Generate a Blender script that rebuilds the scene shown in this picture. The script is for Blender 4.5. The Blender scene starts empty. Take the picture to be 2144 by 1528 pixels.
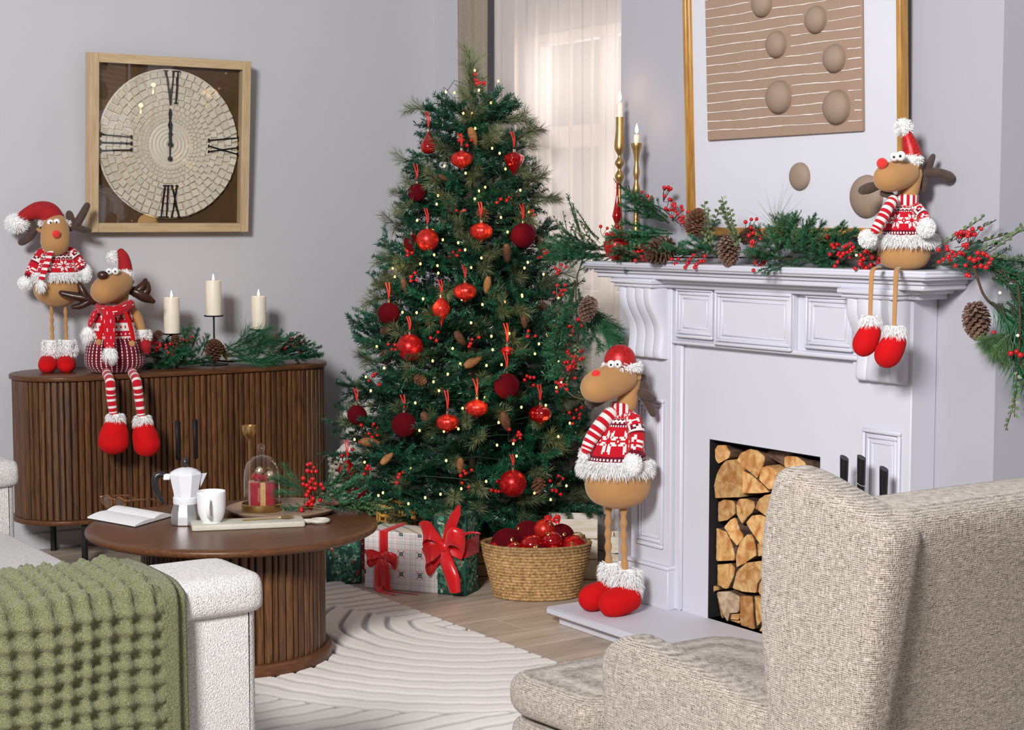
import bpy, math, random
import numpy as np
from math import sin, cos, pi, radians, sqrt, atan2, hypot
from mathutils import Vector, Matrix, Euler

S = bpy.context.scene
COL = S.collection
random.seed(7)
RNG = np.random.default_rng(7)

# ---------------------------------------------------------------- camera
CAM_H, PITCH, HEAD, FPX = 1.35, radians(4.82), radians(34.0), 3510.0
cam_data = bpy.data.cameras.new('camera')
cam_data.sensor_width = 36.0
cam_data.lens = FPX / 2144 * 36.0
cam_data.clip_start = 0.05
cam_data.clip_end = 200
cam = bpy.data.objects.new('camera', cam_data)
COL.objects.link(cam)
cam.location = (0, 0, CAM_H)
cam.rotation_euler = (radians(90) - PITCH, 0, -HEAD)
S.camera = cam

# ---------------------------------------------------------------- world, lights, exposure
S.view_settings.view_transform = 'Standard'
S.view_settings.look = 'None'
S.view_settings.gamma = 1.0
S.view_settings.exposure = 0.0
S.view_settings.use_curve_mapping = False
S.cycles.use_denoising = True
S.cycles.max_bounces = 10
S.cycles.transparent_max_bounces = 24
S.cycles.caustics_reflective = False
S.cycles.caustics_refractive = False

W = bpy.data.worlds.new('daylight')
S.world = W
W.use_nodes = True
_n = W.node_tree.nodes
_bg = _n['Background']
_bg.inputs[0].default_value = (0.90, 0.92, 1.0, 1)
_bg.inputs[1].default_value = 0.29

def area(name, loc, target, size, power, color, size_y=None):
    d = bpy.data.lights.new(name, 'AREA')
    d.shape = 'RECTANGLE'
    d.size = size
    d.size_y = size_y or size
    d.energy = power
    d.color = color
    o = bpy.data.objects.new(name, d)
    COL.objects.link(o)
    o.location = loc
    o.rotation_euler = (Vector(target) - Vector(loc)).to_track_quat('-Z', 'Y').to_euler()
    return o

area('softbox_key', (-1.75, 0.35, 3.3), (2.9, 5.2, 0.8), 1.1, 500, (1.0, 0.985, 0.97), 1.0)
area('window_daylight', (4.75, 5.7, 1.75), (3.6, 5.6, 1.5), 1.3, 24, (1.0, 0.94, 0.90), 1.4)

# ---------------------------------------------------------------- picture ray helpers (true 3-D points on real planes)
_fw = np.array([sin(HEAD) * cos(PITCH), cos(HEAD) * cos(PITCH), -sin(PITCH)])
_rt = np.array([cos(HEAD), -sin(HEAD), 0.0])
_up = np.cross(_rt, _fw)
_C = np.array([0, 0, CAM_H])
def ray(px, py): return _fw + _rt * (px - 1072) / FPX - _up * (py - 764) / FPX
def onz(px, py, z): r = ray(px, py); return _C + r * (z - CAM_H) / r[2]
def onX(px, py, X): r = ray(px, py); return _C + r * X / r[0]
def onY(px, py, Y): r = ray(px, py); return _C + r * Y / r[1]
def depth(p): return float((np.array(p) - _C) @ _fw)

# ---------------------------------------------------------------- object helpers
def props(o, label=None, cat=None, group=None, kind=None):
    if label: o['label'] = label
    if cat: o['category'] = cat
    if group: o['group'] = group
    if kind: o['kind'] = kind
    return o

def thing(name, label, cat, loc=(0, 0, 0), rotz=0.0, group=None):
    o = bpy.data.objects.new(name, None)
    o.empty_display_size = 0.05
    COL.objects.link(o)
    o.location = loc
    o.rotation_euler = (0, 0, rotz)
    return props(o, label, cat, group)

def link(name, me, parent=None, loc=None, rot=None, scale=None):
    o = bpy.data.objects.new(name, me)
    COL.objects.link(o)
    if parent is not None: o.parent = parent
    if loc is not None: o.location = loc
    if rot is not None: o.rotation_euler = rot
    if scale is not None: o.scale = scale if hasattr(scale, '__len__') else (scale,) * 3
    return o

def dup(root, loc=None, rot=None, label=None, scale=None):
    r = root.copy(); COL.objects.link(r)
    if loc is not None: r.location = loc
    if rot is not None: r.rotation_euler = rot
    if scale is not None: r.scale = (scale,) * 3
    if label: r['label'] = label
    for ch in list(root.children):
        c = ch.copy(); COL.objects.link(c); c.parent = r
        for g in list(ch.children):
            d = g.copy(); COL.objects.link(d); d.parent = c
    return r

class MB:
    """collects shapes; build() links them as ONE mesh object"""
    def __init__(self): self.v = []; self.f = []; self.m = []; self.c = []
    def add(self, vf, mi=0, M=None, col=None):
        v, f = vf
        b = len(self.v)
        if M is not None: v = [M @ Vector(p) for p in v]
        self.v += [tuple(p) for p in v]
        self.f += [tuple(i + b for i in q) for q in f]
        self.m += [mi] * len(f)
        if col is not None: self.c += list(col)
        else: self.c += [(1, 1, 1)] * len(f)
        return self
    def mesh(self, name, mats, smooth=True, angle=40, color=False):
        me = bpy.data.meshes.new(name)
        me.from_pydata(self.v, [], self.f)
        for m in (mats if isinstance(mats, (list, tuple)) else [mats]): me.materials.append(m)
        if any(self.m): me.polygons.foreach_set('material_index', self.m)
        if smooth:
            me.polygons.foreach_set('use_smooth', [True] * len(self.f))
            me.set_sharp_from_angle(angle=radians(angle))
        if color:
            at = me.color_attributes.new('Col', 'FLOAT_COLOR', 'CORNER')
            buf = np.ones((len(me.loops), 4), dtype=np.float32)
            lt = np.array([len(q) for q in self.f])
            buf[:, :3] = np.repeat(np.array(self.c, dtype=np.float32), lt, axis=0)
            at.data.foreach_set('color', buf.ravel())
        me.update()
        return me
    def build(self, name, mats, parent=None, smooth=True, angle=40, color=False, **kw):
        return link(name, self.mesh(name, mats, smooth, angle, color), parent, **kw)

def np_mesh(name, V, F, mat, smooth=False, colors=None, mi=None):
    """V (n,3), F (m,k) numpy arrays"""
    me = bpy.data.meshes.new(name)
    V = np.asarray(V, dtype=np.float32); F = np.asarray(F, dtype=np.int32)
    k = F.shape[1]
    me.vertices.add(len(V)); me.vertices.foreach_set('co', V.ravel())
    me.loops.add(F.size); me.loops.foreach_set('vertex_index', F.ravel())
    me.polygons.add(len(F))
    me.polygons.foreach_set('loop_start', np.arange(0, F.size, k, dtype=np.int32))
    me.polygons.foreach_set('loop_total', np.full(len(F), k, dtype=np.int32))
    if smooth: me.polygons.foreach_set('use_smooth', np.ones(len(F), dtype=bool))
    for q in (mat if isinstance(mat, (list, tuple)) else [mat]): me.materials.append(q)
    if mi is not None: me.polygons.foreach_set('material_index', np.asarray(mi, dtype=np.int32))
    me.update(calc_edges=True)
    if colors is not None:
        at = me.color_attributes.new('Col', 'FLOAT_COLOR', 'POINT')
        buf = np.ones((len(V), 4), dtype=np.float32); buf[:, :3] = colors
        at.data.foreach_set('color', buf.ravel())
    return me

# ---------------------------------------------------------------- shapes (each returns verts, faces)
def box(x0, x1, y0, y1, z0, z1, b=0.0):
    x0, x1 = min(x0, x1), max(x0, x1); y0, y1 = min(y0, y1), max(y0, y1); z0, z1 = min(z0, z1), max(z0, z1)
    if b <= 0:
        v = [(x0, y0, z0), (x1, y0, z0), (x1, y1, z0), (x0, y1, z0), (x0, y0, z1), (x1, y0, z1), (x1, y1, z1), (x0, y1, z1)]
        return v, [(0, 3, 2, 1), (4, 5, 6, 7), (0, 1, 5, 4), (1, 2, 6, 5), (2, 3, 7, 6), (3, 0, 4, 7)]
    b = min(b, (x1 - x0) * .49, (y1 - y0) * .49, (z1 - z0) * .49)
    o = [(x0, y0), (x1, y0), (x1, y1), (x0, y1)]
    def ring(i, z):
        # octagon, inset i at corners only
        a = b
        return [(x0 + a, y0 + i, z), (x1 - a, y0 + i, z), (x1 - i, y0 + a, z), (x1 - i, y1 - a, z), (x1 - a, y1 - i, z), (x0 + a, y1 - i, z), (x0 + i, y1 - a, z), (x0 + i, y0 + a, z)]
    v = ring(b * .999, z0) + ring(0, z0 + b) + ring(0, z1 - b) + ring(b * .999, z1)
    f = [tuple(range(7, -1, -1)), tuple(range(24, 32))]
    for k in range(3):
        for i in range(8):
            j = (i + 1) % 8
            f.append((k * 8 + i, k * 8 + j, k * 8 + 8 + j, k * 8 + 8 + i))
    return v, f

def lathe(prof, n=24, cap=True):
    v = []; f = []
    for r, z in prof:
        for i in range(n):
            a = 2 * pi * i / n
            v.append((r * cos(a), r * sin(a), z))
    for k in range(len(prof) - 1):
        for i in range(n):
            j = (i + 1) % n
            f.append((k * n + i, k * n + j, k * n + n + j, k * n + n + i))
    if cap:
        f.append(tuple(range(n - 1, -1, -1)))
        b = (len(prof) - 1) * n
        f.append(tuple(range(b, b + n)))
    return v, f

def smooth_path(P, sub=4):
    P = [np.array(p, float) for p in P]
    if len(P) < 3 or sub < 2: return P
    out = []
    for i in range(len(P) - 1):
        p0 = P[max(i - 1, 0)]; p1 = P[i]; p2 = P[i + 1]; p3 = P[min(i + 2, len(P) - 1)]
        for k in range(sub):
            t = k / sub
            out.append(.5 * ((2 * p1) + (-p0 + p2) * t + (2 * p0 - 5 * p1 + 4 * p2 - p3) * t * t + (-p0 + 3 * p1 - 3 * p2 + p3) * t ** 3))
    out.append(P[-1])
    return out

def tube(path, rad, n=8, sub=1, caps='flat', flat=1.0):
    """swept tube; rad number or list; caps 'flat' | 'round'; flat squashes the second axis"""
    m = len(path)
    R = [rad] * m if not hasattr(rad, '__len__') else list(rad)
    if sub > 1:
        P4 = smooth_path([list(p) + [r] for p, r in zip(path, R)], sub)
        P = [q[:3] for q in P4]; R = [max(float(q[3]), 1e-4) for q in P4]
    else: P = [np.array(p, float) for p in path]
    if caps == 'round':
        def ext(p, q, r):
            d = p - q; L = np.linalg.norm(d); d = d / max(L, 1e-9)
            return [(p + d * r * sin(a), r * cos(a)) for a in (radians(30), radians(58), radians(80))]
        e0 = ext(P[0], P[1], R[0]); e1 = ext(P[-1], P[-2], R[-1])
        P = [x[0] for x in reversed(e0)] + P + [x[0] for x in e1]
        R = [x[1] for x in reversed(e0)] + R + [x[1] for x in e1]
    T = []
    for i in range(len(P)):
        a = P[max(i - 1, 0)]; b = P[min(i + 1, len(P) - 1)]
        t = b - a; T.append(t / max(np.linalg.norm(t), 1e-9))
    u = np.cross(T[0], [0, 0, 1.0])
    if np.linalg.norm(u) < 1e-3: u = np.array([1.0, 0, 0])
    u /= np.linalg.norm(u)
    v = []; f = []
    for i, (p, r) in enumerate(zip(P, R)):
        u = u - T[i] * (u @ T[i]); u /= max(np.linalg.norm(u), 1e-9)
        w = np.cross(T[i], u)
        for k in range(n):
            a = 2 * pi * k / n
            v.append(tuple(p + r * (u * cos(a) + w * sin(a) * flat)))
    for i in range(len(P) - 1):
        for k in range(n):
            j = (k + 1) % n
            f.append((i * n + k, i * n + j, i * n + n + j, i * n + n + k))
    f.append(tuple(range(n - 1, -1, -1)))
    b = (len(P) - 1) * n
    f.append(tuple(range(b, b + n)))
    return v, f

def ball(c, r, n=16, m=10, rot=None):
    rx, ry, rz = (r, r, r) if not hasattr(r, '__len__') else r
    prof = [(sin(pi * k / m), -cos(pi * k / m)) for k in range(m + 1)]
    prof[0] = (.02, -1); prof[-1] = (.02, 1)
    v, f = lathe(prof, n)
    v = [Vector((x * rx, y * ry, z * rz)) for x, y, z in v]
    if rot is not None: v = [rot @ p for p in v]
    return [tuple(p + Vector(c)) for p in v], f

def loft(rings, cap=True):
    """rings: list of equal-length point lists"""
    n = len(rings[0]); v = [tuple(p) for r in rings for p in r]; f = []
    for k in range(len(rings) - 1):
        for i in range(n):
            j = (i + 1) % n
            f.append((k * n + i, k * n + j, k * n + n + j, k * n + n + i))
    if cap:
        f.append(tuple(range(n - 1, -1, -1)))
        f.append(tuple(range((len(rings) - 1) * n, len(rings) * n)))
    return v, f

def prism(poly, a0, a1, axis='z'):
    """extrude a 2-D outline along an axis: z:(x,y) x:(y,z) y:(x,z)"""
    def P(p, a): return {'z': (p[0], p[1], a), 'x': (a, p[0], p[1]), 'y': (p[0], a, p[1])}[axis]
    n = len(poly)
    v = [P(p, a0) for p in poly] + [P(p, a1) for p in poly]
    f = [tuple(range(n - 1, -1, -1)), tuple(range(n, 2 * n))]
    for i in range(n):
        j = (i + 1) % n
        f.append((i, j, n + j, n + i))
    return v, f

def round_poly(pts, r, seg=5):
    """fillet the corners of a closed polygon; r number or list"""
    n = len(pts); out = []
    for i in range(n):
        p = np.array(pts[i], float); a = np.array(pts[i - 1], float); b = np.array(pts[(i + 1) % n], float)
        rr = r[i] if hasattr(r, '__len__') else r
        da = (a - p); db = (b - p); la = np.linalg.norm(da); lb = np.linalg.norm(db)
        t = min(rr, la * .48, lb * .48)
        p0 = p + da / la * t; p1 = p + db / lb * t
        for k in range(seg + 1):
            s = k / seg
            out.append(tuple((1 - s) ** 2 * p0 + 2 * s * (1 - s) * p + s * s * p1))
    return out

def inset(poly, d):
    P = np.array(poly, float); n = len(P)
    A = 0.5 * sum(P[i][0] * P[(i + 1) % n][1] - P[(i + 1) % n][0] * P[i][1] for i in range(n))
    sg = 1 if A > 0 else -1
    out = []
    for i in range(n):
        t = P[(i + 1) % n] - P[i - 1]; L = np.linalg.norm(t)
        nrm = np.array([-t[1], t[0]]) / max(L, 1e-9) * sg
        out.append(tuple(P[i] + nrm * d))
    return out

def pad(poly, a0, a1, r, axis='x', seg=4, puff=0.0):
    """upholstered slab: outline extruded with rounded-over edges (and slightly puffed faces)"""
    def P(p, a): return {'z': (p[0], p[1], a), 'x': (a, p[0], p[1]), 'y': (p[0], a, p[1])}[axis]
    rings = []
    for k in range(seg, -1, -1):
        t = pi / 2 * k / seg
        rings.append([P(p, a0 + r * (1 - sin(t))) for p in inset(poly, r * (1 - cos(t)))])
    for k in range(seg + 1):
        t = pi / 2 * k / seg
        rings.append([P(p, a1 - r * (1 - sin(t))) for p in inset(poly, r * (1 - cos(t)))])
    pre = []; post = []
    if puff:
        c = np.mean(np.array(inset(poly, r)), axis=0)
        q = np.array(inset(poly, r))
        for s in (.15, .4, .7):
            w = 1 - s
            pre.append([P(tuple(c + (x - c) * s), a0 - puff * (1 - s * s)) for x in q])
            post.insert(0, [P(tuple(c + (x - c) * s), a1 + puff * (1 - s * s)) for x in q])
    return loft(pre + rings + post)

def bar(p, q, w, h=None):
    """rectangular bar between two points"""
    p = np.array(p, float); q = np.array(q, float); d = q - p; L = np.linalg.norm(d); d /= L
    u = np.cross(d, [0, 0, 1.0])
    if np.linalg.norm(u) < 1e-3: u = np.array([1.0, 0, 0])
    u /= np.linalg.norm(u); t = np.cross(u, d); h = h or w
    v = []
    for a in (p, q):
        for s1, s2 in ((-1, -1), (1, -1), (1, 1), (-1, 1)): v.append(tuple(a + u * w / 2 * s1 + t * h / 2 * s2))
    return v, [(3, 2, 1, 0), (4, 5, 6, 7), (0, 1, 5, 4), (1, 2, 6, 5), (2, 3, 7, 6), (3, 0, 4, 7)]

def TR(loc=(0, 0, 0), rz=0, rx=0, ry=0, s=1):
    return Matrix.Translation(loc) @ Euler((rx, ry, rz)).to_matrix().to_4x4() @ Matrix.Diagonal((s, s, s, 1))

def fur(P, N, length, width=0.0022, droop=0.3, jit=0.45, rng=RNG):
    """hair blades at points P along normals N (numpy) -> verts, tri+quad faces as quads"""
    P = np.asarray(P); N = np.asarray(N); n = len(P)
    d = N + rng.normal(0, jit, (n, 3)); d /= np.linalg.norm(d, axis=1)[:, None]
    L = length * rng.uniform(.55, 1.1, n)[:, None]
    side = np.cross(d, rng.normal(0, 1, (n, 3))); side /= np.linalg.norm(side, axis=1)[:, None]
    mid = P + d * L * .55 + np.array([0, 0, -1]) * droop * .25
    tip = P + d * L * .95 + np.array([0, 0, -1]) * droop
    w = width
    V = np.stack([P - side * w / 2, P + side * w / 2, mid + side * w * .35, mid - side * w * .35, tip + side * w * .08, tip - side * w * .08], 1).reshape(-1, 3)
    b = np.arange(n)[:, None] * 6
    F = np.concatenate([b + np.array([[0, 1, 2, 3]]), b + np.array([[3, 2, 4, 5]])], 0)
    return V, F

# ---------------------------------------------------------------- materials
MATS = {}
def _nt(name):
    m = bpy.data.materials.new(name); m.use_nodes = True
    nt = m.node_tree
    return m, nt, nt.nodes, nt.links, nt.nodes['Principled BSDF']

def srgb(r, g, b):
    def f(c):
        c /= 255.0
        return c / 12.92 if c <= .04045 else ((c + .055) / 1.055) ** 2.4
    return (f(r), f(g), f(b))

def mat(name, c, rough=.5, metal=0.0, var=0.12, scale=30, bump=0.0, bscale=None, stretch=(1, 1, 1), objrand=0.0,
        spec=.5, coat=0.0, sheen=0.0, emit=None, emit_s=0.0, attr=False, c2=None, sheen_tint=None, detail=3, trans=0.0, alpha=1.0):
    """procedural material: noise-varied colour, optional bump, optional per-object variation"""
    m, nt, N, L, B = _nt(name)
    tc = N.new('ShaderNodeTexCoord'); mp = N.new('ShaderNodeMapping')
    mp.inputs['Scale'].default_value = stretch
    L.new(tc.outputs['Object'], mp.inputs['Vector'])
    vec = mp.outputs['Vector']
    if objrand:
        oi = N.new('ShaderNodeObjectInfo'); mx = N.new('ShaderNodeVectorMath'); mx.operation = 'ADD'
        ml = N.new('ShaderNodeMath'); ml.operation = 'MULTIPLY'; ml.inputs[1].default_value = 37.0
        L.new(oi.outputs['Random'], ml.inputs[0]); L.new(vec, mx.inputs[0]); L.new(ml.outputs[0], mx.inputs[1])
        vec = mx.outputs[0]
    nz = N.new('ShaderNodeTexNoise'); nz.inputs['Scale'].default_value = scale; nz.inputs['Detail'].default_value = detail
    L.new(vec, nz.inputs['Vector'])
    mix = N.new('ShaderNodeMix'); mix.data_type = 'RGBA'
    ca = tuple(x * (1 - var) for x in c); cb = c2 if c2 else tuple(min(1, x * (1 + var)) for x in c)
    mix.inputs[6].default_value = (*ca, 1); mix.inputs[7].default_value = (*cb, 1)
    rmp = N.new('ShaderNodeMapRange'); rmp.inputs[1].default_value = .3; rmp.inputs[2].default_value = .7
    L.new(nz.outputs[0], rmp.inputs[0]); L.new(rmp.outputs[0], mix.inputs[0])
    out = mix.outputs[2]
    if attr:
        at = N.new('ShaderNodeAttribute'); at.attribute_name = 'Col'
        mm = N.new('ShaderNodeMix'); mm.data_type = 'RGBA'; mm.blend_type = 'MULTIPLY'; mm.inputs[0].default_value = 1
        L.new(out, mm.inputs[6]); L.new(at.outputs['Color'], mm.inputs[7]); out = mm.outputs[2]
    if objrand:
        hv = N.new('ShaderNodeHueSaturation')
        mr = N.new('ShaderNodeMapRange'); mr.inputs[3].default_value = 1 - objrand; mr.inputs[4].default_value = 1 + objrand
        L.new(oi.outputs['Random'], mr.inputs[0]); L.new(mr.outputs[0], hv.inputs['Value']); L.new(out, hv.inputs['Color']); out = hv.outputs[0]
    L.new(out, B.inputs['Base Color'])
    B.inputs['Roughness'].default_value = rough
    B.inputs['Metallic'].default_value = metal
    B.inputs['Specular IOR Level'].default_value = spec
    B.inputs['Coat Weight'].default_value = coat
    B.inputs['Sheen Weight'].default_value = sheen
    B.inputs['Alpha'].default_value = alpha
    if trans: B.inputs['Transmission Weight'].default_value = trans
    if sheen_tint: B.inputs['Sheen Tint'].default_value = (*sheen_tint, 1)
    if emit: B.inputs['Emission Color'].default_value = (*emit, 1); B.inputs['Emission Strength'].default_value = emit_s
    if bump:
        bp = N.new('ShaderNodeBump'); bp.inputs['Strength'].default_value = min(1, bump); bp.inputs['Distance'].default_value = .004
        b2 = nz
        if bscale:
            b2 = N.new('ShaderNodeTexNoise'); b2.inputs['Scale'].default_value = bscale; b2.inputs['Detail'].default_value = 2
            L.new(vec, b2.inputs['Vector'])
        L.new(b2.outputs[0], bp.inputs['Height']); L.new(bp.outputs[0], B.inputs['Normal'])
    MATS[name] = m
    return m

def weave_mat(name, ca, cb, fine=320, coarse=40, rough=.9, bump=.5, contrast=(.35, .65), rows=0):
    """heathered woven cloth: two crossing sets of slubby threads"""
    m, nt, N, L, B = _nt(name)
    tc = N.new('ShaderNodeTexCoord')
    outs = []
    for s in ((fine, fine, coarse), (coarse, coarse, fine), (fine * .8, fine * .8, fine * .8)):
        mp = N.new('ShaderNodeMapping'); mp.inputs['Scale'].default_value = s
        L.new(tc.outputs['Object'], mp.inputs['Vector'])
        nz = N.new('ShaderNodeTexNoise'); nz.inputs['Scale'].default_value = 1; nz.inputs['Detail'].default_value = 1.5
        L.new(mp.outputs[0], nz.inputs['Vector']); outs.append(nz.outputs[0])
    a = N.new('ShaderNodeMath'); a.operation = 'ADD'; L.new(outs[0], a.inputs[0]); L.new(outs[1], a.inputs[1])
    a2 = N.new('ShaderNodeMath'); a2.operation = 'ADD'; L.new(a.outputs[0], a2.inputs[0]); L.new(outs[2], a2.inputs[1])
    d = N.new('ShaderNodeMath'); d.operation = 'DIVIDE'; d.inputs[1].default_value = 3; L.new(a2.outputs[0], d.inputs[0])
    if rows:
        wv = N.new('ShaderNodeTexWave'); wv.bands_direction = 'Z'; wv.inputs['Scale'].default_value = rows; wv.inputs['Distortion'].default_value = 1.2; wv.inputs['Detail Scale'].default_value = 3
        L.new(tc.outputs['Object'], wv.inputs['Vector'])
        m1 = N.new('ShaderNodeMath'); m1.operation = 'MULTIPLY_ADD'; m1.inputs[1].default_value = .11; m1.inputs[2].default_value = -.055; L.new(wv.outputs['Fac'], m1.inputs[0])
        m2 = N.new('ShaderNodeMath'); m2.operation = 'ADD'; L.new(d.outputs[0], m2.inputs[0]); L.new(m1.outputs[0], m2.inputs[1]); d = m2
    mr = N.new('ShaderNodeMapRange'); mr.inputs[1].default_value = contrast[0]; mr.inputs[2].default_value = contrast[1]
    L.new(d.outputs[0], mr.inputs[0])
    mix = N.new('ShaderNodeMix'); mix.data_type = 'RGBA'
    mix.inputs[6].default_value = (*ca, 1); mix.inputs[7].default_value = (*cb, 1)
    L.new(mr.outputs[0], mix.inputs[0]); L.new(mix.outputs[2], B.inputs['Base Color'])
    B.inputs['Roughness'].default_value = rough; B.inputs['Sheen Weight'].default_value = .15; B.inputs['Specular IOR Level'].default_value = .2
    bp = N.new('ShaderNodeBump'); bp.inputs['Strength'].default_value = bump; bp.inputs['Distance'].default_value = .003
    L.new(mr.outputs[0], bp.inputs['Height']); L.new(bp.outputs[0], B.inputs['Normal'])
    MATS[name] = m
    return m

def wood_mat(name, ca, cb, rough=.45, scale=18, axis='z', objrand=.25, bump=.15, stretch=14):
    m, nt, N, L, B = _nt(name)
    tc = N.new('ShaderNodeTexCoord'); mp = N.new('ShaderNodeMapping'); s = [stretch] * 3
    s['xyz'.index(axis)] = 1.0; mp.inputs['Scale'].default_value = s
    L.new(tc.outputs['Object'], mp.inputs['Vector'])
    oi = N.new('ShaderNodeObjectInfo'); ml = N.new('ShaderNodeMath'); ml.operation = 'MULTIPLY'; ml.inputs[1].default_value = 53
    L.new(oi.outputs['Random'], ml.inputs[0])
    ad = N.new('ShaderNodeVectorMath'); L.new(mp.outputs[0], ad.inputs[0]); L.new(ml.outputs[0], ad.inputs[1])
    nz = N.new('ShaderNodeTexNoise'); nz.inputs['Scale'].default_value = scale / 3; nz.inputs['Detail'].default_value = 6; nz.inputs['Roughness'].default_value = .65
    nz.inputs['Distortion'].default_value = .4
    L.new(ad.outputs[0], nz.inputs['Vector'])
    mr = N.new('ShaderNodeMapRange'); mr.inputs[1].default_value = .3; mr.inputs[2].default_value = .7; L.new(nz.outputs[0], mr.inputs[0])
    mix = N.new('ShaderNodeMix'); mix.data_type = 'RGBA'; mix.inputs[6].default_value = (*ca, 1); mix.inputs[7].default_value = (*cb, 1)
    L.new(mr.outputs[0], mix.inputs[0])
    hv = N.new('ShaderNodeHueSaturation'); m2 = N.new('ShaderNodeMapRange'); m2.inputs[3].default_value = 1 - objrand; m2.inputs[4].default_value = 1 + objrand
    L.new(oi.outputs['Random'], m2.inputs[0]); L.new(m2.outputs[0], hv.inputs['Value']); L.new(mix.outputs[2], hv.inputs['Color'])
    L.new(hv.outputs[0], B.inputs['Base Color']); B.inputs['Roughness'].default_value = rough
    bp = N.new('ShaderNodeBump'); bp.inputs['Strength'].default_value = bump; bp.inputs['Distance'].default_value = .002
    L.new(nz.outputs[0], bp.inputs['Height']); L.new(bp.outputs[0], B.inputs['Normal'])
    MATS[name] = m
    return m

def glitter_mat(name, ca, cb, scale=260, rough=.28, metal=.7):
    """sparkling flakes: every voronoi cell has its own tilt and tone"""
    m, nt, N, L, B = _nt(name)
    tc = N.new('ShaderNodeTexCoord'); vo = N.new('ShaderNodeTexVoronoi'); vo.inputs['Scale'].default_value = scale
    L.new(tc.outputs['Object'], vo.inputs['Vector'])
    sx = N.new('ShaderNodeSeparateColor'); L.new(vo.outputs['Color'], sx.inputs[0])
    mix = N.new('ShaderNodeMix'); mix.data_type = 'RGBA'; mix.inputs[6].default_value = (*ca, 1); mix.inputs[7].default_value = (*cb, 1)
    L.new(sx.outputs[0], mix.inputs[0]); L.new(mix.outputs[2], B.inputs['Base Color'])
    B.inputs['Roughness'].default_value = rough; B.inputs['Metallic'].default_value = metal
    bp = N.new('ShaderNodeBump'); bp.inputs['Strength'].default_value = .9; bp.inputs['Distance'].default_value = .004
    L.new(sx.outputs[1], bp.inputs['Height']); L.new(bp.outputs[0], B.inputs['Normal'])
    MATS[name] = m
    return m

def glass_mat(name, tint=(1, 1, 1), rough=.0, mixf=.12):
    """thin clear glass: see-through with fresnel reflection"""
    m, nt, N, L, B = _nt(name)
    out = N['Material Output']
    tr = N.new('ShaderNodeBsdfTransparent'); tr.inputs[0].default_value = (*tint, 1)
    gl = N.new('ShaderNodeBsdfGlossy'); gl.inputs['Roughness'].default_value = rough
    lf = N.new('ShaderNodeLayerWeight'); pw = N.new('ShaderNodeMath'); pw.operation = 'POWER'; pw.inputs[1].default_value = 2.4; L.new(lf.outputs['Facing'], pw.inputs[0])
    lw = N.new('ShaderNodeMapRange'); lw.inputs[3].default_value = .06; lw.inputs[4].default_value = .75; L.new(pw.outputs[0], lw.inputs[0])
    nz = N.new('ShaderNodeTexNoise'); nz.inputs['Scale'].default_value = 6
    bp = N.new('ShaderNodeBump'); bp.inputs['Strength'].default_value = .02; L.new(nz.outputs[0], bp.inputs['Height']); L.new(bp.outputs[0], gl.inputs['Normal'])
    ms = N.new('ShaderNodeMixShader'); L.new(lw.outputs[0], ms.inputs[0]); L.new(tr.outputs[0], ms.inputs[1]); L.new(gl.outputs[0], ms.inputs[2])
    L.new(ms.outputs[0], out.inputs[0])
    MATS[name] = m
    return m

def emit_mat(name, col, s):
    m, nt, N, L, B = _nt(name)
    B.inputs['Base Color'].default_value = (*col, 1)
    B.inputs['Emission Color'].default_value = (*col, 1)
    tc = N.new('ShaderNodeTexCoord'); nz = N.new('ShaderNodeTexNoise'); nz.inputs['Scale'].default_value = 40
    L.new(tc.outputs['Object'], nz.inputs['Vector'])
    mr = N.new('ShaderNodeMapRange'); mr.inputs[3].default_value = s * .9; mr.inputs[4].default_value = s * 1.1
    L.new(nz.outputs[0], mr.inputs[0]); L.new(mr.outputs[0], B.inputs['Emission Strength'])
    MATS[name] = m
    return m

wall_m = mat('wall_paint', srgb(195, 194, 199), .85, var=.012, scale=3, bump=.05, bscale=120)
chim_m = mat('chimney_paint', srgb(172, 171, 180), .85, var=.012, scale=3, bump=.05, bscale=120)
white_m = mat('white_gloss_paint', srgb(207, 207, 217), .55, var=.01, scale=4, bump=.03, bscale=60)
soot_m = mat('black_firebox', (.006, .006, .008), .8, var=.3, scale=20)
black_m = mat('black_metal', (.012, .012, .014), .45, 0.3, var=.2, scale=60)
floor_m = wood_mat('oak_laminate', srgb(160, 143, 127), srgb(202, 186, 169), .42, 9, 'x', .06, .06, 9)
walnut_m = wood_mat('dark_walnut_slat', srgb(44, 26, 15), srgb(116, 76, 43), .42, 30, 'z', .25, .3, 16)
walnut_top = wood_mat('dark_walnut_top', srgb(70, 42, 25), srgb(108, 69, 42), .36, 24, 'x', .03, .08, 16)
walnut_top.node_tree.nodes['Principled BSDF'].inputs['Specular IOR Level'].default_value = .28
core_m = mat('dark_core', srgb(28, 17, 13), .6, var=.2, scale=40)
gold_m = mat('brushed_gold', srgb(196, 162, 104), .36, 1.0, var=.08, scale=40)
brass_m = mat('aged_brass', srgb(170, 132, 66), .33, 1.0, var=.12, scale=40)
red_berry = mat('red_berry', srgb(190, 12, 22), .22, var=.15, scale=60, coat=.4)
stem_m = mat('brown_stem', srgb(74, 52, 36), .8, var=.3, scale=80, bump=.4)
cone_m = mat('pine_cone_scale', srgb(96, 62, 42), .7, var=.4, scale=90, objrand=.3)
conet_m = mat('pale_cone', srgb(156, 106, 62), .7, var=.3, scale=120, bump=.5, bscale=300, objrand=.3)
fir_m = mat('fir_needles', (.008, .076, .038), .36, var=.55, scale=9, objrand=.4, spec=.6)
oliv_m = mat('pine_needles_olive', (.135, .165, .075), .5, var=.4, scale=9, objrand=.3, spec=.4)
garl_m = mat('garland_needles', (.020, .125, .052), .40, var=.45, scale=9, objrand=.3, spec=.45)
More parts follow.
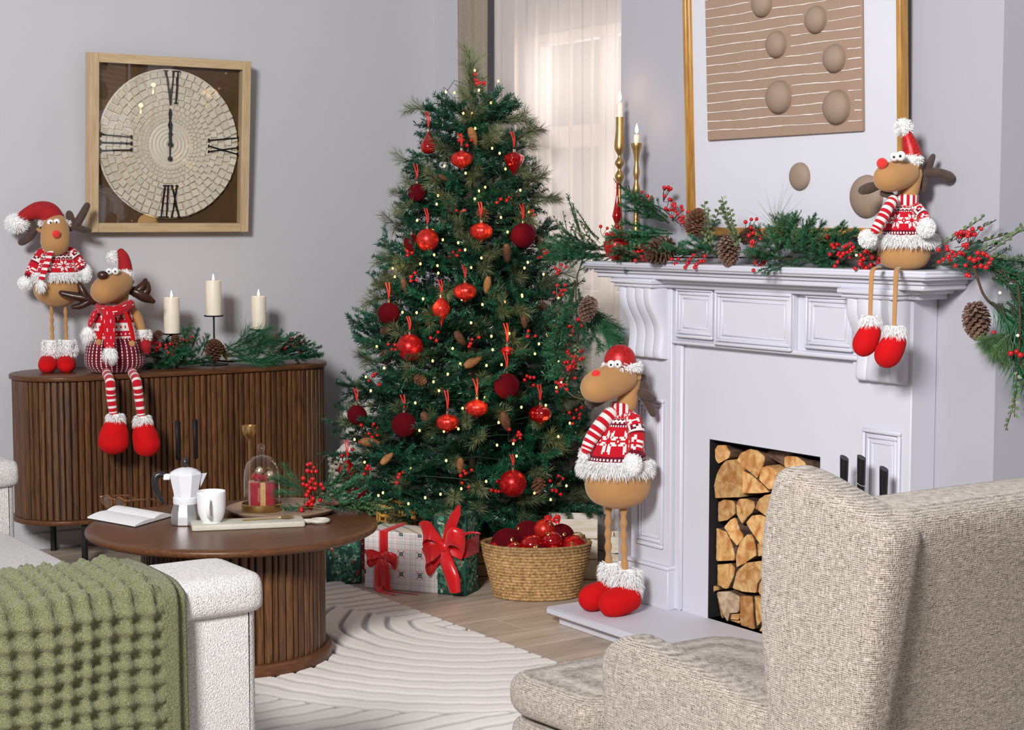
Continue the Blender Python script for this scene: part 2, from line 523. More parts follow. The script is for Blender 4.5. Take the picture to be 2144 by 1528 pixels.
lite_m = mat('cedar_light_green', (.10, .20, .075), .5, var=.35, scale=12, objrand=.25)
leaf_m = mat('box_leaf', (.11, .17, .07), .42, var=.35, scale=30, objrand=.2)
# ================================================================ ROOM
def wpart(root, name, mb, mats, **kw):
    """a part modelled in world coordinates under an unrotated root"""
    o = mb.build(name, mats, root, **kw)
    o.location = -Vector(root.location)
    return o

XB, XW, YB = 3.63, 4.15, 6.80      # chimney breast face, window wall, back wall
BY0, BY1 = 3.03, 4.70              # chimney breast ends
FY = 3.87                          # fireplace centre line

floor = MB().add(box(-1.0, 4.6, -0.6, 7.0, -.06, -.012)).build('floor', core_m, smooth=False)
props(floor, 'pale grey-brown oak laminate floor', kind='structure')
plank_meshes = [MB().add(box(-.64, .64, -.0945, .0945, -.012, 0, .0012)).mesh('plank', floor_m, True, 30)]
for r in range(37):
    y = -.12 + r * .19
    if y - .095 > YB: break
    off = (r * .47) % 1.28
    x = -1.6 + off
    while x < XW + .6:
        if x > -.9 and x < 4.5:
            link('plank', plank_meshes[0], floor, (x, y, 0))
        x += 1.2815

wb = MB().add(box(-1.0, XW + .12, YB, YB + .1, 0, 3.0)).build('wall_back', wall_m, smooth=False)
props(wb, 'lavender grey back wall behind the sideboard', kind='structure')
WY0, WY1, WZ0, WZ1 = 5.02, 6.02, 1.02, 2.16
wr = MB()
wr.add(box(XW, XW + .12, -.4, WY0, 0, 3)); wr.add(box(XW, XW + .12, WY1, YB, 0, 3))
wr.add(box(XW, XW + .12, WY0, WY1, 0, WZ0)); wr.add(box(XW, XW + .12, WY0, WY1, WZ1, 3))
props(wr.build('wall_right', wall_m, smooth=False), 'grey window wall behind the tree', kind='structure')
ch = MB()
FBZ = .655
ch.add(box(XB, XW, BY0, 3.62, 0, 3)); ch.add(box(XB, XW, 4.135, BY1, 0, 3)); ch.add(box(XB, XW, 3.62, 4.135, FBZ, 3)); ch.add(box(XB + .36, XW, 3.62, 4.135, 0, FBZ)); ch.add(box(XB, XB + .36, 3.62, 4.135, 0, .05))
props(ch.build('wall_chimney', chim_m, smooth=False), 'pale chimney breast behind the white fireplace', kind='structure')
props(MB().add(box(-1.0, XW, YB - .012, YB, 0, .07, .004)).build('baseboard_back', wall_m), 'low grey skirting of the back wall', kind='structure')
props(MB().add(box(XW - .012, XW, BY1, YB - .012, 0, .07, .004)).build('baseboard_right', wall_m), 'low grey skirting of the window wall', kind='structure')

# window behind the sheer
frame_m = mat('window_frame_white', srgb(235, 230, 225), .4, var=.03)
pane_m = glass_mat('window_glass')
win = thing('window_1', 'white framed window behind the sheer curtain', 'window', (XW + .06, 0, 0)); del win['category']; win['kind'] = 'structure'
fr = MB()
for a, b, c, d in ((WY0, WY1, WZ0, WZ0 + .05), (WY0, WY1, WZ1 - .05, WZ1), (WY0, WY0 + .05, WZ0 + .05, WZ1 - .05), (WY1 - .05, WY1, WZ0 + .05, WZ1 - .05)):
    fr.add(box(XW + .02, XW + .08, a, b, c, d, .004))
wpart(win, 'window_frame', fr, frame_m)
ym = (WY0 + WY1) / 2
for a, b, c, d in ((ym - .04, ym + .04, WZ0 + .05, WZ1 - .05), (WY0 + .05, ym - .04, 1.67, 1.76), (ym + .04, WY1 - .05, 1.67, 1.76)):
    wpart(win, 'glazing_bar', MB().add(box(XW + .03, XW + .07, a, b, c, d, .004)), frame_m)
for a, b in ((WY0 + .05, ym - .04), (ym + .04, WY1 - .05)):
    for c, d in ((WZ0 + .05, 1.67), (1.76, WZ1 - .05)):
        wpart(win, 'window_pane', MB().add(box(XW + .048, XW + .053, a, b, c, d)), pane_m, smooth=False)

# curtains
def sheer_mat():
    m, nt, N, L, B = _nt('sheer_voile')
    out = N['Material Output']
    tc = N.new('ShaderNodeTexCoord'); mp = N.new('ShaderNodeMapping'); mp.inputs['Scale'].default_value = (40, 900, 900)
    nz = N.new('ShaderNodeTexNoise'); nz.inputs['Scale'].default_value = 1
    L.new(tc.outputs['Object'], mp.inputs[0]); L.new(mp.outputs[0], nz.inputs['Vector'])
    df = N.new('ShaderNodeBsdfDiffuse'); tl = N.new('ShaderNodeBsdfTranslucent'); tr = N.new('ShaderNodeBsdfTransparent')
    rp = N.new('ShaderNodeMix'); rp.data_type = 'RGBA'; rp.inputs[6].default_value = (*srgb(228, 217, 210), 1); rp.inputs[7].default_value = (*srgb(246, 238, 233), 1)
    L.new(nz.outputs[0], rp.inputs[0])
    L.new(rp.outputs[2], df.inputs[0]); L.new(rp.outputs[2], tl.inputs[0])
    a = N.new('ShaderNodeMixShader'); a.inputs[0].default_value = .42; L.new(df.outputs[0], a.inputs[1]); L.new(tl.outputs[0], a.inputs[2])
    b = N.new('ShaderNodeMixShader'); b.inputs[0].default_value = .30; L.new(a.outputs[0], b.inputs[1]); L.new(tr.outputs[0], b.inputs[2])
    L.new(b.outputs[0], out.inputs[0])
    return m
sheer_m = sheer_mat()
drape_m = weave_mat('taupe_drape', srgb(132, 122, 108), srgb(160, 150, 135), 700, 60, .9, .1)
def curtain(x, y0, y1, z0, z1, folds, amp, seed, thick, flare=0.0):
    r = random.Random(seed); n = folds * 14; rows = 26
    ph = [r.uniform(0, 6) for _ in range(4)]
    vs = []; fs = []
    for side in (0, 1):
        for j in range(rows + 1):
            t = j / rows; z = z1 + (z0 - z1) * t
            for i in range(n + 1):
                s = i / n
                w = s + .012 * sin(9 * s + ph[0] + 2 * t) * t
                y = y0 + (y1 - y0) * w + flare * t * (.5 - s)
                a = amp * (.55 + .45 * t) * (sin(2 * pi * folds * s + ph[1] + .8 * sin(5 * s + ph[2])) + .4 * sin(2 * pi * folds * 1.7 * s + ph[3] + 1.2 * t))
                vs.append((x + a + (thick if side else 0), y, z))
    W_ = n + 1; off = W_ * (rows + 1)
    for j in range(rows):
        for i in range(n):
            q = (j * W_ + i, j * W_ + i + 1, (j + 1) * W_ + i + 1, (j + 1) * W_ + i)
            fs.append(q); fs.append(tuple(off + k for k in reversed(q)))
    for i in range(n):
        fs.append((i, off + i, off + i + 1, i + 1)); b = rows * W_
        fs.append((b + i, b + i + 1, off + b + i + 1, off + b + i))
    for j in range(rows):
        b = j * W_
        fs.append((b, b + W_, off + b + W_, off + b)); e = b + n
        fs.append((e, off + e, off + e + W_, e + W_))
    return vs, fs
def single_curtain(x, y0, y1, z0, z1, folds, amp, seed):
    r = random.Random(seed); n = folds * 14; rows = 30; ph = [r.uniform(0, 6) for _ in range(5)]
    vs = []; fs = []
    for j in range(rows + 1):
        t = j / rows; z = z1 + (z0 - z1) * t
        for i in range(n + 1):
            s = i / n
            a = amp * (sin(2 * pi * folds * s + ph[1] + 1.3 * sin(4 * s + ph[2]) + .6 * t) + .55 * sin(2 * pi * folds * .61 * s + ph[3] - .9 * t))
            vs.append((x + a, y0 + (y1 - y0) * s + .02 * sin(7 * s + ph[4] + 2 * t) * t, z))
    for j in range(rows):
        for i in range(n):
            fs.append((j * (n + 1) + i, j * (n + 1) + i + 1, (j + 1) * (n + 1) + i + 1, (j + 1) * (n + 1) + i))
    return vs, fs
sh = MB().add(single_curtain(4.055, 4.76, 6.145, .03, 2.75, 17, .016, 5)).build('sheer_curtain', sheer_m, angle=180)
props(sh, 'white sheer curtain hanging in soft folds beside the fireplace', 'curtain')
dr = MB().add(curtain(4.03, 6.17, 6.43, .03, 2.75, 4, .022, 11, .004, .04)).build('drape_curtain', drape_m, angle=180)
props(dr, 'taupe drape hanging left of the sheer behind the treetop', 'curtain')
rod = thing('curtain_rod', 'brass curtain rod above the window', 'curtain rod', (4.05, 5.5, 2.78))
MB().add(tube([(0, -.8, 0), (0, 1.1, 0)], .011, 12)).build('rod', brass_m, rod)
MB().add(ball((0, 1.12, 0), .02, 12, 8)).build('finial', brass_m, rod)
for yy in (-.7, 1.0): MB().add(box(0, .1, yy - .012, yy + .012, -.012, .012, .003)).build('bracket', brass_m, rod)

# ================================================================ FIREPLACE
fp = thing('fireplace', 'white painted wooden fireplace surround with a mantel shelf and low hearth', 'fireplace', (3.5, FY, 0))
def both(fn):
    for s in (-1, 1): fn(s)
hb = MB(); hb.add(box(3.25, XB, FY - .665, FY + .665, 0, .034, .003)); hb.add(box(3.218, XB, FY - .695, FY + .695, .034, .06, .005))
wpart(fp, 'hearth', hb, white_m)
sp = MB()
sp.add(box(3.56, XB, 4.13, FY + .43, .06, .97)); sp.add(box(3.56, XB, FY - .43, 3.622, .06, .97)); sp.add(box(3.56, XB, 3.622, 4.13, .652, .97))
wpart(fp, 'inner_panel', sp, white_m, smooth=False)
for s in (-1, 1):
    yi, yo = FY + s * .42, FY + s * .632
    p = MB(); p.add(box(3.53, XB, yi, yo, .06, 1.17, .003))
    p.add(box(3.515, XB, yi - s * .008, yo + s * .01, .06, .195, .003)); p.add(box(3.508, XB, yi - s * .012, yo + s * .014, .195, .208, .004))
    pil = wpart(fp, 'pilaster', p, white_m)
    # moulded panel on the pilaster
    ya, yb, za, zb = FY + s * .452, FY + s * .60, .26, .765
    f = MB()
    for w, x in ((.0, 3.519), (.016, 3.523), (.030, 3.526)):
        y0, y1 = ya + s * w, yb - s * w; z0, z1 = za + w, zb - w; t = .013
        f.add(box(x, 3.531, y0, y1, z0, z0 + t, .004)); f.add(box(x, 3.531, y0, y1, z1 - t, z1, .004))
        f.add(box(x, 3.531, y0, y0 + s * t, z0 + t, z1 - t, .004)); f.add(box(x, 3.531, y1 - s * t, y1, z0 + t, z1 - t, .004))
    wpart(fp, 'pilaster_panel', f, white_m)
    # fluted corbel, S profile
    prof = [(.902, .012), (.905, .030), (.925, .034), (.955, .030), (.985, .028), (1.015, .034), (1.045, .050), (1.075, .066), (1.105, .074), (1.14, .074)]
    y0, y1 = FY + s * .438, FY + s * .622
    rings = []
    zs = smooth_path(prof, 4)
    NY = 49
    for z, d in zs:
        ring = [(3.531, min(y0, y1), z)]
        for k in range(NY):
            u = k / (NY - 1); e = min(u, 1 - u) * 8
            fl = abs(sin(pi * u * 4)) ** .6
            ring.append((3.53 - d * min(1, .6 + e) + .0055 * (1 - fl) * min(1, e * 2), min(y0, y1) + u * abs(y1 - y0), z))
        ring.append((3.531, max(y0, y1), z)); rings.append(ring)
    wpart(fp, 'corbel', MB().add(loft(rings)), white_m, angle=50)
    c = MB(); c.add(box(3.448, XB, FY + s * .43, FY + s * .632, 1.14, 1.152, .004)); c.add(box(3.44, XB, FY + s * .422, FY + s * .64, 1.152, 1.168, .004))
    wpart(fp, 'capital', c, white_m)
    wpart(fp, 'inner_bead', MB().add(box(3.545, 3.562, FY + s * .385, FY + s * .42, .06, .966, .006)), white_m)
hd = MB(); hd.add(box(3.545, XB, FY - .42, FY + .42, .966, 1.17, .003)); hd.add(box(3.527, XB, FY - .42, FY + .42, .955, .968, .004)); 
wpart(fp, 'header', hd, white_m)
def frieze_panel(ya, yb, za, zb, x):
    f = MB(); f.add(box(x, 3.546, ya, yb, za, zb, .003))
    for w, dx, t in ((.0, -.010, .010), (.012, -.007, .010), (.03, -.004, .006)):
        y0, y1, z0, z1 = ya + w, yb - w, za + w, zb - w
        f.add(box(x + dx, x + .002, y0, y1, z0, z0 + t, .003)); f.add(box(x + dx, x + .002, y0, y1, z1 - t, z1, .003))
        f.add(box(x + dx, x + .002, y0, y0 + t, z0 + t, z1 - t, .003)); f.add(box(x + dx, x + .002, y1 - t, y1, z0 + t, z1 - t, .003))
    return f
wpart(fp, 'frieze_panel', frieze_panel(4.085, 4.27, .978, 1.14, 3.536), white_m)
wpart(fp, 'frieze_panel', frieze_panel(3.71, 4.06, .965, 1.14, 3.522), white_m)
wpart(fp, 'frieze_panel', frieze_panel(3.47, 3.665, .978, 1.14, 3.536), white_m)
ms = MB()
for x, hw, z0, z1, b in ((3.51, .67, 1.140, 1.158, .004), (3.485, .695, 1.156, 1.170, .005), (3.455, .735, 1.168, 1.186, .004), (3.445, .742, 1.184, 1.199, .004), (3.426, .765, 1.197, 1.206, .004), (3.418, .772, 1.204, 1.213, .004), (3.424, .768, 1.211, 1.222, .004)):
    ms.add(box(x, XB, FY - hw, FY + hw, z0, z1, b))
wpart(fp, 'mantel_shelf', ms, white_m)
fbx = MB()
x0, x1, y0, y1, z0, z1 = 3.562, XB + .355, 3.6225, 4.1325, .0505, .652
t = .003
fbx.add(box(x1 - t, x1, y0, y1, z0, z1)); fbx.add(box(x0, x1 - t, y0, y0 + t, z0, z1)); fbx.add(box(x0, x1 - t, y1 - t, y1, z0, z1)); fbx.add(box(x0, x1 - t, y0 + t, y1 - t, z1 - t, z1)); fbx.add(box(x0, x1 - t, y0 + t, y1 - t, z0, .06))
wpart(fp, 'firebox', fbx, soot_m, smooth=False)

# ---------------------------------------------------------------- split logs (cut faces look out of the firebox)
def log_mat(name, ca, cb):
    m, nt, N, L, B = _nt(name)
    tc = N.new('ShaderNodeTexCoord'); oi = N.new('ShaderNodeObjectInfo')
    ml = N.new('ShaderNodeMath'); ml.operation = 'MULTIPLY'; ml.inputs[1].default_value = 3; L.new(oi.outputs['Random'], ml.inputs[0])
    mp = N.new('ShaderNodeMapping'); mp.inputs['Scale'].default_value = (.25, 1, 1); L.new(tc.outputs['Object'], mp.inputs[0])
    ad = N.new('ShaderNodeVectorMath'); L.new(mp.outputs[0], ad.inputs[0]); L.new(ml.outputs[0], ad.inputs[1])
    n1 = N.new('ShaderNodeTexNoise'); n1.inputs['Scale'].default_value = 22; n1.inputs['Detail'].default_value = 6; n1.inputs['Distortion'].default_value = 1.2; L.new(ad.outputs[0], n1.inputs['Vector'])
    mr = N.new('ShaderNodeMapRange'); mr.inputs[1].default_value = .35; mr.inputs[2].default_value = .65; L.new(n1.outputs[0], mr.inputs[0])
    mix = N.new('ShaderNodeMix'); mix.data_type = 'RGBA'; mix.inputs[6].default_value = (*ca, 1); mix.inputs[7].default_value = (*cb, 1); L.new(mr.outputs[0], mix.inputs[0])
    n2 = N.new('ShaderNodeTexNoise'); n2.inputs['Scale'].default_value = 120; n2.inputs['Detail'].default_value = 3; L.new(ad.outputs[0], n2.inputs['Vector'])
    m3 = N.new('ShaderNodeMix'); m3.data_type = 'RGBA'; m3.blend_type = 'MULTIPLY'; m3.inputs[0].default_value = .35
    L.new(mix.outputs[2], m3.inputs[6]); L.new(n2.outputs[0], m3.inputs[7])
    hv = N.new('ShaderNodeHueSaturation'); m2 = N.new('ShaderNodeMapRange'); m2.inputs[3].default_value = .78; m2.inputs[4].default_value = 1.25
    L.new(oi.outputs['Random'], m2.inputs[0]); L.new(m2.outputs[0], hv.inputs['Value']); L.new(m3.outputs[2], hv.inputs['Color']); L.new(hv.outputs[0], B.inputs['Base Color'])
    B.inputs['Roughness'].default_value = .8
    bp = N.new('ShaderNodeBump'); bp.inputs['Strength'].default_value = .6; bp.inputs['Distance'].default_value = .003; L.new(n2.outputs[0], bp.inputs['Height']); L.new(bp.outputs[0], B.inputs['Normal'])
    return m
log_end = log_mat('split_wood', srgb(190, 122, 58), srgb(240, 196, 132))
log_grey = log_mat('weathered_wood', srgb(150, 120, 88), srgb(214, 190, 160))
bark_m = log_mat('bark', srgb(58, 40, 32), srgb(120, 92, 74))
LOGS = [
 ([(222,180),(250,160),(300,158),(330,205),(318,245),(255,278),(232,245)], 'small pale rounded log at the top left corner of the woodpile', 0),
 ([(372,255),(400,205),(455,182),(500,190),(548,228),(545,275),(503,372),(460,330),(385,285)], 'pale fan shaped log in the top row with growth rings', 0),
 ([(272,290),(300,258),(345,248),(380,280),(398,330),(398,460),(385,495),(235,500),(228,420),(245,340)], 'largest half round log end on the left below the top row', 0),
 ([(402,318),(450,340),(520,395),(580,460),(510,465),(404,468)], 'triangular wedge log right of the largest half round end', 0),
 ([(515,380),(530,300),(565,290),(610,310),(632,345),(600,440),(585,445)], 'pale log end touching the tip of the armchair wing', 0),
 ([(675,240),(690,225),(760,232),(810,275),(822,320),(745,305),(680,300)], 'thin log slice lying right in the top row under bark', 0),
 ([(220,590),(245,520),(290,505),(350,515),(364,560),(362,600),(310,640),(225,645)], 'dark half round log with a hollow on the left of the third row', 0),
 ([(367,540),(385,505),(430,498),(480,515),(486,560),(468,595),(430,628),(410,666),(372,600)], 'rounded teardrop log end next to the hollow dark log', 0),
 ([(490,565),(510,510),(550,480),(588,468),(640,500),(640,595),(560,612)], 'log end in the third row partly behind the armchair wing', 0),
 ([(290,680),(325,640),(363,622),(385,690),(416,745),(375,803),(330,750)], 'narrow slanted log between the two quarter logs', 0),
 ([(430,655),(470,607),(520,604),(572,625),(620,680),(575,770),(530,803),(472,720)], 'broad split log leaning right beside the armchair wing', 0),
 ([(194,690),(240,688),(300,710),(340,790),(360,870),(356,898),(215,893),(207,800)], 'big quarter log at the left edge in the middle of the pile', 0),
 ([(365,870),(390,782),(440,727),(470,732),(488,790),(494,868),(430,910),(370,942)], 'quarter log with its point down in the middle of the pile', 0),
 ([(500,790),(545,772),(600,800),(600,868),(502,868)], 'orange log flank beside the pointed quarter log', 0),
 ([(190,960),(250,920),(330,914),(358,940),(353,1000),(310,1082),(240,1058),(207,1035),(200,975)], 'jagged split log at the left of the fifth row', 0),
 ([(375,962),(430,912),(530,897),(580,930),(540,990),(500,1050),(496,1104),(400,1093),(347,1078)], 'deep orange log end in the fifth row', 0),
 ([(505,1060),(540,1000),(600,992),(620,1100),(560,1133),(515,1110)], 'pale log edge low beside the armchair wing', 0),
 ([(186,1045),(250,1062),(260,1085),(220,1093),(186,1088)], 'thin flat splinter log at the left edge of the lower rows', 0),
 ([(186,1098),(235,1098),(262,1180),(283,1268),(240,1286),(186,1263)], 'brown log end in the bottom left corner of the firebox', 0),
 ([(242,1098),(330,1094),(388,1127),(384,1228),(328,1232),(312,1306),(285,1240)], 'grey weathered wedge log in the bottom row', 1),
 ([(394,1124),(468,1122),(476,1240),(486,1350),(396,1326)], 'upright golden block log in the bottom row', 0),
 ([(474,1120),(545,1142),(580,1160),(560,1250),(495,1350),(482,1240)], 'pale pointed log right in the bottom row', 0),
 ([(515,1352),(560,1282),(640,1272),(640,1386),(570,1370)], 'low log end in the bottom row at the armchair wing', 0),
 ([(332,1238),(388,1236),(388,1274),(332,1274)], 'small square log chip in the bottom row, upper of two', 0),
 ([(332,1280),(388,1280),(390,1324),(337,1306)], 'small square log chip in the bottom row, lower of two', 0),
 ([(545,215),(690,300),(840,345),(905,330),(905,262),(820,245),(700,205),(590,190)], 'dark bark covered log lying at the top right of the woodpile', 2),
]
def make_log(poly_yz, label, kind, front, back, r):
    cy = sum(p[0] for p in poly_yz) / len(poly_yz); cz = sum(p[1] for p in poly_yz) / len(poly_yz)
    loc = (front, cy, cz)
    pl = [((p[0] - cy), (p[1] - cz)) for p in poly_yz]
    pl = round_poly(pl, .006, 2)
    pl = [(a + r.uniform(-.0012, .0012), b + r.uniform(-.0012, .0012)) for a, b in pl]
    n = len(pl)
    rings = [[(.0 + r.uniform(0, .0015), a * .985, b * .985) for a, b in pl]]
    rings += [[(.004, a, b) for a, b in pl], [((back - front) * .5, a * .98 + r.uniform(-.002, .002), b * .98 + r.uniform(-.002, .002)) for a, b in pl], [(back - front, a * .96, b * .96) for a, b in pl]]
    mb = MB(); v, f = loft(rings); mb.v = v; mb.f = f
    mb.m = [0 if i < n or i >= len(f) - 2 else 1 for i in range(len(f))]; mb.c = [(1, 1, 1)] * len(f)
    e = log_grey if kind == 1 else (bark_m if kind == 2 else log_end)
    o = mb.build('firewood_log', [e, bark_m if kind == 2 or r.random() < .45 else log_end], angle=35)
    o.location = loc
    props(o, label, 'log', 'split logs stacked in the fireplace')
rl = random.Random(3)
for poly, lab, kd in LOGS:
    fr_ = 3.572 + rl.uniform(0, .022) + (.03 if kd == 2 else 0)
    P = [onX(1420 + x / 3.056, 880 + y / 3.056, fr_) for x, y in poly]
    make_log([(max(3.632, min(4.122, p[1])), max(.0615, p[2])) for p in P], lab, kd, fr_, 3.90, rl)
for yy, zz in ((3.70, .12), (3.70, .24), (3.69, .36), (3.70, .47), (3.785, .122)):
    ps = [(yy + .05 * cos(a) * rl.uniform(.85, 1.05), zz + .052 * sin(a) * rl.uniform(.85, 1.05)) for a in [k * 2 * pi / 9 for k in range(9)]]
    make_log(ps, 'split log at the right side of the firebox behind the armchair wing', 0, 3.60, 3.90, rl)

# fire irons on a stand beside the firebox
stand = thing('fire_tool_stand', 'black stand of the fire irons beside the firebox', 'stand', (3.42, 3.36, .06))
MB().add(lathe([(.07, 0), (.07, .008), (.012, .016), (.008, .02), (.008, .50), (.002, .505)], 20)).build('stand_post', black_m, stand)
MB().add(tube([(.0, -.09, .44), (.0, .16, .44)], .005, 8)).build('cross_bar', black_m, stand)
iron_prof = [(.004, 0), (.004, .30), (.006, .32), (.0072, .345), (.0085, .37), (.0112, .43), (.0124, .475), (.0124, .485)]
for (px, py, lab, tilt) in ((1768, 949, 'leftmost black fire iron with a slanted handle tip', .0), (1802, 948, 'middle black fire iron with a silver thread round its handle', .02), (1851, 972, 'rightmost and lowest black fire iron standing before the pilaster panel', .0)):
    top = onX(px, py, 3.43)
    o = thing('fire_iron', lab, 'fire iron', (top[0], top[1], .0605), 0, 'black fire irons by the fireplace')
    hh = top[2] - .0605
    k = hh / .497
    v, f = lathe([(a, b * k) for a, b in iron_prof], 14)
    v = [(x + tilt * z * .1, y - tilt * z * .2, z + (y * .55 if z > .48 * k else 0) + (.003 if z > .48 * k else 0)) for x, y, z in v]
    MB().add((v, f)).build('handle', mat('iron_handle_gloss', (.012, .012, .014), .22, .2, var=.15) if 'iron_handle_gloss' not in MATS else MATS['iron_handle_gloss'], o, angle=50)
    MB().add(box(-.02, .02, -.022, .022, 0, .06, .006)).build('iron_head', black_m, o)
    if tilt: MB().add(tube([(.0165 * cos(a), .0165 * sin(a), hh * .875 + .012 * sin(a)) for a in [i * 2 * pi / 14 for i in range(15)]], .0012, 5)).build('thread', mat('silver_thread', (.7, .7, .7), .3, .8), o)

# ================================================================ PICTURE over the mantel
mat_board = mat('picture_mat', srgb(208, 208, 217), .75, var=.01, scale=5, bump=.03, bscale=200)
taupe_m = mat('taupe_panel', srgb(158, 132, 114), .8, var=.03, scale=60, bump=.15, bscale=500)
dome_m = mat('taupe_dome', srgb(146, 126, 110), .7, var=.03, scale=40, bump=.06, bscale=300)
frame_gold = wood_mat('gilded_wood', srgb(128, 88, 34), srgb(196, 148, 76), .35, 14, 'z', .05, .1, 10)
string_m = mat('white_string', srgb(232, 226, 220), .6, var=.1, scale=100)
pl_, pr_ = onX(1441, 480, 3.585), onX(1891, 280, 3.575)
PW = pl_[1] - pr_[1]; pz0 = onX(1640, 494, 3.59)[2]; PH = 1.32
pic = thing('framed_picture', 'large gold framed relief picture of domes and strings above the mantel', 'picture', (3.612, (pl_[1] + pr_[1]) / 2, pz0))
lean = radians(2.2)
pic.rotation_euler = (lean, 0, -pi / 2)
w2 = PW / 2
fm = MB()
def mould(mb, x0, x1, z0, z1, y, w, d0, d1):
    mb.add(box(x0, x1, y - d1, y - d0, z0, z0 + w, .003)); mb.add(box(x0, x1, y - d1, y - d0, z1 - w, z1, .003))
    mb.add(box(x0, x0 + w, y - d1, y - d0, z0 + w, z1 - w, .003)); mb.add(box(x1 - w, x1, y - d1, y - d0, z0 + w, z1 - w, .003))
mould(fm, -w2, w2, 0, PH, 0, .018, 0, .034)
mould(fm, -w2 + .014, w2 - .014, .014, PH - .014, 0, .012, 0, .026)
fm.build('picture_frame', frame_gold, pic)
MB().add(box(-w2 + .02, w2 - .02, -.014, -.004, .02, PH - .02)).build('mat_board', mat_board, pic, smooth=False)
cy0 = (pl_[1] + pr_[1]) / 2
def onpic(px, py):
    # point on the leaning picture plane, in picture coordinates
    n = np.array([-cos(lean), 0, -sin(lean)]); p0 = np.array([3.612 - .014 * cos(lean), cy0, pz0])
    r = ray(px, py); tt = ((p0 - _C) @ n) / (r @ n); q = _C + r * tt - p0
    return -q[1], q[2] * cos(lean) + (-q[0]) * sin(lean) if False else (q[2] / cos(lean))
ax0, az0 = onpic(1487, 294); ax1, _z = onpic(1812, 277)
MB().add(box(ax0, ax1, -.026, -.014, az0, 1.16, .002)).build('art_panel', taupe_m, pic)
rs = random.Random(5)
z = az0 + .030
domes = [(1610, 8, .040), (1723, 41, .040), (1640, 93, .040), (1762, 122, .041), (1646, 203, .050), (1767, 224, .050)]
dpos = [(*onpic(px - 6, py), r) for px, py, r in domes]
while z < 1.14:
    pts = []; k = 26
    for i in range(k + 1):
        x = ax0 + .002 + (ax1 - ax0 - .004) * i / k
        pts.append((x, -.027, z + rs.uniform(-.0008, .0008) + .0012 * sin(i * .5 + z * 40)))
    # the strings stop at the domes
    seg = []
    for p in pts + [None]:
        if p is None or any(hypot(p[0] - dx, p[2] - dz) < dr for dx, dz, dr in dpos):
            if len(seg) > 1: MB().add(tube(seg, [rs.uniform(.0009, .0022) for _ in seg], 5)).build('string', string_m, pic)
            seg = []
        else: seg.append(p)
    z += .0297
def dome(x, z, r, y, flat=.72):
    prof = [(r * 1.02, 0), (r, .004)] + [(r * cos(a), .004 + r * flat * sin(a)) for a in [k * pi / 2 / 9 for k in range(1, 10)]]
    prof[-1] = (.0006, prof[-1][1])
    v, f = lathe(prof, 28)
    return [(x + a, y - c, z + b) for a, b, c in v], [tuple(reversed(q)) for q in f]
for x, zz, r in dpos: MB().add(dome(x, zz, r, -.026)).build('dome', dome_m, pic)
for px, py, r in ((1676, 369, .042), (1816, 411, .062)):
    x, zz = onpic(px, py); MB().add(dome(x, zz, r, -.014, .45)).build('dome', dome_m, pic)

# ================================================================ CLOCK leaning from the back wall
oak_m = wood_mat('clock_oak', srgb(176, 150, 112), srgb(206, 182, 146), .5, 20, 'x', .05, .08, 12)
oakv_m = wood_mat('clock_oak_upright', srgb(176, 150, 112), srgb(206, 182, 146), .5, 20, 'z', .05, .08, 12)
brown_m = mat('clock_brown_ground', srgb(84, 60, 34), .5, var=.12, scale=8)
cream_m = mat('clock_cream_plaster', srgb(228, 219, 200), .62, var=.05, scale=40, bump=.12, bscale=220, objrand=.05)
ctl, cbl, cbr = onY(192, 110, 6.675), onY(186, 485, 6.725), onY(519, 487, 6.725)
ctr = onY(528, 128, 6.675)
CW = (ctr[0] - ctl[0] + cbr[0] - cbl[0]) / 2; CHh = ((ctl[2] - cbl[2]) + (ctr[2] - cbr[2])) / 2
clean = atan2(.05, CHh)
clk = thing('wall_clock', 'square oak framed clock with cream mosaic dial leaning from the grey wall', 'clock', ((cbl[0] + cbr[0] + ctl[0] + ctr[0]) / 4, 6.725, (cbl[2] + cbr[2]) / 2))
clk.rotation_euler = (clean, 0, 0)
cw = CW / 2; CHh /= cos(clean)
FWd = .038; D = .062
for s in (-1, 1): MB().add(box(s * cw, s * (cw - FWd), 0, D, 0, CHh, .002)).build('clock_frame', oakv_m, clk)
for z0_ in (0, CHh - FWd): MB().add(box(-cw + FWd, cw - FWd, .0005, D, z0_, z0_ + FWd, .002)).build('clock_frame', oak_m, clk)
MB().add(box(-cw + FWd, cw - FWd, .042, .05, FWd, CHh - FWd)).build('backing', brown_m, clk, smooth=False)
zc = CHh * .503
RD = (CW - 2 * FWd) / 2 * .985
prof = [(RD, .042), (RD, .034), (RD - .004, .032), (.090, .032)]
for r in (.082, .066, .050, .034, .018): prof += [(r + .006, .032), (r + .003, .029), (r - .003, .029), (r - .006, .032)]
prof.append((.001, .032))
v, f = lathe(prof, 72)
MB().add(([(a, c, zc + b) for a, b, c in v], f)).build('dial', cream_m, clk, angle=60)
def tile(w, h, t, r):
    j = lambda: r.uniform(-.12, .12)
    v = [(-w * (.5 + j() * .3), 0, -h * .5), (w * (.5 + j() * .3), 0, -h * .5), (w * .5, 0, h * .5), (-w * .5, 0, h * .5)]
    v += [(x * .84, -t, z * .84) for x, y, z in v]
    v[6] = (v[6][0], -t * 1.35, v[6][2]); v[7] = (v[7][0], -t * 1.3, v[7][2])
    return v, [(4, 7, 6, 5), (0, 4, 5, 1), (1, 5, 6, 2), (2, 6, 7, 3), (3, 7, 4, 0)]
rt_ = random.Random(9)
radii = [.096, .110, .126, .145, .167, .192, .220, .250, .278]
sc = RD / .296
inner = MB()
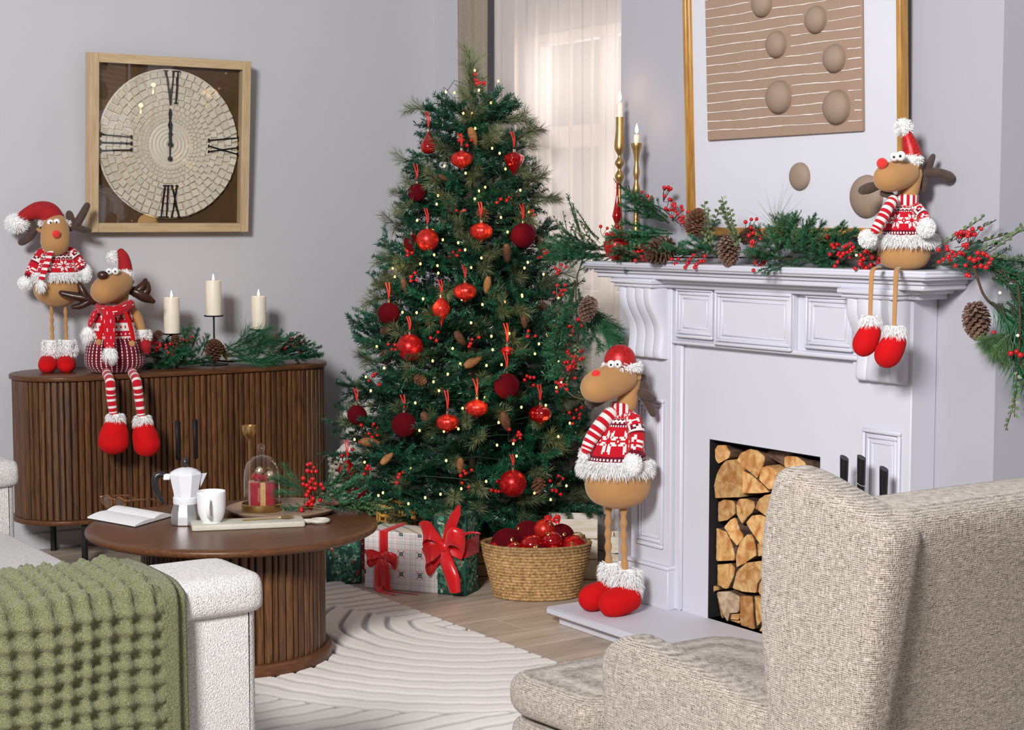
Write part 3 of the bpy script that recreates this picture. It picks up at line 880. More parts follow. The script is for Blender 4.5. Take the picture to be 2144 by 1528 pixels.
for ri, r in enumerate(radii):
    r *= sc
    sz = (radii[min(ri + 1, 8)] - radii[max(ri - 1, 0)]) / 2 * sc * (1.0 if 0 < ri < 8 else 2)
    sz = [.013, .015, .0175, .0205, .0235, .0265, .029, .0295, .028][ri] * sc
    n = int(2 * pi * r / (sz * 1.12))
    me = [MB().add(tile(sz * 1.0, sz * .98, .0055 + .0006 * ri, rt_)).mesh('tile', cream_m, True, 30) for _ in range(3)] if ri >= 3 else None
    for k in range(n):
        a = 2 * pi * (k + (ri % 2) * .5) / n
        x, z_ = r * cos(a), r * sin(a)
        rot = pi / 2 - a + rt_.uniform(-.2, .2)
        if ri >= 3: link('tile', me[k % 3], clk, (x, .032, zc + z_), (rt_.uniform(-.08, .08), rot, rt_.uniform(-.08, .08)))
        else: inner.add(tile(sz, sz * .95, .005, rt_), M=TR((x, .032, zc + z_)) @ Euler((0, rot, 0)).to_matrix().to_4x4())
o = inner.build('inner_tiles', cream_m, clk, angle=30); o['kind'] = 'stuff'
num_m = mat('clock_numeral_black', (.01, .009, .009), .35, var=.2)
def numeral(strokes, ang, name):
    """strokes in numeral space (x across, z up from inner to outer), placed at dial angle ang, reading outwards"""
    mb = MB()
    Mx = TR((0, .020, zc)) @ Euler((0, ang, 0)).to_matrix().to_4x4()
    for (xa, za, xb, zb, w) in strokes:
        mb.add(bar((xa, 0, za), (xb, 0, zb), w, .006), M=Mx)
    return mb.build(name, num_m, clk, smooth=False)
ri_, ro_ = .163 * sc, .288 * sc
def I(x, k=.80, w=.0075): return [(x * k, ri_, x, ro_, w), (x * k - .008, ri_, x * k + .008, ri_, .004), (x - .0105, ro_, x + .0105, ro_, .006)]
numeral([(-.0235, ro_, -.002, ri_ - .004, .0085), (.012, ro_, -.002, ri_ - .004, .004), (-.034, ro_, -.014, ro_, .005), (.003, ro_, .019, ro_, .005)] + I(.030, .72), 0, 'numeral_six')
numeral(I(-.033) + I(0) + I(.033), -pi / 2, 'numeral_three')
numeral(I(-.036, .62) + [(.002, ri_, .034, ro_, .0085), (.026, ri_, .006, ro_, .004), (-.004, ri_, .008, ri_, .004), (.020, ri_, .032, ri_, .004), (-.002, ro_, .012, ro_, .005), (.026, ro_, .042, ro_, .005)], pi / 2, 'numeral_nine')
numeral(I(.040, .58) + I(.016, .58) + [(-.040, ro_, -.008, ri_, .0085), (-.010, ro_, -.030, ri_, .004), (-.048, ro_, -.032, ro_, .005), (-.018, ro_, -.004, ro_, .005), (-.014, ri_, -.003, ri_, .004), (-.036, ri_, -.024, ri_, .004)], pi, 'numeral_twelve')
def hand(L, tail, w, y):
    mb = MB()
    out = [(-.003, -tail), (.003, -tail), (.0035, .0), (w * .6, L * .14), (w * .45, L * .25), (w, L * .36), (.0035, L * .42), (w * .8, L * .55), (.002, L * .66), (.0009, L), (-.0009, L), (-.002, L * .66), (-w * .8, L * .55), (-.0035, L * .42), (-w, L * .36), (-w * .45, L * .25), (-w * .6, L * .14), (-.0035, 0)]
    v, f = prism([(a, b) for a, b in out], y - .002, y, 'y')
    mb.add(([(a, b, zc + c) for a, b, c in v], f)); return mb
h1 = hand(.22 * sc, .055, .0105, .026)
v, f = lathe([(.0105, 0), (.0105, .004), (.001, .005)], 20); h1.add(([(a, .026 - c, zc - .06 + b) for a, b, c in v], f))
h1.build('clock_hand', num_m, clk)
h2 = hand(.12 * sc, .0, .0095, .0225)
v, f = lathe([(.011, 0), (.011, .004), (.004, .006), (.001, .006)], 20); h2.add(([(a, .0225 - c, zc + b) for a, b, c in v], f))
h2.build('clock_hand', num_m, clk)
MB().add(box(-cw + FWd, cw - FWd, .0125, .0145, FWd, CHh - FWd)).build('clock_glass', glass_mat('clock_glass_pane'), clk, smooth=False)
# ================================================================ SIDEBOARD
def stadium(x0, x1, y0, y1, n=20):
    r = (y1 - y0) / 2; cy = (y0 + y1) / 2; out = []
    for k in range(n + 1):
        a = -pi / 2 + pi * k / n; out.append((x1 - r + r * cos(a), cy + r * sin(a)))
    for k in range(n + 1):
        a = pi / 2 + pi * k / n; out.append((x0 + r + r * cos(a), cy + r * sin(a)))
    return out
SX0, SX1, SY0, SY1 = 2.045, 3.415, 6.345, 6.785
SBZ = .755
sb = thing('sideboard', 'long dark walnut sideboard with rounded slatted ends against the back wall', 'sideboard', ((SX0 + SX1) / 2, (SY0 + SY1) / 2, 0))
wpart(sb, 'sideboard_top', MB().add(pad(stadium(SX0, SX1, SY0, SY1, 24), .735, SBZ, .006, 'z', 3)), walnut_top)
wpart(sb, 'bottom_board', MB().add(pad(stadium(SX0, SX1, SY0, SY1, 24), .168, .188, .006, 'z', 3)), walnut_top)
q = .024
wpart(sb, 'carcass', MB().add(prism(stadium(SX0 + q, SX1 - q, SY0 + q, SY1 - q, 24), .188, .735)), core_m, angle=60)
def slat_mesh(w, d, h, name):
    # rounded-front tambour slat, back on y=0, front towards -y
    p = [(-w / 2, 0), (-w / 2, -d * .55), (-w * .36, -d * .9), (-w * .15, -d), (w * .15, -d), (w * .36, -d * .9), (w / 2, -d * .55), (w / 2, 0)]
    return MB().add(prism(p, 0, h, 'z')).mesh(name, walnut_m, True, 35)
sl_w = slat_mesh(.0222, .012, .543, 'slat'); sl_n = slat_mesh(.0168, .012, .543, 'slat')
inner_line = stadium(SX0 + q - .0015, SX1 - q + .0015, SY0 + q - .0015, SY1 - q + .0015, 60)
def walk(poly, step_fn):
    P = [np.array(p) for p in poly]; P.append(P[0]); acc = 0; nxt = .008; k = 0; out = []
    for a, b in zip(P[:-1], P[1:]):
        L = np.linalg.norm(b - a)
        if L < 1e-9: continue
        while nxt <= acc + L:
            t = (nxt - acc) / L; p = a + (b - a) * t; d = (b - a) / L
            out.append((p, atan2(d[1], d[0]), k)); nxt += step_fn(k); k += 1
        acc += L
    return out
cxs, cys = (SX0 + SX1) / 2, (SY0 + SY1) / 2
for p, a, k in walk(inner_line, lambda k: .0252 if (k * 7 % 5) else .0215):
    if p[1] > SY1 - .06 : continue
    link('slat', sl_w if (k * 7 % 5) else sl_n, sb, (p[0] - cxs, p[1] - cys, .1895), (0, 0, a))
for px in (372, 409):
    P = onY(px, 920, SY0 + .01)
    wpart(sb, 'handle', MB().add(box(P[0] - .009, P[0] + .009, SY0 + .002, SY0 + .018, .395, .555, .004)), black_m)
for x in (2.262, 3.20):
    for y in (6.378, 6.752):
        o = MB().add(lathe([(.0125, 0), (.0125, .168)], 14)).build('leg', black_m, sb); o.location = (x - cxs, y - cys, 0)

# ================================================================ COFFEE TABLE
TX, TY, TZ, TR_ = 2.155, 4.74, .425, .447
tb = thing('coffee_table', 'round dark walnut coffee table with a slatted drum base on the rug', 'table', (TX, TY, 0))
RUGZ = .012
MB().add(lathe([(.30, TZ - .024), (TR_ - .012, TZ - .024), (TR_ - .002, TZ - .018), (TR_, TZ - .012), (TR_ - .001, TZ - .005), (TR_ - .007, TZ - .0005), (TR_ - .03, TZ), (.001, TZ)], 96)).build('tabletop', walnut_top, tb, angle=50)
MB().add(lathe([(.268, RUGZ), (.268, TZ - .024)], 64)).build('drum', core_m, tb)
MB().add(lathe([(.25, RUGZ), (.300, RUGZ), (.302, RUGZ + .006), (.302, RUGZ + .030), (.297, RUGZ + .036), (.25, RUGZ + .036)], 80)).build('plinth', walnut_top, tb)
ts_w = slat_mesh(.0245, .014, TZ - .026 - RUGZ - .036, 'slat'); ts_n = slat_mesh(.0155, .014, TZ - .026 - RUGZ - .036, 'slat')
a = 0; k = 0
while a < 2 * pi - .05:
    w = .0275 if k % 3 else .0182
    am = a + w / .28 / 2
    link('slat', ts_w if k % 3 else ts_n, tb, (.268 * cos(am), .268 * sin(am), RUGZ + .0365), (0, 0, am + pi / 2))
    a += w / .28; k += 1

# ================================================================ RUG (carved pile: real ridges)
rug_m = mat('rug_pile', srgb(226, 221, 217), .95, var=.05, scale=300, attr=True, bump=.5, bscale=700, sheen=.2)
nx, ny = 420, 700
gx = np.linspace(.35, 2.935, nx); gy = np.linspace(1.2, 5.72, ny)
X, Y = np.meshgrid(gx, gy)
def ridge(d, p):
    t = np.abs((d / p) % 1 - .5) * 2          # 1 on the groove line
    return 1 - np.clip((t - .70) / .16, 0, 1)
wv = .004 * np.sin(X * 21 + Y * 13) + .003 * np.sin(X * 47 - Y * 31)
dA = np.hypot(X - 3.03, Y - 4.70) + wv
dB = Y + wv
hgt = np.where(dA < 1.08, ridge(dA, .077), ridge(dB, .078))
hgt = np.where(((X - 2.715) * .578 + (Y - 5.166) * .215 > 0), ridge(dB, .07), hgt)
Z = .003 + .0100 * hgt
V = np.stack([X, Y, Z], -1).reshape(-1, 3)
i = np.arange(ny - 1)[:, None] * nx + np.arange(nx - 1)[None, :]
F = np.stack([i, i + 1, i + nx + 1, i + nx], -1).reshape(-1, 4)
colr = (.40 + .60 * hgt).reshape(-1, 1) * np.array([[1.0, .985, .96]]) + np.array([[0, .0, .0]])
# skirt down to the floor
rim = np.concatenate([np.arange(nx), np.arange(1, ny) * nx + nx - 1, (ny - 1) * nx + np.arange(nx - 2, -1, -1), np.arange(ny - 2, 0, -1) * nx])
nb = len(V); low = V[rim].copy(); low[:, 2] = .0005
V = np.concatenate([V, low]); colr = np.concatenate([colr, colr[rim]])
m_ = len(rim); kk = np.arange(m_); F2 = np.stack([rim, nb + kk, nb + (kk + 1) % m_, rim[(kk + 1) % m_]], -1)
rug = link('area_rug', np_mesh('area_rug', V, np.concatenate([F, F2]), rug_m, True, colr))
props(rug, 'cream rug carved with curved ridges under the coffee table', 'rug')

# ================================================================ SOFA
sofa_m = weave_mat('ivory_boucle', srgb(144, 140, 137), srgb(213, 209, 207), 420, 240, .95, .7, (.30, .60))
AZ = .642
sofa = thing('sofa', 'ivory knit sofa with padded arms at the left of the picture', 'sofa', (1.0, 4.0, 0))
def sofa_arm(y0, y1, dx=0.0):
    lo = MB().add(pad(round_poly([(.56, .06), (1.452 + dx, .06), (1.452 + dx, .585), (.56, .585)], .02, 3), y0 + .008, y1 - .008, .02, 'y', 3))
    wpart(sofa, 'arm_panel', lo, sofa_m, angle=60)
    yc = (y0 + y1) / 2; hw = (y1 - y0) / 2
    sec = []
    # rolled arm cap: section in (y, z), swept along x with a rounded nose
    prof = round_poly([(-hw - .012, .560), (hw + .012, .560), (hw + .012, AZ), (-hw - .012, AZ)], [.03, .03, .075, .075], 8)
    xs = [(x_ + (dx if x_ > 1 else 0), k_) for x_, k_ in [(.56, 1), (1.25, 1), (1.40, 1), (1.43, .985), (1.449, .95), (1.459, .88), (1.462, .74), (1.460, .6)]]
    rings = [[(x, yc + a * (.4 + .6 * k if k < 1 else 1), .6075 + (b - .6075) * k) for a, b in prof] for x, k in xs]
    wpart(sofa, 'arm_cap', MB().add(loft(rings)), sofa_m, angle=60)
sofa_arm(3.075, 3.295); sofa_arm(4.965, 5.185, .10)
wpart(sofa, 'seat_base', MB().add(box(.56, 1.46, 3.297, 4.963, .06, .30, .02)), sofa_m)
for y0, y1 in ((3.30, 4.13), (4.135, 4.962)):
    wpart(sofa, 'seat_cushion', MB().add(pad(round_poly([(.80, y0), (1.53, y0), (1.53, y1), (.80, y1)], .05, 4), .302, .432, .03, 'z', 4, .012)), sofa_m, angle=60)
    wpart(sofa, 'back_cushion', MB().add(pad(round_poly([(y0, .435), (y1, .435), (y1, .84), (y0, .84)], .07, 4), .62, .80, .05, 'x', 4, .015)), sofa_m, angle=60)
wpart(sofa, 'sofa_back', MB().add(pad(round_poly([(3.08, .06), (5.18, .06), (5.18, .80), (3.08, .80)], .06, 4), .44, .60, .04, 'x', 4)), sofa_m, angle=60)
for x in (.55, 1.40):
    for y in (3.13, 5.13):
        o = MB().add(lathe([(.014, RUGZ), (.02, .06)], 12)).build('leg', black_m, sofa); o.location = (x - 1.0, y - 4.0, 0)

cush_m = weave_mat('beige_cushion', srgb(128, 116, 100), srgb(170, 158, 140), 420, 80, .9, .4)
cu = thing('throw_cushion', 'beige cushion leaning on the sofa at the left edge', 'cushion', (1.20, 4.25, .445))
def cushion(w, t, n=18):
    rings = []; v = []; f = []
    for s in (1, -1):
        for j in range(n + 1):
            for i in range(n + 1):
                a, b = i / n * 2 - 1, j / n * 2 - 1
                k = max(0, (1 - a ** 4) * (1 - b ** 4)) ** .5
                pinch = 1 - .07 * (1 - abs(a)) * abs(b) ** 3 * 0 - .05 * (a * a) * (1 - b * b) * 0
                v.append((a * w / 2 * (1 - .06 * (1 - a * a) * 0 - .05 * (1 - abs(b)) ** .5 * abs(a) ** 6), s * t / 2 * k, w / 2 + b * w / 2 * (1 - .05 * (1 - abs(a)) ** .5 * abs(b) ** 6)))
    o = (n + 1) ** 2
    for j in range(n):
        for i in range(n):
            q = (j * (n + 1) + i, j * (n + 1) + i + 1, (j + 1) * (n + 1) + i + 1, (j + 1) * (n + 1) + i)
            f.append(q); f.append(tuple(o + x for x in reversed(q)))
    return v, f
MB().add(cushion(.42, .15)).build('cover', cush_m, cu, angle=80)
cu.location = (1.105, 4.42, .447); cu.rotation_euler = (radians(-24), 0, radians(74))

# waffle throw over the near arm: one sheet, real waffle cells
throw_m = weave_mat('olive_waffle', srgb(68, 70, 44), srgb(120, 122, 88), 520, 300, .95, .8, (.32, .6))
def throw_sheet(xa, xb, path, cell, amp, lift, seed):
    """path: (y, z, ny, nz) polyline over the arm; the sheet runs along x"""
    P = smooth_path([(p[0], p[1], 0) for p in path], 8)
    Ls = [0]
    for a, b in zip(P[:-1], P[1:]): Ls.append(Ls[-1] + np.linalg.norm(b - a))
    step = .0052; n = int(Ls[-1] / step); m = int((xb - xa) / step)
    ss = np.linspace(0, Ls[-1], n); yy = np.interp(ss, Ls, [p[0] for p in P]); zz = np.interp(ss, Ls, [p[1] for p in P])
    ty = np.gradient(yy); tz = np.gradient(zz); l = np.hypot(ty, tz); ny = tz / l; nz = -ty / l
    xs = np.linspace(xa, xb, m)
    SS, XX = np.meshgrid(ss, xs, indexing='ij')
    wob = .004 * np.sin(XX * 23 + seed) + .003 * np.sin(SS * 17 + XX * 9)
    u = (XX + wob) / cell[0]; v = (SS + wob * .7) / cell[1]
    fu = np.abs((u % 1) - .5) * 2; fv = np.abs((v % 1) - .5) * 2      # 1 on cell borders
    row = np.floor(v).astype(int); col = np.floor(u).astype(int)
    rr_ = np.hypot((u % 1) - .5, (v % 1) - .5)
    rib = np.clip((rr_ - .24) / .14, 0, 1) ** 1.3
    rib0 = np.maximum(.8 * np.clip((fu - .56) / .2, 0, 1), np.clip((fv - .60) / .2, 0, 1))
    knot = np.clip((fu - .5) / .3, 0, 1) * np.clip((fv - .5) / .3, 0, 1)
    hh = amp * (rib * (.75 + .06 * np.sin(XX * 900)) + .7 * knot) + .0022 * np.sin(XX * 31 + seed) + .003 * np.sin(SS * 26 + XX * 8)
    # hem band at the right border
    hem = XX > xb - .035
    hh = np.where(hem, amp * .55 + .0012 * np.sin(XX * 700) * np.sin(SS * 700), hh)
    hh += lift
    V = np.stack([XX, yy[:, None] + ny[:, None] * hh, zz[:, None] + nz[:, None] * hh], -1).reshape(-1, 3)
    i = np.arange(n - 1)[:, None] * m + np.arange(m - 1)[None, :]
    F = np.stack([i, i + 1, i + m + 1, i + m], -1).reshape(-1, 4)
    return V, F
yn = 3.075 - .026
pth = [(3.32, .50), (3.318, .59), (3.308, .640), (3.26, .648), (3.19, .6495), (3.11, .647), (3.068, .636), (3.050, .62), (3.046, .57), (3.044, .45), (3.040, .30), (3.036, .14)]
blk = thing('throw_blanket', 'olive green waffle throw draped over the near sofa arm', 'blanket', (0, 0, 0))
V1, F1 = throw_sheet(.62, 1.262, pth, (.0400, .0355), .0150, .003, 1.0)
V2, F2_ = throw_sheet(1.0, 1.284, pth, (.0400, .0355), .004, -.004, 2.0)
link('top_layer', np_mesh('top_layer', V1, F1, throw_m, True), blk)
link('under_layer', np_mesh('under_layer', V2, F2_, throw_m, True), blk)
for nm in ('top_layer', 'under_layer'):
    md = bpy.data.objects[nm].modifiers.new('thickness', 'SOLIDIFY'); md.thickness = .003; md.offset = 1

# ================================================================ ARMCHAIR
chair_m = weave_mat('oat_tweed', srgb(82, 70, 56), srgb(192, 181, 171), 560, 70, .92, .7, (.34, .64), 95)
AX0, AX1 = 1.872, 2.64
chair = thing('wing_armchair', 'oatmeal tweed wingback armchair seen from behind in the right foreground', 'armchair', ((AX0 + AX1) / 2, 2.3, 0))
for s in (0, 1):
    xo = AX0 if s == 0 else AX1; d = 1 if s == 0 else -1
    # arm: low panel sloping towards the back
    arm = round_poly([(1.90, .20), (2.478, .22), (2.505, .545), (2.44, .586), (2.20, .562), (1.90, .515)], [.03, .03, .05, .05, .05, .02], 6)
    wpart(chair, 'arm', MB().add(pad(arm, min(xo + d * .008, xo + d * .095), max(xo + d * .008, xo + d * .095), .030, 'x', 5, .004)), chair_m, angle=60)
    wing = round_poly([(1.835, .43), (2.02, .40), (2.058, .72), (2.052, .86), (2.018, .957), (1.955, .952), (1.80, .908), (1.748, .884)], [.03, .04, .08, .06, .05, .04, .05, .03], 6)
    wpart(chair, 'wing', MB().add(pad(wing, min(xo, xo + d * .085), max(xo, xo + d * .085), .030, 'x', 6, .004)), chair_m, angle=85)
# back panel: padded slab, leaning; built as a loft of rounded sections from bottom to top
rings = []
for z, y0, y1, ins in ((.40, 1.868, 1.99, .012), (.55, 1.838, 1.985, .003), (.70, 1.805, 1.965, .0), (.81, 1.775, 1.945, .0), (.862, 1.762, 1.935, .003), (.888, 1.762, 1.93, .010), (.903, 1.775, 1.915, .022), (.910, 1.80, 1.895, .045)):
    pl = round_poly([(AX0 + .014 + ins, y0), (AX1 - .014 - ins, y0), (AX1 - .014 - ins, y1), (AX0 + .014 + ins, y1)], .035, 5)
    cxm = (AX0 + AX1) / 2
    rings.append([(a, b - .010 * (1 - ((a - cxm) / .34) ** 2), z + .004 * (1 - ((a - cxm) / .34) ** 2) * (z > .8)) for a, b in pl])
wpart(chair, 'backrest', MB().add(loft(rings)), chair_m, angle=60)
# inner back cushion
wpart(chair, 'back_cushion', MB().add(pad(round_poly([(AX0 + .09, .44), (AX1 - .09, .44), (AX1 - .09, .88), (AX0 + .09, .88)], .05, 4), 1.985, 2.06, .03, 'y', 4, .01)), chair_m, angle=60)
seat = round_poly([(AX0 + .10, 2.06), (AX1 - .10, 2.06), (AX1 - .097, 2.50), (AX1 - .10, 2.60), (AX1 - .15, 2.84), (AX0 + .03, 2.835), (AX0 + .0, 2.77), (AX0 + .015, 2.56), (AX0 + .097, 2.51)], [.02, .02, .03, .05, .09, .08, .06, .03, .02], 6)
wpart(chair, 'seat_cushion', MB().add(pad(seat, .345, .43, .034, 'z', 5, .008)), chair_m, angle=60)
base = round_poly([(AX0 + .02, 1.90), (AX1 - .02, 1.90), (AX1 - .12, 2.83), (AX0 + .03, 2.83), (AX0 + .0, 2.76)], [.02, .03, .08, .06, .05], 5)
wpart(chair, 'seat_frame', MB().add(pad(base, .255, .338, .028, 'z', 4)), chair_m, angle=60)
for x, y, dx, dy in ((AX0 + .085, 2.745, -.03, .03), (AX1 - .08, 2.745, .03, .03), (AX0 + .08, 1.96, -.03, -.05), (AX1 - .08, 1.96, .03, -.05)):
    wpart(chair, 'leg', MB().add(tube([(x + dx, y + dy, RUGZ if x < 2.9 else 0), (x, y, .262)], [.010, .017], 14)), black_m)
# ================================================================ PLUSH REINDEER
tan_m = mat('tan_velvet', srgb(178, 132, 84), .85, var=.07, scale=14, bump=.06, bscale=500, sheen=.35, sheen_tint=(1, .85, .65), spec=.2)
antler_m = mat('brown_felt_antler', srgb(74, 57, 49), .9, var=.18, scale=50, bump=.2, bscale=400, sheen=.2)
leather_m = mat('brown_leatherette', srgb(58, 30, 22), .32, var=.25, scale=40, bump=.15, bscale=150)
redfelt_m = mat('red_felt', srgb(196, 16, 20), .9, var=.06, scale=30, bump=.1, bscale=500, sheen=.1, sheen_tint=(1, .2, .2), spec=.15)
fur_m = mat('white_fur', (.95, .945, .94), .85, var=.02, scale=50, sheen=.5, spec=.1)
red_glit = glitter_mat('red_sequin_cloth', srgb(150, 8, 14), srgb(222, 36, 38), 420, .4, .25)
redhat_m = mat('red_hat_cloth', srgb(158, 8, 18), .85, var=.14, scale=60, bump=.3, bscale=400, sheen=.05)
knit_m = mat('fair_isle_knit', (.95, .95, .95), .92, var=.05, scale=300, attr=True, bump=.35, bscale=500, sheen=.15, spec=.15)
eye_m = mat('white_eye', srgb(244, 244, 242), .3, var=.01)
pupil_m = mat('black_pupil', (.01, .01, .01), .15, var=.1)
pomp_m = mat('red_pompom_nose', srgb(226, 40, 28), .8, var=.08, scale=80, bump=.4, bscale=300, sheen=.3)
CR, CW_, CB = srgb(196, 22, 40), srgb(238, 232, 228), srgb(112, 16, 40)
PIX = {'R': CR, 'W': CW_, 'B': CB}
FAIR = """RRRRRRRRRRRR
RWRRWRRWRRWR
RRRRRRRRRRRR
RRRRRWRRRRRR
RWRRWWWRRWRR
RRWRRWRRWRRR
RWWWWRWWWWRR
RRWRRWRRWRRR
RWRRWWWRRWRR
RRRRRWRRRRRR
RRRRRRRRRRRR
BWBWBWBWBWBW
BBBBBBBBBBBB
BWWBBWWBBWWB
WWWWWWWWWWWW
WBBWWBBWWBBW
BBBBBBBBBBBB
BWBWBWBWBWBW
RRRRRRRRRRRR
RRRWRRRWRRRR
RRRWWRWWRRRR
RRRWWRWWRRRR
WWWRWRWRWWWR
RWWWRRRWWWRR
RRRRRRRRRRRW
RWWWRRRWWWRR
WWWRWRWRWWWR
RRRWWRWWRRRR
RRRWWRWWRRRR
RRRWRRRWRRRR
RRRRRRRRRRRR
BBBBBBBBBBBB
BWBWBWBWBWBW
BBBBBBBBBBBB
BWBBWWBBWWBB
RRRRRRRRRRRR""".split()
XMAS = """RRRRRRRRRRRR
WRWRWRWRWRWR
RRRRRRRRRRRR
WWWWWWWWWWWW
RWRWRWRWRWRW
WWWWWWWWWWWW
RRRRRRRRRRRR
RRWRRRRWRRRR
RWWWRRWWWRRR
RRWRRRRWRRRR
RRRRRRRRRRRR
WWWWWWWWWWWW
WRWWRWWRWWRW
WWWWWWWWWWWW
RRRRRRRRRRRR
RWRRWRRWRRWR
RRRRRRRRRRRR
WWWWWWWWWWWW
RWRWRWRWRWRW
RRRRRRRRRRRR""".split()
DOTS = """BBWB
BBWB
BBBB""".split()
def pix_loft(sections, rows, pattern, n=72, twist=0.0):
    """sections: (z, cx, cy, rx, ry) from top to bottom, smoothly interpolated to `rows` stitch rows"""
    Q = smooth_path([list(s) for s in sections], 6)
    zs = np.array([q[0] for q in Q]); t0 = np.linspace(0, 1, len(Q)); t1 = np.linspace(0, 1, rows + 1)
    q = np.stack([np.interp(t1, t0, [p[k] for p in Q]) for k in range(5)], 1)
    v = []; f = []; c = []
    for z, cx, cy, rx, ry in q:
        for i in range(n):
            a = 2 * pi * i / n
            v.append((cx + rx * cos(a), cy + ry * sin(a), z))
    for k in range(rows):
        prow = pattern[int(k * len(pattern) / rows)] if len(pattern) > 8 else pattern[k % len(pattern)]
        for i in range(n):
            j = (i + 1) % n
            f.append((k * n + n + i, k * n + n + j, k * n + j, k * n + i))
            c.append(PIX[prow[i % len(prow)]])
    f.append(tuple(range(n))); c.append(CR); f.append(tuple(range(rows * n + n - 1, rows * n - 1, -1))); c.append(CR)
    return v, f, c
def striped_tube(path, rad, n_str, n=20, ca=CR, cb=CW_, sub=8, caps='round', flat=1.0, pattern=None):
    v, f = tube(path, rad, n, sub, caps, flat)
    nr = (len(f) - 2) // n; c = []
    for k in range(nr):
        for i in range(n):
            if pattern: c.append(PIX[pattern[int(k * len(pattern) / nr) % len(pattern)][i % len(pattern[0])]])
            else: c.append(ca if int(k / nr * n_str * 2) % 2 == 0 else cb)
    return v, f, c + [ca, ca]
def fur_ring(cx, cy, z, rx, ry, h, n, L, droop=.5, seed=1, width=.0026):
    r = np.random.default_rng(seed)
    a = r.uniform(0, 2 * pi, n); dz = r.uniform(-h / 2, h / 2, n); b = np.sqrt(np.maximum(0, 1 - (dz / h * 1.6) ** 2)) * .012
    P = np.stack([cx + (rx + b) * np.cos(a), cy + (ry + b) * np.sin(a), z + dz], 1)
    N = np.stack([np.cos(a), np.sin(a), dz / h * .8], 1)
    return fur(P, N, L, width, droop, .45, r)
def fur_ball(c, rad, n, L, seed=1, droop=.002, width=.0024):
    r = np.random.default_rng(seed); N = r.normal(0, 1, (n, 3)); N /= np.linalg.norm(N, axis=1)[:, None]
    return fur(np.array(c) + N * np.array(rad), N, L, width, droop, .4, r)
def fur_obj(name, parts, parent, core=None):
    """one fur piece: hair blades over a soft core"""
    mb = MB()
    for V, F in parts: mb.add((V.tolist(), F.tolist()))
    for cf in (core or []): mb.add(cf)
    return mb.build(name, fur_m, parent, angle=180)

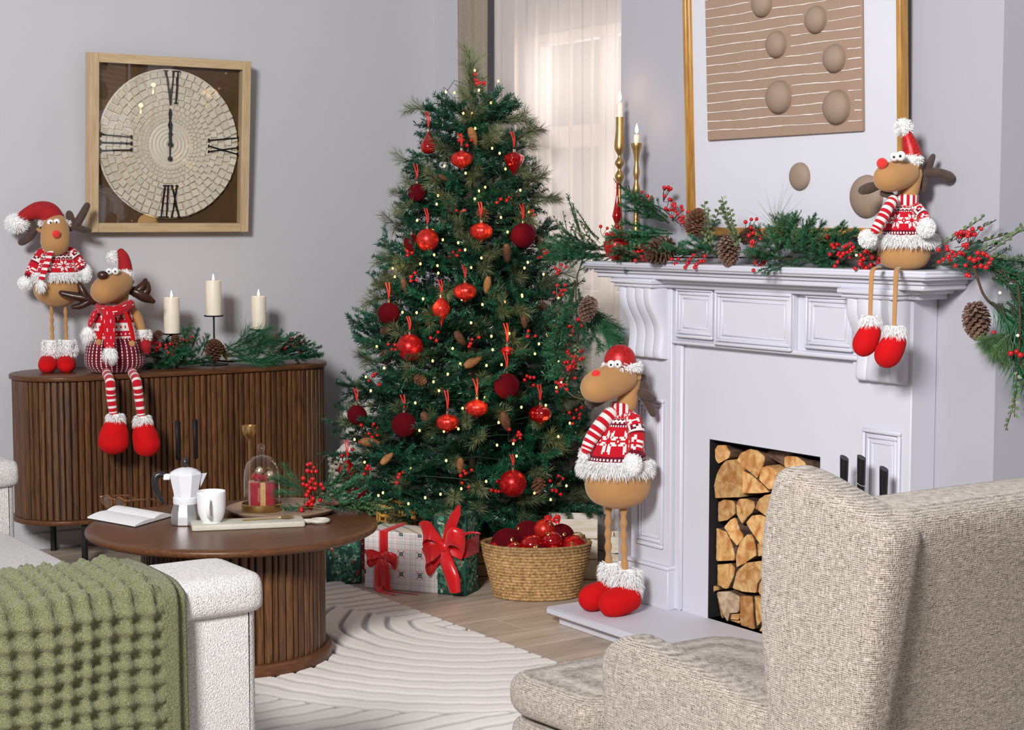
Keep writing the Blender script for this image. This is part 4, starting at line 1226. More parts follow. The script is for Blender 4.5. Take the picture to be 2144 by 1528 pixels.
class Deer:
    def __init__(s, name, label, px, py, plane, group=None):
        base = onz(px, py, plane) if not isinstance(plane, tuple) else np.array(plane)
        d = depth(base); s.S = FPX / d; s.px = px; s.py = py
        az = HEAD + atan2((px - 1072), FPX)
        s.root = thing(name, label, 'plush toy', tuple(base), -az, group)
    def p(s, x, y, dy=0.0): return ((x - s.px) / s.S, dy, (s.py - y) / s.S)
    def k(s, v): return v / s.S
    def part(s, name, mb, m, parent=None, **kw): return mb.build(name, m, parent or s.root, **kw)
    def egg(s, name, path, m, n=24, sub=6, parent=None, flat=1.0):
        return s.part(name, MB().add(tube([s.p(x, y, dy) for x, y, dy, r in path], [s.k(r) for x, y, dy, r in path], n, sub, 'round', flat)), m, parent, angle=80)
    def tear(s, name, a, b, R, tm, rs, m, asp=1.0, n=26, ex=2.3):
        """egg or teardrop about the axis a -> b (x, y, dy)"""
        A, B = np.array(s.p(*a)), np.array(s.p(*b)); ax = B - A; L = np.linalg.norm(ax); ax = ax / L
        u = np.cross(ax, [0, 0, 1.0]); u = u / max(np.linalg.norm(u), 1e-6) if np.linalg.norm(u) > 1e-3 else np.array([1.0, 0, 0])
        w = np.cross(ax, u); R = s.k(R); rs = s.k(rs); rings = []
        ts = [tm * (1 - cos(pi / 2 * i / 9)) for i in range(10)] + [tm + (1 - tm) * sin(pi / 2 * i / 10) for i in range(1, 11)]
        for t in ts:
            if t <= tm: r = rs + (R - rs) * (1 - ((tm - t) / tm) ** ex) ** (1 / ex)
            else: r = R * max(1e-6, 1 - ((t - tm) / (1 - tm)) ** ex) ** (1 / ex)
            r = max(r, .0008)
            rings.append([tuple(A + ax * L * t + r * (u * cos(q) * asp + w * sin(q))) for q in [2 * pi * i / n for i in range(n)]])
        return s.part(name, MB().add(loft(rings)), m, angle=85)
    def bulb(s, name, x, secs, ry, m, n=30):
        P = smooth_path([(y, r, 0) for y, r in secs], 4)
        rings = [[(s.p(x, 0)[0] + s.k(r) * cos(q), s.k(r) * ry * sin(q), s.p(x, y)[2]) for q in [2 * pi * i / n for i in range(n)]] for y, r, _ in P]
        return s.part(name, MB().add(loft([list(reversed(r)) for r in rings])), m, angle=85)
    def ball(s, name, x, y, dy, r, m, parent=None, n=16):
        r = tuple(s.k(q) for q in r) if hasattr(r, '__len__') else s.k(r)
        return s.part(name, MB().add(ball(s.p(x, y, dy), r, n, max(8, n // 2))), m, parent, angle=180)
    def eyes(s, L):
        for x, y, dy, r, ax, ay in L:
            e = s.ball('eye', x, y, dy, r, eye_m)
            q = s.p(x + ax, y + ay, dy - s.k(r) * .86)
            MB().add(ball(q, s.k(r * .30), 10, 6)).build('pupil', pupil_m, e)
    def antler(s, lobes, m):
        mb = MB()
        for L in lobes: mb.add(tube([s.p(x, y, dy) for x, y, dy, r in L], [s.k(r) * 1.18 for x, y, dy, r in L], 14, 5, 'round', .8))
        return s.part('antler', mb, m, angle=80)
    def ear(s, x, y, dy, r, ang):
        mb = MB(); M = TR(s.p(x, y, dy)) @ Euler((0, ang, 0)).to_matrix().to_4x4()
        mb.add(ball((0, 0, 0), (s.k(r * .5), s.k(r * .3), s.k(r)), 14, 8), M=M)
        return s.part('ear', mb, tan_m, angle=180)
    def sweater(s, sec, rows=36, pattern=FAIR, n=96, name='sweater'):
        v, f, c = pix_loft([(s.p(x, y)[2], s.p(x, y)[0], dy, s.k(rx), s.k(ry)) for x, y, dy, rx, ry in sec], rows, pattern, n)
        return s.part(name, MB().add((v, f), col=c), knit_m, color=True, angle=80)
    def stripe(s, name, path, n_str, n=18, flat=1.0, parent=None, pattern=None, caps='round', ca=CR, cb=CW_, sub=8):
        v, f, c = striped_tube([s.p(x, y, dy) for x, y, dy, r in path], [s.k(r) for x, y, dy, r in path], n_str, n, ca, cb, sub, caps, flat, pattern)
        return s.part(name, MB().add((v, f), col=c), knit_m, parent, color=True, angle=80)
    def furring(s, name, x, y, dy, rx, ry, h, n, L, droop=.5, seed=1, parent=None):
        q = s.p(x, y, dy); h_ = s.k(h)
        core = lathe([(1, -.5), (1.06, -.25), (1.06, .25), (1, .5)], 28)
        core = ([(q[0] + a * s.k(rx), q[1] + b * s.k(ry), q[2] + c * h_) for a, b, c in core[0]], core[1])
        return fur_obj(name, [fur_ring(q[0], q[1], q[2], s.k(rx), s.k(ry), h_, n, s.k(L), s.k(L) * 0 + droop, seed)], parent or s.root, [core])
    def furball(s, name, x, y, dy, r, n, L, seed=1, parent=None, droop=.002):
        r = tuple(s.k(q) for q in r) if hasattr(r, '__len__') else (s.k(r),) * 3
        q = s.p(x, y, dy)
        return fur_obj(name, [fur_ball(q, r, n, s.k(L), seed, droop)], parent or s.root, [ball(q, tuple(v * .97 for v in r), 16, 10)])
    def boot(s, path, m=None, flat=1.0): return s.egg('boot', path, m or redfelt_m, 22, 6, None, flat)
    def cord_leg(s, path, m=None):
        # fabric sleeve gathered round a wire: ridged tube
        P = smooth_path([list(s.p(x, y, dy)) for x, y, dy, r in path], 16); r0 = s.k(path[0][3])
        R = [r0 * (1 + .22 * sin(i * 1.25)) for i in range(len(P))]
        return s.part('leg', MB().add(tube([tuple(p) for p in P], R, 10)), tan_m, angle=80)

# ---- 1: tall reindeer standing on the left of the sideboard
z1 = lambda x, y: (x / 2.634, 380 + y / 2.634)
def Z1(L): return [(*z1(x, y), dy, r / 2.634) for x, y, dy, r in L]
d = Deer('plush_reindeer', 'tall plush reindeer with patterned sweater standing on the left end of the sideboard', 119, 777, SBZ, 'plush christmas reindeer')
for xs in ((268, 1), (362, -1)):
    x = xs[0]; d.tear('boot', (*z1(x + 4 * xs[1], 985), .05), (*z1(x - 6 * xs[1], 1018), -.105), 45 / 2.634, .55, 30 / 2.634, redfelt_m, 1.14)
for x, sd in ((288, 1), (374, 2)):
    q = z1(x, 915); d.furring('boot_cuff', q[0], q[1], -.005, 11, 11, 32, 700, 7, .008, sd)
for x in (293, 367): d.cord_leg(Z1([(x - 2, 640, .0, 10), (x, 760, 0, 10), (x, 890, 0, 10)]))
d.bulb('belly', z1(328, 0)[0], [(z1(0, 530)[1], 108 / 2.634) , (z1(0, 560)[1], 124 / 2.634) , (z1(0, 590)[1], 130 / 2.634) , (z1(0, 622)[1], 124 / 2.634) , (z1(0, 652)[1], 104 / 2.634) , (z1(0, 675)[1], 70 / 2.634) , (z1(0, 688)[1], 34 / 2.634) , (z1(0, 692)[1], 3 / 2.634)], .82, tan_m)
q = z1(325, 522); d.furring('fur_trim', q[0], q[1], 0, 47, 42, 17, 2200, 8, .008, 3)
S1 = [(325, 372, .0, 46, 40), (325, 392, 0, 78, 58), (325, 430, 0, 100, 78), (325, 475, 0, 112, 95), (325, 520, .0, 122, 105)]
d.sweater([(*z1(x, y), dy, rx / 2.634, ry / 2.634) for x, y, dy, rx, ry in S1])
d.stripe('arm', Z1([(248, 402, .0, 34), (215, 455, -.01, 34), (182, 515, -.02, 28)]), 6, pattern=FAIR)
d.stripe('arm', Z1([(400, 395, .0, 34), (432, 430, -.01, 34), (462, 475, -.02, 28)]), 6, pattern=FAIR)
for x, y, rx, rz, sd in ((158, 556, 36, 34, 4), (476, 505, 32, 48, 5)):
    q = z1(x, y); d.furball('mitten', q[0], q[1], -.02, (rx / 2.7, rx / 2.7, rz / 2.7), 900, 4, sd)
d.stripe('scarf', Z1([(296, 385, -.085, 20), (280, 430, -.10, 20), (262, 480, -.115, 20), (246, 530, -.125, 20)]), 6, flat=.35)
q = z1(240, 562); d.furball('scarf_fringe', q[0], q[1], -.128, (7, 4, 9), 220, 8, 8, None, .012)
d.tear('head', (*z1(328, 205), .015), (*z1(316, 393), -.085), 78 / 2.634, .60, 30 / 2.634, tan_m)
q = z1(327, 291); d.ball('nose', q[0], q[1], -.112, 8.6, pomp_m)
d.eyes([(*z1(298, 230), -.052, 7.5, .3, -.2), (*z1(331, 227), -.054, 7.5, -.3, .2)])
q = z1(322, 232); d.furring('hat_brim', q[0], q[1], .015, 25, 22, 12, 900, 7, .003, 6)
d.egg('hat', Z1([(310, 218, .01, 66), (285, 178, .01, 62), (235, 165, .01, 50), (175, 185, .0, 36), (130, 215, 0, 26)]), redhat_m, 24)
q = z1(122, 232); d.furball('pompom', q[0], q[1], .0, (20, 17, 16), 1100, 9, 7)
d.ear(*z1(240, 272), .0, 8, radians(-60)); d.ear(*z1(386, 242), .0, 9, radians(60))
d.antler([Z1([(385, 268, .02, 16), (432, 240, .02, 24), (465, 190, .02, 24), (492, 140, .02, 20)]), Z1([(428, 245, .02, 20), (408, 215, .015, 24), (400, 188, .015, 22)]), Z1([(430, 255, .02, 20), (470, 266, .03, 20), (500, 270, .03, 15)])], antler_m)
d.antler([Z1([(245, 262, .02, 18), (205, 258, .02, 26), (150, 248, .03, 24), (90, 238, .04, 22)]), Z1([(205, 255, .02, 20), (195, 225, .02, 20), (184, 205, .02, 14)]), Z1([(215, 270, .02, 20), (185, 305, .02, 26), (150, 330, .02, 25)])], antler_m)

# ---- 2: seated reindeer with scarf and dotted trousers, legs over the sideboard edge
d = Deer('plush_reindeer', 'seated plush reindeer with brown nose, dotted scarf and burgundy trousers on the sideboard edge', 240, 779, SBZ, 'plush christmas reindeer')
S2 = [(632, 858, .0, 128, 100), (634, 900, 0, 150, 120), (635, 960, 0, 163, 135), (635, 1010, 0, 160, 130), (635, 1046, .0, 128, 104)]
d.sweater([(*z1(x, y), dy, rx / 2.634, ry / 2.634) for x, y, dy, rx, ry in S2], 42, DOTS, 140, 'trousers')
S3 = [(640, 650, .0, 62, 50), (640, 690, 0, 92, 70), (636, 760, 0, 118, 88), (634, 830, 0, 128, 98), (632, 865, .0, 130, 102)]
d.sweater([(*z1(x, y), dy, rx / 2.634, ry / 2.634) for x, y, dy, rx, ry in S3], 40, XMAS, 96)
for x0, x1, sd in ((600, 556, 1), (700, 732, 1)):
    d.egg('brace', Z1([(x0 - 8, 700, -.112, 12), ((x0 + x1) / 2, 770, -.142, 13), (x1, 850, -.158, 13), (x1 - 2, 880, -.168, 12)]), redfelt_m, 10, 4, None, .4)
for x, y in ((552, 868), (727, 878)):
    q = z1(x, y); d.ball('button', q[0], q[1], -.175, (6.5, 3, 6.5), tan_m, None, 14)
dotm = [['R', 'R', 'R', 'R', 'W', 'R', 'R', 'R'], ['R'] * 8, ['R'] * 8, ['W', 'R', 'R', 'R', 'R', 'R', 'R', 'R'], ['R'] * 8, ['R'] * 8] * 3
d.stripe('scarf', Z1([(560, 690, -.03, 28), (600, 705, -.115, 30), (660, 700, -.12, 30), (720, 675, -.06, 28)]), 6, 40, pattern=dotm)
d.stripe('scarf_tail', Z1([(610, 700, -.135, 30), (610, 760, -.165, 30), (610, 830, -.182, 30), (608, 880, -.195, 29)]), 6, 40, .3, pattern=dotm)
d.stripe('scarf_tail', Z1([(565, 690, -.05, 26), (530, 725, -.06, 28), (512, 770, -.065, 26)]), 6, 40, .5, pattern=dotm)
for x, y, dy, sd in ((608, 925, -.20, 11), (494, 828, -.06, 12)):
    q = z1(x, y); d.furball('scarf_fringe', q[0], q[1], dy, (11, 4, 13), 300, 9, sd, None, .014)
d.egg('arm', Z1([(722, 705, .0, 32), (756, 750, -.01, 30), (778, 808, -.03, 24)]), tan_m, 18)
q = z1(785, 842); d.furring('mitten_cuff', q[0], q[1], -.035, 10, 10, 20, 600, 6, .004, 13)
d.egg('mitten', Z1([(790, 870, -.04, 26), (800, 905, -.05, 34), (806, 928, -.05, 24)]), redhat_m, 18)
d.tear('head', (*z1(702, 545), .0), (*z1(540, 616), -.15), 77 / 2.634, .56, 40 / 2.634, tan_m)
d.egg('neck', Z1([(672, 560, .0, 50), (668, 610, .0, 52), (655, 660, -.01, 52)]), tan_m, 20)
q = z1(580, 511); d.ball('nose', q[0], q[1], -.135, (11.5, 9, 9), leather_m)
d.eyes([(*z1(614, 492), -.105, 7.2, -.6, 0), (*z1(648, 491), -.105, 7.6, -.8, .4)])
q = z1(690, 508); d.furball('hat_brim', q[0], q[1], -.02, (17, 14, 8), 500, 7, 14)
d.egg('hat', Z1([(700, 505, .0, 42), (698, 455, .0, 36), (690, 415, 0, 30), (680, 392, 0, 22)]), redhat_m, 22)
q = z1(634, 418); d.furball('pompom', q[0], q[1], .0, (9, 9, 10), 600, 7, 15)
d.ear(*z1(724, 560), .0, 10, radians(70))
d.antler([Z1([(530, 660, .0, 22), (480, 640, .0, 28), (420, 628, .0, 24), (362, 613, .0, 17)]), Z1([(492, 640, 0, 24), (470, 600, 0, 24), (458, 572, 0, 18)]), Z1([(500, 660, 0, 24), (460, 682, 0, 20), (420, 690, 0, 13)])], leather_m)
d.antler([Z1([(715, 600, .02, 22), (760, 612, .02, 34), (805, 640, .02, 32), (842, 660, .02, 17)]), Z1([(760, 610, .02, 30), (792, 580, .02, 26), (806, 552, .02, 15)]), Z1([(790, 625, .02, 26), (818, 600, .02, 24), (820, 570, .02, 14)])], leather_m)
d.stripe('leg', Z1([(590, 1042, -.10, 26), (608, 1072, -.265, 26), (612, 1150, -.27, 25), (620, 1235, -.27, 22)]), 10, 16)
d.stripe('leg', Z1([(725, 1042, -.10, 26), (745, 1070, -.265, 26), (755, 1150, -.27, 25), (765, 1250, -.27, 22)]), 10, 16)
for x, y, sd in ((632, 1268, 16), (772, 1282, 17)):
    q = z1(x, y); d.furring('boot_cuff', q[0], q[1], -.27, 8.5, 8.5, 20, 900, 9, .012, sd)
d.tear('boot', (*z1(634, 1272), -.27), (*z1(610, 1456), -.285), 80 / 2.634, .66, 24 / 2.634, redfelt_m, 1.0, 26, 2.0)
d.tear('boot', (*z1(768, 1290), -.27), (*z1(806, 1472), -.285), 72 / 2.634, .66, 24 / 2.634, redfelt_m, 1.0, 26, 2.0)

# ---- 3: tall reindeer standing on the hearth
z3 = lambda x, y: (1140 + x / 1.958, 560 + y / 1.958)
def Z3(L): return [(*z3(x, y), dy, r / 1.958) for x, y, dy, r in L]
d = Deer('plush_reindeer', 'tall plush reindeer with striped sleeve standing on the white hearth beside the tree', 1288, 1286, (3.36, 4.365, .06), 'plush christmas reindeer')
d.tear('boot', (*z3(266, 1350), .06), (*z3(150, 1376), -.02), 56 / 1.958, .52, 36 / 1.958, redfelt_m)
d.tear('boot', (*z3(370, 1352), .0), (*z3(232, 1380), -.08), 60 / 1.958, .52, 38 / 1.958, redfelt_m)
q = z3(274, 1268); d.furring('boot_cuff', q[0], q[1], .05, 15, 15, 40, 1200, 12, .012, 21)
q = z3(336, 1290); d.furring('boot_cuff', q[0], q[1], .0, 17, 16, 48, 1800, 15, .014, 22)
d.cord_leg(Z3([(260, 960, .03, 13), (258, 1100, .03, 13), (262, 1260, .05, 13)])); d.cord_leg(Z3([(322, 960, .01, 13), (322, 1100, 0, 13), (328, 1270, .0, 13)]))
d.bulb('belly', z3(296, 0)[0], [(z3(0, 820)[1], 122 / 1.958) , (z3(0, 855)[1], 131 / 1.958) , (z3(0, 895)[1], 134 / 1.958) , (z3(0, 935)[1], 124 / 1.958) , (z3(0, 964)[1], 99 / 1.958) , (z3(0, 982)[1], 62 / 1.958) , (z3(0, 990)[1], 28 / 1.958) , (z3(0, 992)[1], 3 / 1.958)], .8, tan_m)
q = z3(288, 815); d.furring('fur_trim', q[0], q[1], 0, 66, 54, 26, 3600, 14, .012, 23)
S4 = [(315, 560, .0, 46, 42), (316, 606, 0, 50, 46), (314, 625, .0, 66, 58), (304, 680, .0, 92, 78), (294, 740, 0, 112, 96), (288, 805, .0, 126, 106)]
d.sweater([(*z3(x, y), dy, rx / 1.958, ry / 1.958) for x, y, dy, rx, ry in S4], 40)
v, f = lathe([(45, -26), (49, -22), (49, 22), (44, 27)], 48)
col = [CR if (i % 48) % 4 < 2 else CW_ for i in range(len(f))]
q = d.p(*z3(313, 583)); k_ = d.k(1 / 1.958)
d.part('collar', MB().add(([(q[0] + a * k_, q[1] + b * k_ * .92, q[2] + c * k_) for a, b, c in v], f), col=col), knit_m, color=True)
d.stripe('arm', Z3([(266, 600, -.02, 30), (222, 650, -.04, 30), (185, 705, -.05, 27), (168, 742, -.055, 22)]), 8)
d.stripe('arm', Z3([(358, 625, -.04, 34), (372, 680, -.06, 34), (366, 745, -.085, 30)]), 8, pattern=FAIR)
q = z3(160, 760); d.furball('mitten', q[0], q[1], -.055, (8, 8, 13), 400, 7, 24)
q = z3(355, 790); d.furball('mitten', q[0], q[1], -.10, (17, 16, 22), 1300, 5, 25)
d.egg('neck', Z3([(348, 455, .01, 44), (342, 510, .01, 42), (330, 565, .0, 42)]), tan_m, 22)
d.tear('head', (*z3(345, 440), .0), (*z3(158, 502), -.11), 69 / 1.958, .56, 40 / 1.958, tan_m)
q = z3(208, 433); d.ball('nose', q[0], q[1], -.10, 10, pomp_m)
d.eyes([(*z3(268, 394), -.075, 8.5, -.8, .6), (*z3(294, 393), -.07, 8.5, -.8, .4)])
q = z3(312, 408); d.furring('hat_brim', q[0], q[1], -.02, 30, 25, 16, 1300, 8, .004, 26)
q = z3(304, 388); d.ball('hat', q[0], q[1], -.02, (33, 29, 35), red_glit, None, 28)
d.ear(*z3(366, 456), -.02, 12, radians(80))
d.antler([Z3([(372, 465, .02, 26), (392, 490, .02, 28), (408, 530, .02, 28), (436, 600, .02, 16)]), Z3([(395, 520, .0, 24), (418, 530, .0, 22), (436, 540, 0, 14)]), Z3([(374, 475, .02, 20), (392, 462, .02, 18)])], antler_m)
d.antler([Z3([(240, 545, .05, 20), (205, 555, .05, 30), (182, 562, .05, 20)]), Z3([(205, 550, .05, 20), (190, 575, .05, 16)])], antler_m)

# ---- 4: reindeer seated on the mantel
z4 = lambda x, y: (1700 + x / 2.547, 220 + y / 2.547)
def Z4(L): return [(*z4(x, y), dy, r / 2.547) for x, y, dy, r in L]
d = Deer('plush_reindeer', 'plush reindeer with sparkling red hat sitting on the right end of the mantel', 1893, 568, (3.505, 3.255, 1.222), 'plush christmas reindeer')
d.bulb('belly', z4(494, 0)[0], [(z4(0, 720)[1], 122 / 2.547) , (z4(0, 765)[1], 136 / 2.547) , (z4(0, 808)[1], 139 / 2.547) , (z4(0, 846)[1], 124 / 2.547) , (z4(0, 870)[1], 97 / 2.547) , (z4(0, 883)[1], 58 / 2.547) , (z4(0, 887)[1], 26 / 2.547) , (z4(0, 888)[1], 3 / 2.547)], .82, tan_m)
q = z4(500, 724); d.furring('fur_trim', q[0], q[1], 0, 53, 45, 18, 3200, 14, .010, 31)
S5 = [(495, 488, .0, 58, 48), (495, 545, .0, 62, 52), (494, 560, .0, 78, 64), (494, 600, 0, 98, 80), (494, 650, 0, 112, 94), (496, 715, .0, 126, 108)]
d.sweater([(*z4(x, y), dy, rx / 2.547, ry / 2.547) for x, y, dy, rx, ry in S5], 38)
v, f = lathe([(56, -30), (62, -24), (63, 24), (56, 32)], 48)
q = d.p(*z4(502, 518)); k_ = d.k(1 / 2.547)
d.part('collar', MB().add(([(q[0] + a * k_, q[1] + b * k_ * .9, q[2] + c * k_) for a, b, c in v], f), col=[CR if (i % 48) % 4 < 2 else CW_ for i in range(len(f))]), knit_m, color=True)
d.stripe('arm', Z4([(432, 520, -.06, 30), (402, 570, -.085, 30), (370, 630, -.10, 28), (345, 675, -.105, 24)]), 8)
d.stripe('arm', Z4([(560, 565, -.04, 34), (588, 600, -.06, 32), (604, 630, -.07, 28)]), 6, pattern=FAIR)
q = z4(308, 716); d.furball('mitten', q[0], q[1], -.105, (15, 13, 15), 1300, 7, 32)
q = z4(604, 660); d.furball('mitten', q[0], q[1], -.09, (16, 15, 17), 1300, 6, 33)
d.egg('neck', Z4([(528, 380, .0, 56), (520, 440, .0, 52), (508, 490, .0, 52)]), tan_m, 22)
d.tear('head', (*z4(528, 365), .0), (*z4(352, 416), -.09), 80 / 2.547, .56, 46 / 2.547, tan_m)
q = z4(374, 327); d.ball('nose', q[0], q[1], -.09, 11.5, pomp_m)
q = z4(404, 490); d.egg('chin', Z4([(380, 482, -.04, 18), (420, 492, -.04, 20)]), antler_m, 14, 3)
d.eyes([(*z4(436, 294), -.085, 9.5, -.8, .6), (*z4(468, 290), -.085, 10.5, -.8, .4)])
q = z4(518, 305); d.furball('hat_brim', q[0], q[1], -.02, (23, 18, 12), 900, 7, 34)
d.egg('hat', Z4([(530, 290, -.01, 50), (520, 245, -.01, 46), (505, 195, -.01, 34), (494, 150, -.01, 18)]), red_glit, 22)
q = z4(480, 132); d.furball('pompom', q[0], q[1], -.01, (14, 13, 14), 900, 9, 35)
d.ear(*z4(540, 348), -.03, 11, radians(60))
d.antler([Z4([(566, 400, .02, 22), (600, 370, .02, 28), (660, 372, .02, 28), (712, 392, .03, 34)]), Z4([(595, 375, .02, 26), (615, 330, .02, 24), (632, 290, .02, 17)]), Z4([(580, 390, .02, 24), (590, 430, .02, 24), (590, 458, .02, 17)])], antler_m)
d.antler([Z4([(345, 440, .0, 26), (305, 452, .0, 32), (280, 460, .0, 28)])], antler_m)
d.egg('leg', Z4([(372, 868, -.10, 12), (338, 882, -.17, 13), (332, 980, -.175, 12), (330, 1110, -.175, 11)]), tan_m, 12, 6, None, .5)
d.egg('leg', Z4([(470, 872, -.11, 12), (458, 885, -.18, 13), (455, 1000, -.185, 12), (452, 1160, -.185, 11)]), tan_m, 12, 6, None, .5)
q = z4(332, 1140); d.furring('boot_cuff', q[0], q[1], -.175, 7.5, 7.5, 20, 900, 10, .012, 36)
q = z4(456, 1190); d.furring('boot_cuff', q[0], q[1], -.185, 8.5, 8.5, 20, 900, 11, .012, 37)
d.tear('boot', (*z4(354, 1150), -.175), (*z4(278, 1322), -.185), 64 / 2.547, .60, 20 / 2.547, redfelt_m, 1.0, 26, 2.0)
d.tear('boot', (*z4(482, 1205), -.185), (*z4(388, 1374), -.195), 70 / 2.547, .60, 22 / 2.547, redfelt_m, 1.0, 26, 2.0)
# ================================================================ FOLIAGE MESHES
def needles_on(path, spec, rng):
    """path: Nx3 points. spec: (density per m, length, width, spread angle, flatness). returns V,F quads"""
    dens, nl, nw, ang, flat = spec
    P = np.asarray(path, float); seg = np.diff(P, axis=0); L = np.linalg.norm(seg, axis=1); cum = np.concatenate([[0], np.cumsum(L)])
    n = max(4, int(cum[-1] * dens)); s = rng.uniform(0, cum[-1], n)
    idx = np.clip(np.searchsorted(cum, s) - 1, 0, len(seg) - 1)
    B = P[idx] + seg[idx] * ((s - cum[idx]) / np.maximum(L[idx], 1e-9))[:, None]
    T = seg[idx] / np.maximum(L[idx], 1e-9)[:, None]
    up = np.array([0, 0, 1.0]); U = np.cross(T, up); l = np.linalg.norm(U, axis=1); U[l < 1e-3] = [1, 0, 0]; U /= np.maximum(np.linalg.norm(U, axis=1), 1e-9)[:, None]
    Wv = np.cross(U, T)
    a = rng.uniform(0, 2 * pi, n); R = U * np.cos(a)[:, None] + Wv * (np.sin(a) * flat)[:, None]
    R /= np.linalg.norm(R, axis=1)[:, None]
    th = np.radians(ang + rng.normal(0, 9, n)); D = T * np.cos(th)[:, None] + R * np.sin(th)[:, None]
    ln = nl * rng.uniform(.7, 1.12, n)[:, None]
    Sd = np.cross(D, rng.normal(0, 1, (n, 3))); Sd /= np.linalg.norm(Sd, axis=1)[:, None]
    m = B + D * ln * .45
    V = np.stack([B, m + Sd * nw / 2, B + D * ln, m - Sd * nw / 2], 1).reshape(-1, 3)
    F = np.arange(n * 4).reshape(-1, 4)
    return V, F
def stem_quads(path, r0, r1):
    v, f = tube(path, list(np.linspace(r0, r1, len(path))), 5)
    return np.array(v), np.array([q for q in f if len(q) == 4])
class FB:
    def __init__(s): s.V = []; s.F = []; s.M = []; s.n = 0
    def add(s, VF, mi):
        V, F = VF; s.V.append(V); s.F.append(F + s.n); s.M.append(np.full(len(F), mi)); s.n += len(V)
    def mesh(s, name, mats): return np_mesh(name, np.concatenate(s.V), np.concatenate(s.F), mats, False, None, np.concatenate(s.M))
def line(a, d, L, bend, k=6):
    a = np.array(a, float); d = np.array(d, float); d /= np.linalg.norm(d); b = np.array(bend, float)
    return [a + d * L * t + b * L * t * t for t in np.linspace(0, 1, k)]
def branch_mesh(name, L, spec, m, seed, twigs, tw_len, tw_ang=48, start=.25, bend=(0, 0, .08), twist=.25, stem_m=None):
    rng = np.random.default_rng(seed); fb = FB()
    main = line((0, 0, 0), (1, 0, 0), L, bend)
    fb.add(stem_quads(main, .0032, .0012), 1)
    k0 = int(start * (len(main) - 1) * .6)
    fb.add(needles_on(main[k0:], spec, rng), 0)
    for i in range(twigs):
        t = start + (1 - start) * (i + .3 + rng.uniform(-.2, .2)) / twigs * .92
        p = np.array(main[0]) * 0 + np.array([np.interp(t, np.linspace(0, 1, len(main)), [q[c] for q in main]) for c in range(3)])
        sgn = 1 if i % 2 else -1; a = radians(tw_ang + rng.normal(0, 8))
        d = np.array([cos(a), sgn * sin(a), rng.normal(0, twist)])
        l = tw_len * (1 - .55 * t) * rng.uniform(.75, 1.15)
        pth = line(p, d, l, (0, 0, rng.uniform(-.02, .18)), 5)
        fb.add(stem_quads(pth, .0018, .0008), 1); fb.add(needles_on(pth, spec, rng), 0)
    return fb.mesh(name, [m, stem_m or stem_m_dark])
stem_m_dark = mat('green_brown_stem', (.03, .035, .015), .8, var=.3, scale=50)
FIR = (1250, .020, .0030, 50, .75)
TREE_FIR = {L: [branch_mesh('branch', L, FIR, fir_m, 10 + i + int(L * 100), int(5 + L * 16), .10 + L * .22) for i in range(2)] for L in (.14, .22, .30, .40, .50)}
PINE = (1100, .048, .0016, 38, 1.0)
TUFT = [branch_mesh('pine_tuft', .13, PINE, oliv_m, 80 + i, 2, .08, 35, .45) for i in range(3)]
BURST = [branch_mesh('pine_tuft', .06, (3000, .050, .0017, 62, 1.0), oliv_m, 90 + i, 0, .0, 35, .1) for i in range(2)]

# ================================================================ CHRISTMAS TREE
TCX, TCY = 3.60, 5.63
PROF = [(.10, .40), (.20, .49), (.34, .525), (.55, .50), (.70, .475), (.91, .42), (1.18, .345), (1.40, .275), (1.585, .225), (1.75, .17), (1.90, .115), (1.98, .05), (2.05, .0)]
def prof_r(z): return float(np.interp(z, [p[0] for p in PROF], [p[1] for p in PROF]))
tree = thing('christmas_tree', 'tall artificial christmas tree of dark fir and olive pine in the room corner', 'christmas tree', (TCX, TCY, 0))
MB().add(tube([(0, 0, .02), (0, 0, 1.0), (0, 0, 1.93)], [.022, .016, .006], 10)).build('trunk', stem_m, tree)
st = MB()
for k in range(4):
    a = k * pi / 2 + .4; st.add(bar((0, 0, .10), (.24 * cos(a), .24 * sin(a), .012), .018, .018))
st.add(lathe([(.03, .06), (.03, .20)], 14)); st.build('tree_stand', black_m, tree)
rt = random.Random(21)
nb_ = 0
def add_branch(z, az, r0, r1, elev):
    """branch from radius r0 to r1 at height z (tip height follows elev)"""
    global nb_
    L = (r1 - r0) / max(.4, cos(elev)); Lk = min(TREE_FIR, key=lambda q: abs(q - L))
    o = link('branch', rt.choice(TREE_FIR[Lk]), tree)
    k = L / Lk
    zz = z - sin(elev) * L * .5
    M = Matrix.Translation((r0 * cos(az), r0 * sin(az), zz)) @ Matrix.Rotation(az, 4, 'Z') @ Matrix.Rotation(-elev, 4, 'Y') @ Matrix.Rotation(rt.uniform(-.6, .6), 4, 'X') @ Matrix.Diagonal((k, min(1.25, k), min(1.25, k), 1))
    o.matrix_local = M; nb_ += 1
z = .17; lev = 0
while z < 1.80:
    R = prof_r(z); n = int(7 + R * 27)
    for k in range(n):
        az = 2 * pi * (k + .5 * (lev % 2) + rt.uniform(-.25, .25)) / n
        r1 = R * rt.uniform(.90, 1.16); Lw = min(.5, max(.13, R * rt.uniform(.75, .95)))
        if cos(az) > 0: r1 = min(r1, .41 / cos(az))
        add_branch(z + rt.uniform(-.04, .04), az, max(.0, r1 - Lw), r1, radians(rt.uniform(-8, 26) + (8 if z > 1.2 else 0) - (14 if z < .4 else 0)))
    z += .135 - .028 * (z / 2); lev += 1
for k in range(36):
    z = rt.uniform(.25, 1.5); R = prof_r(z); az = rt.uniform(0, 2 * pi)
    add_branch(z, az, R * .05, R * .72, radians(rt.uniform(-20, 40)))
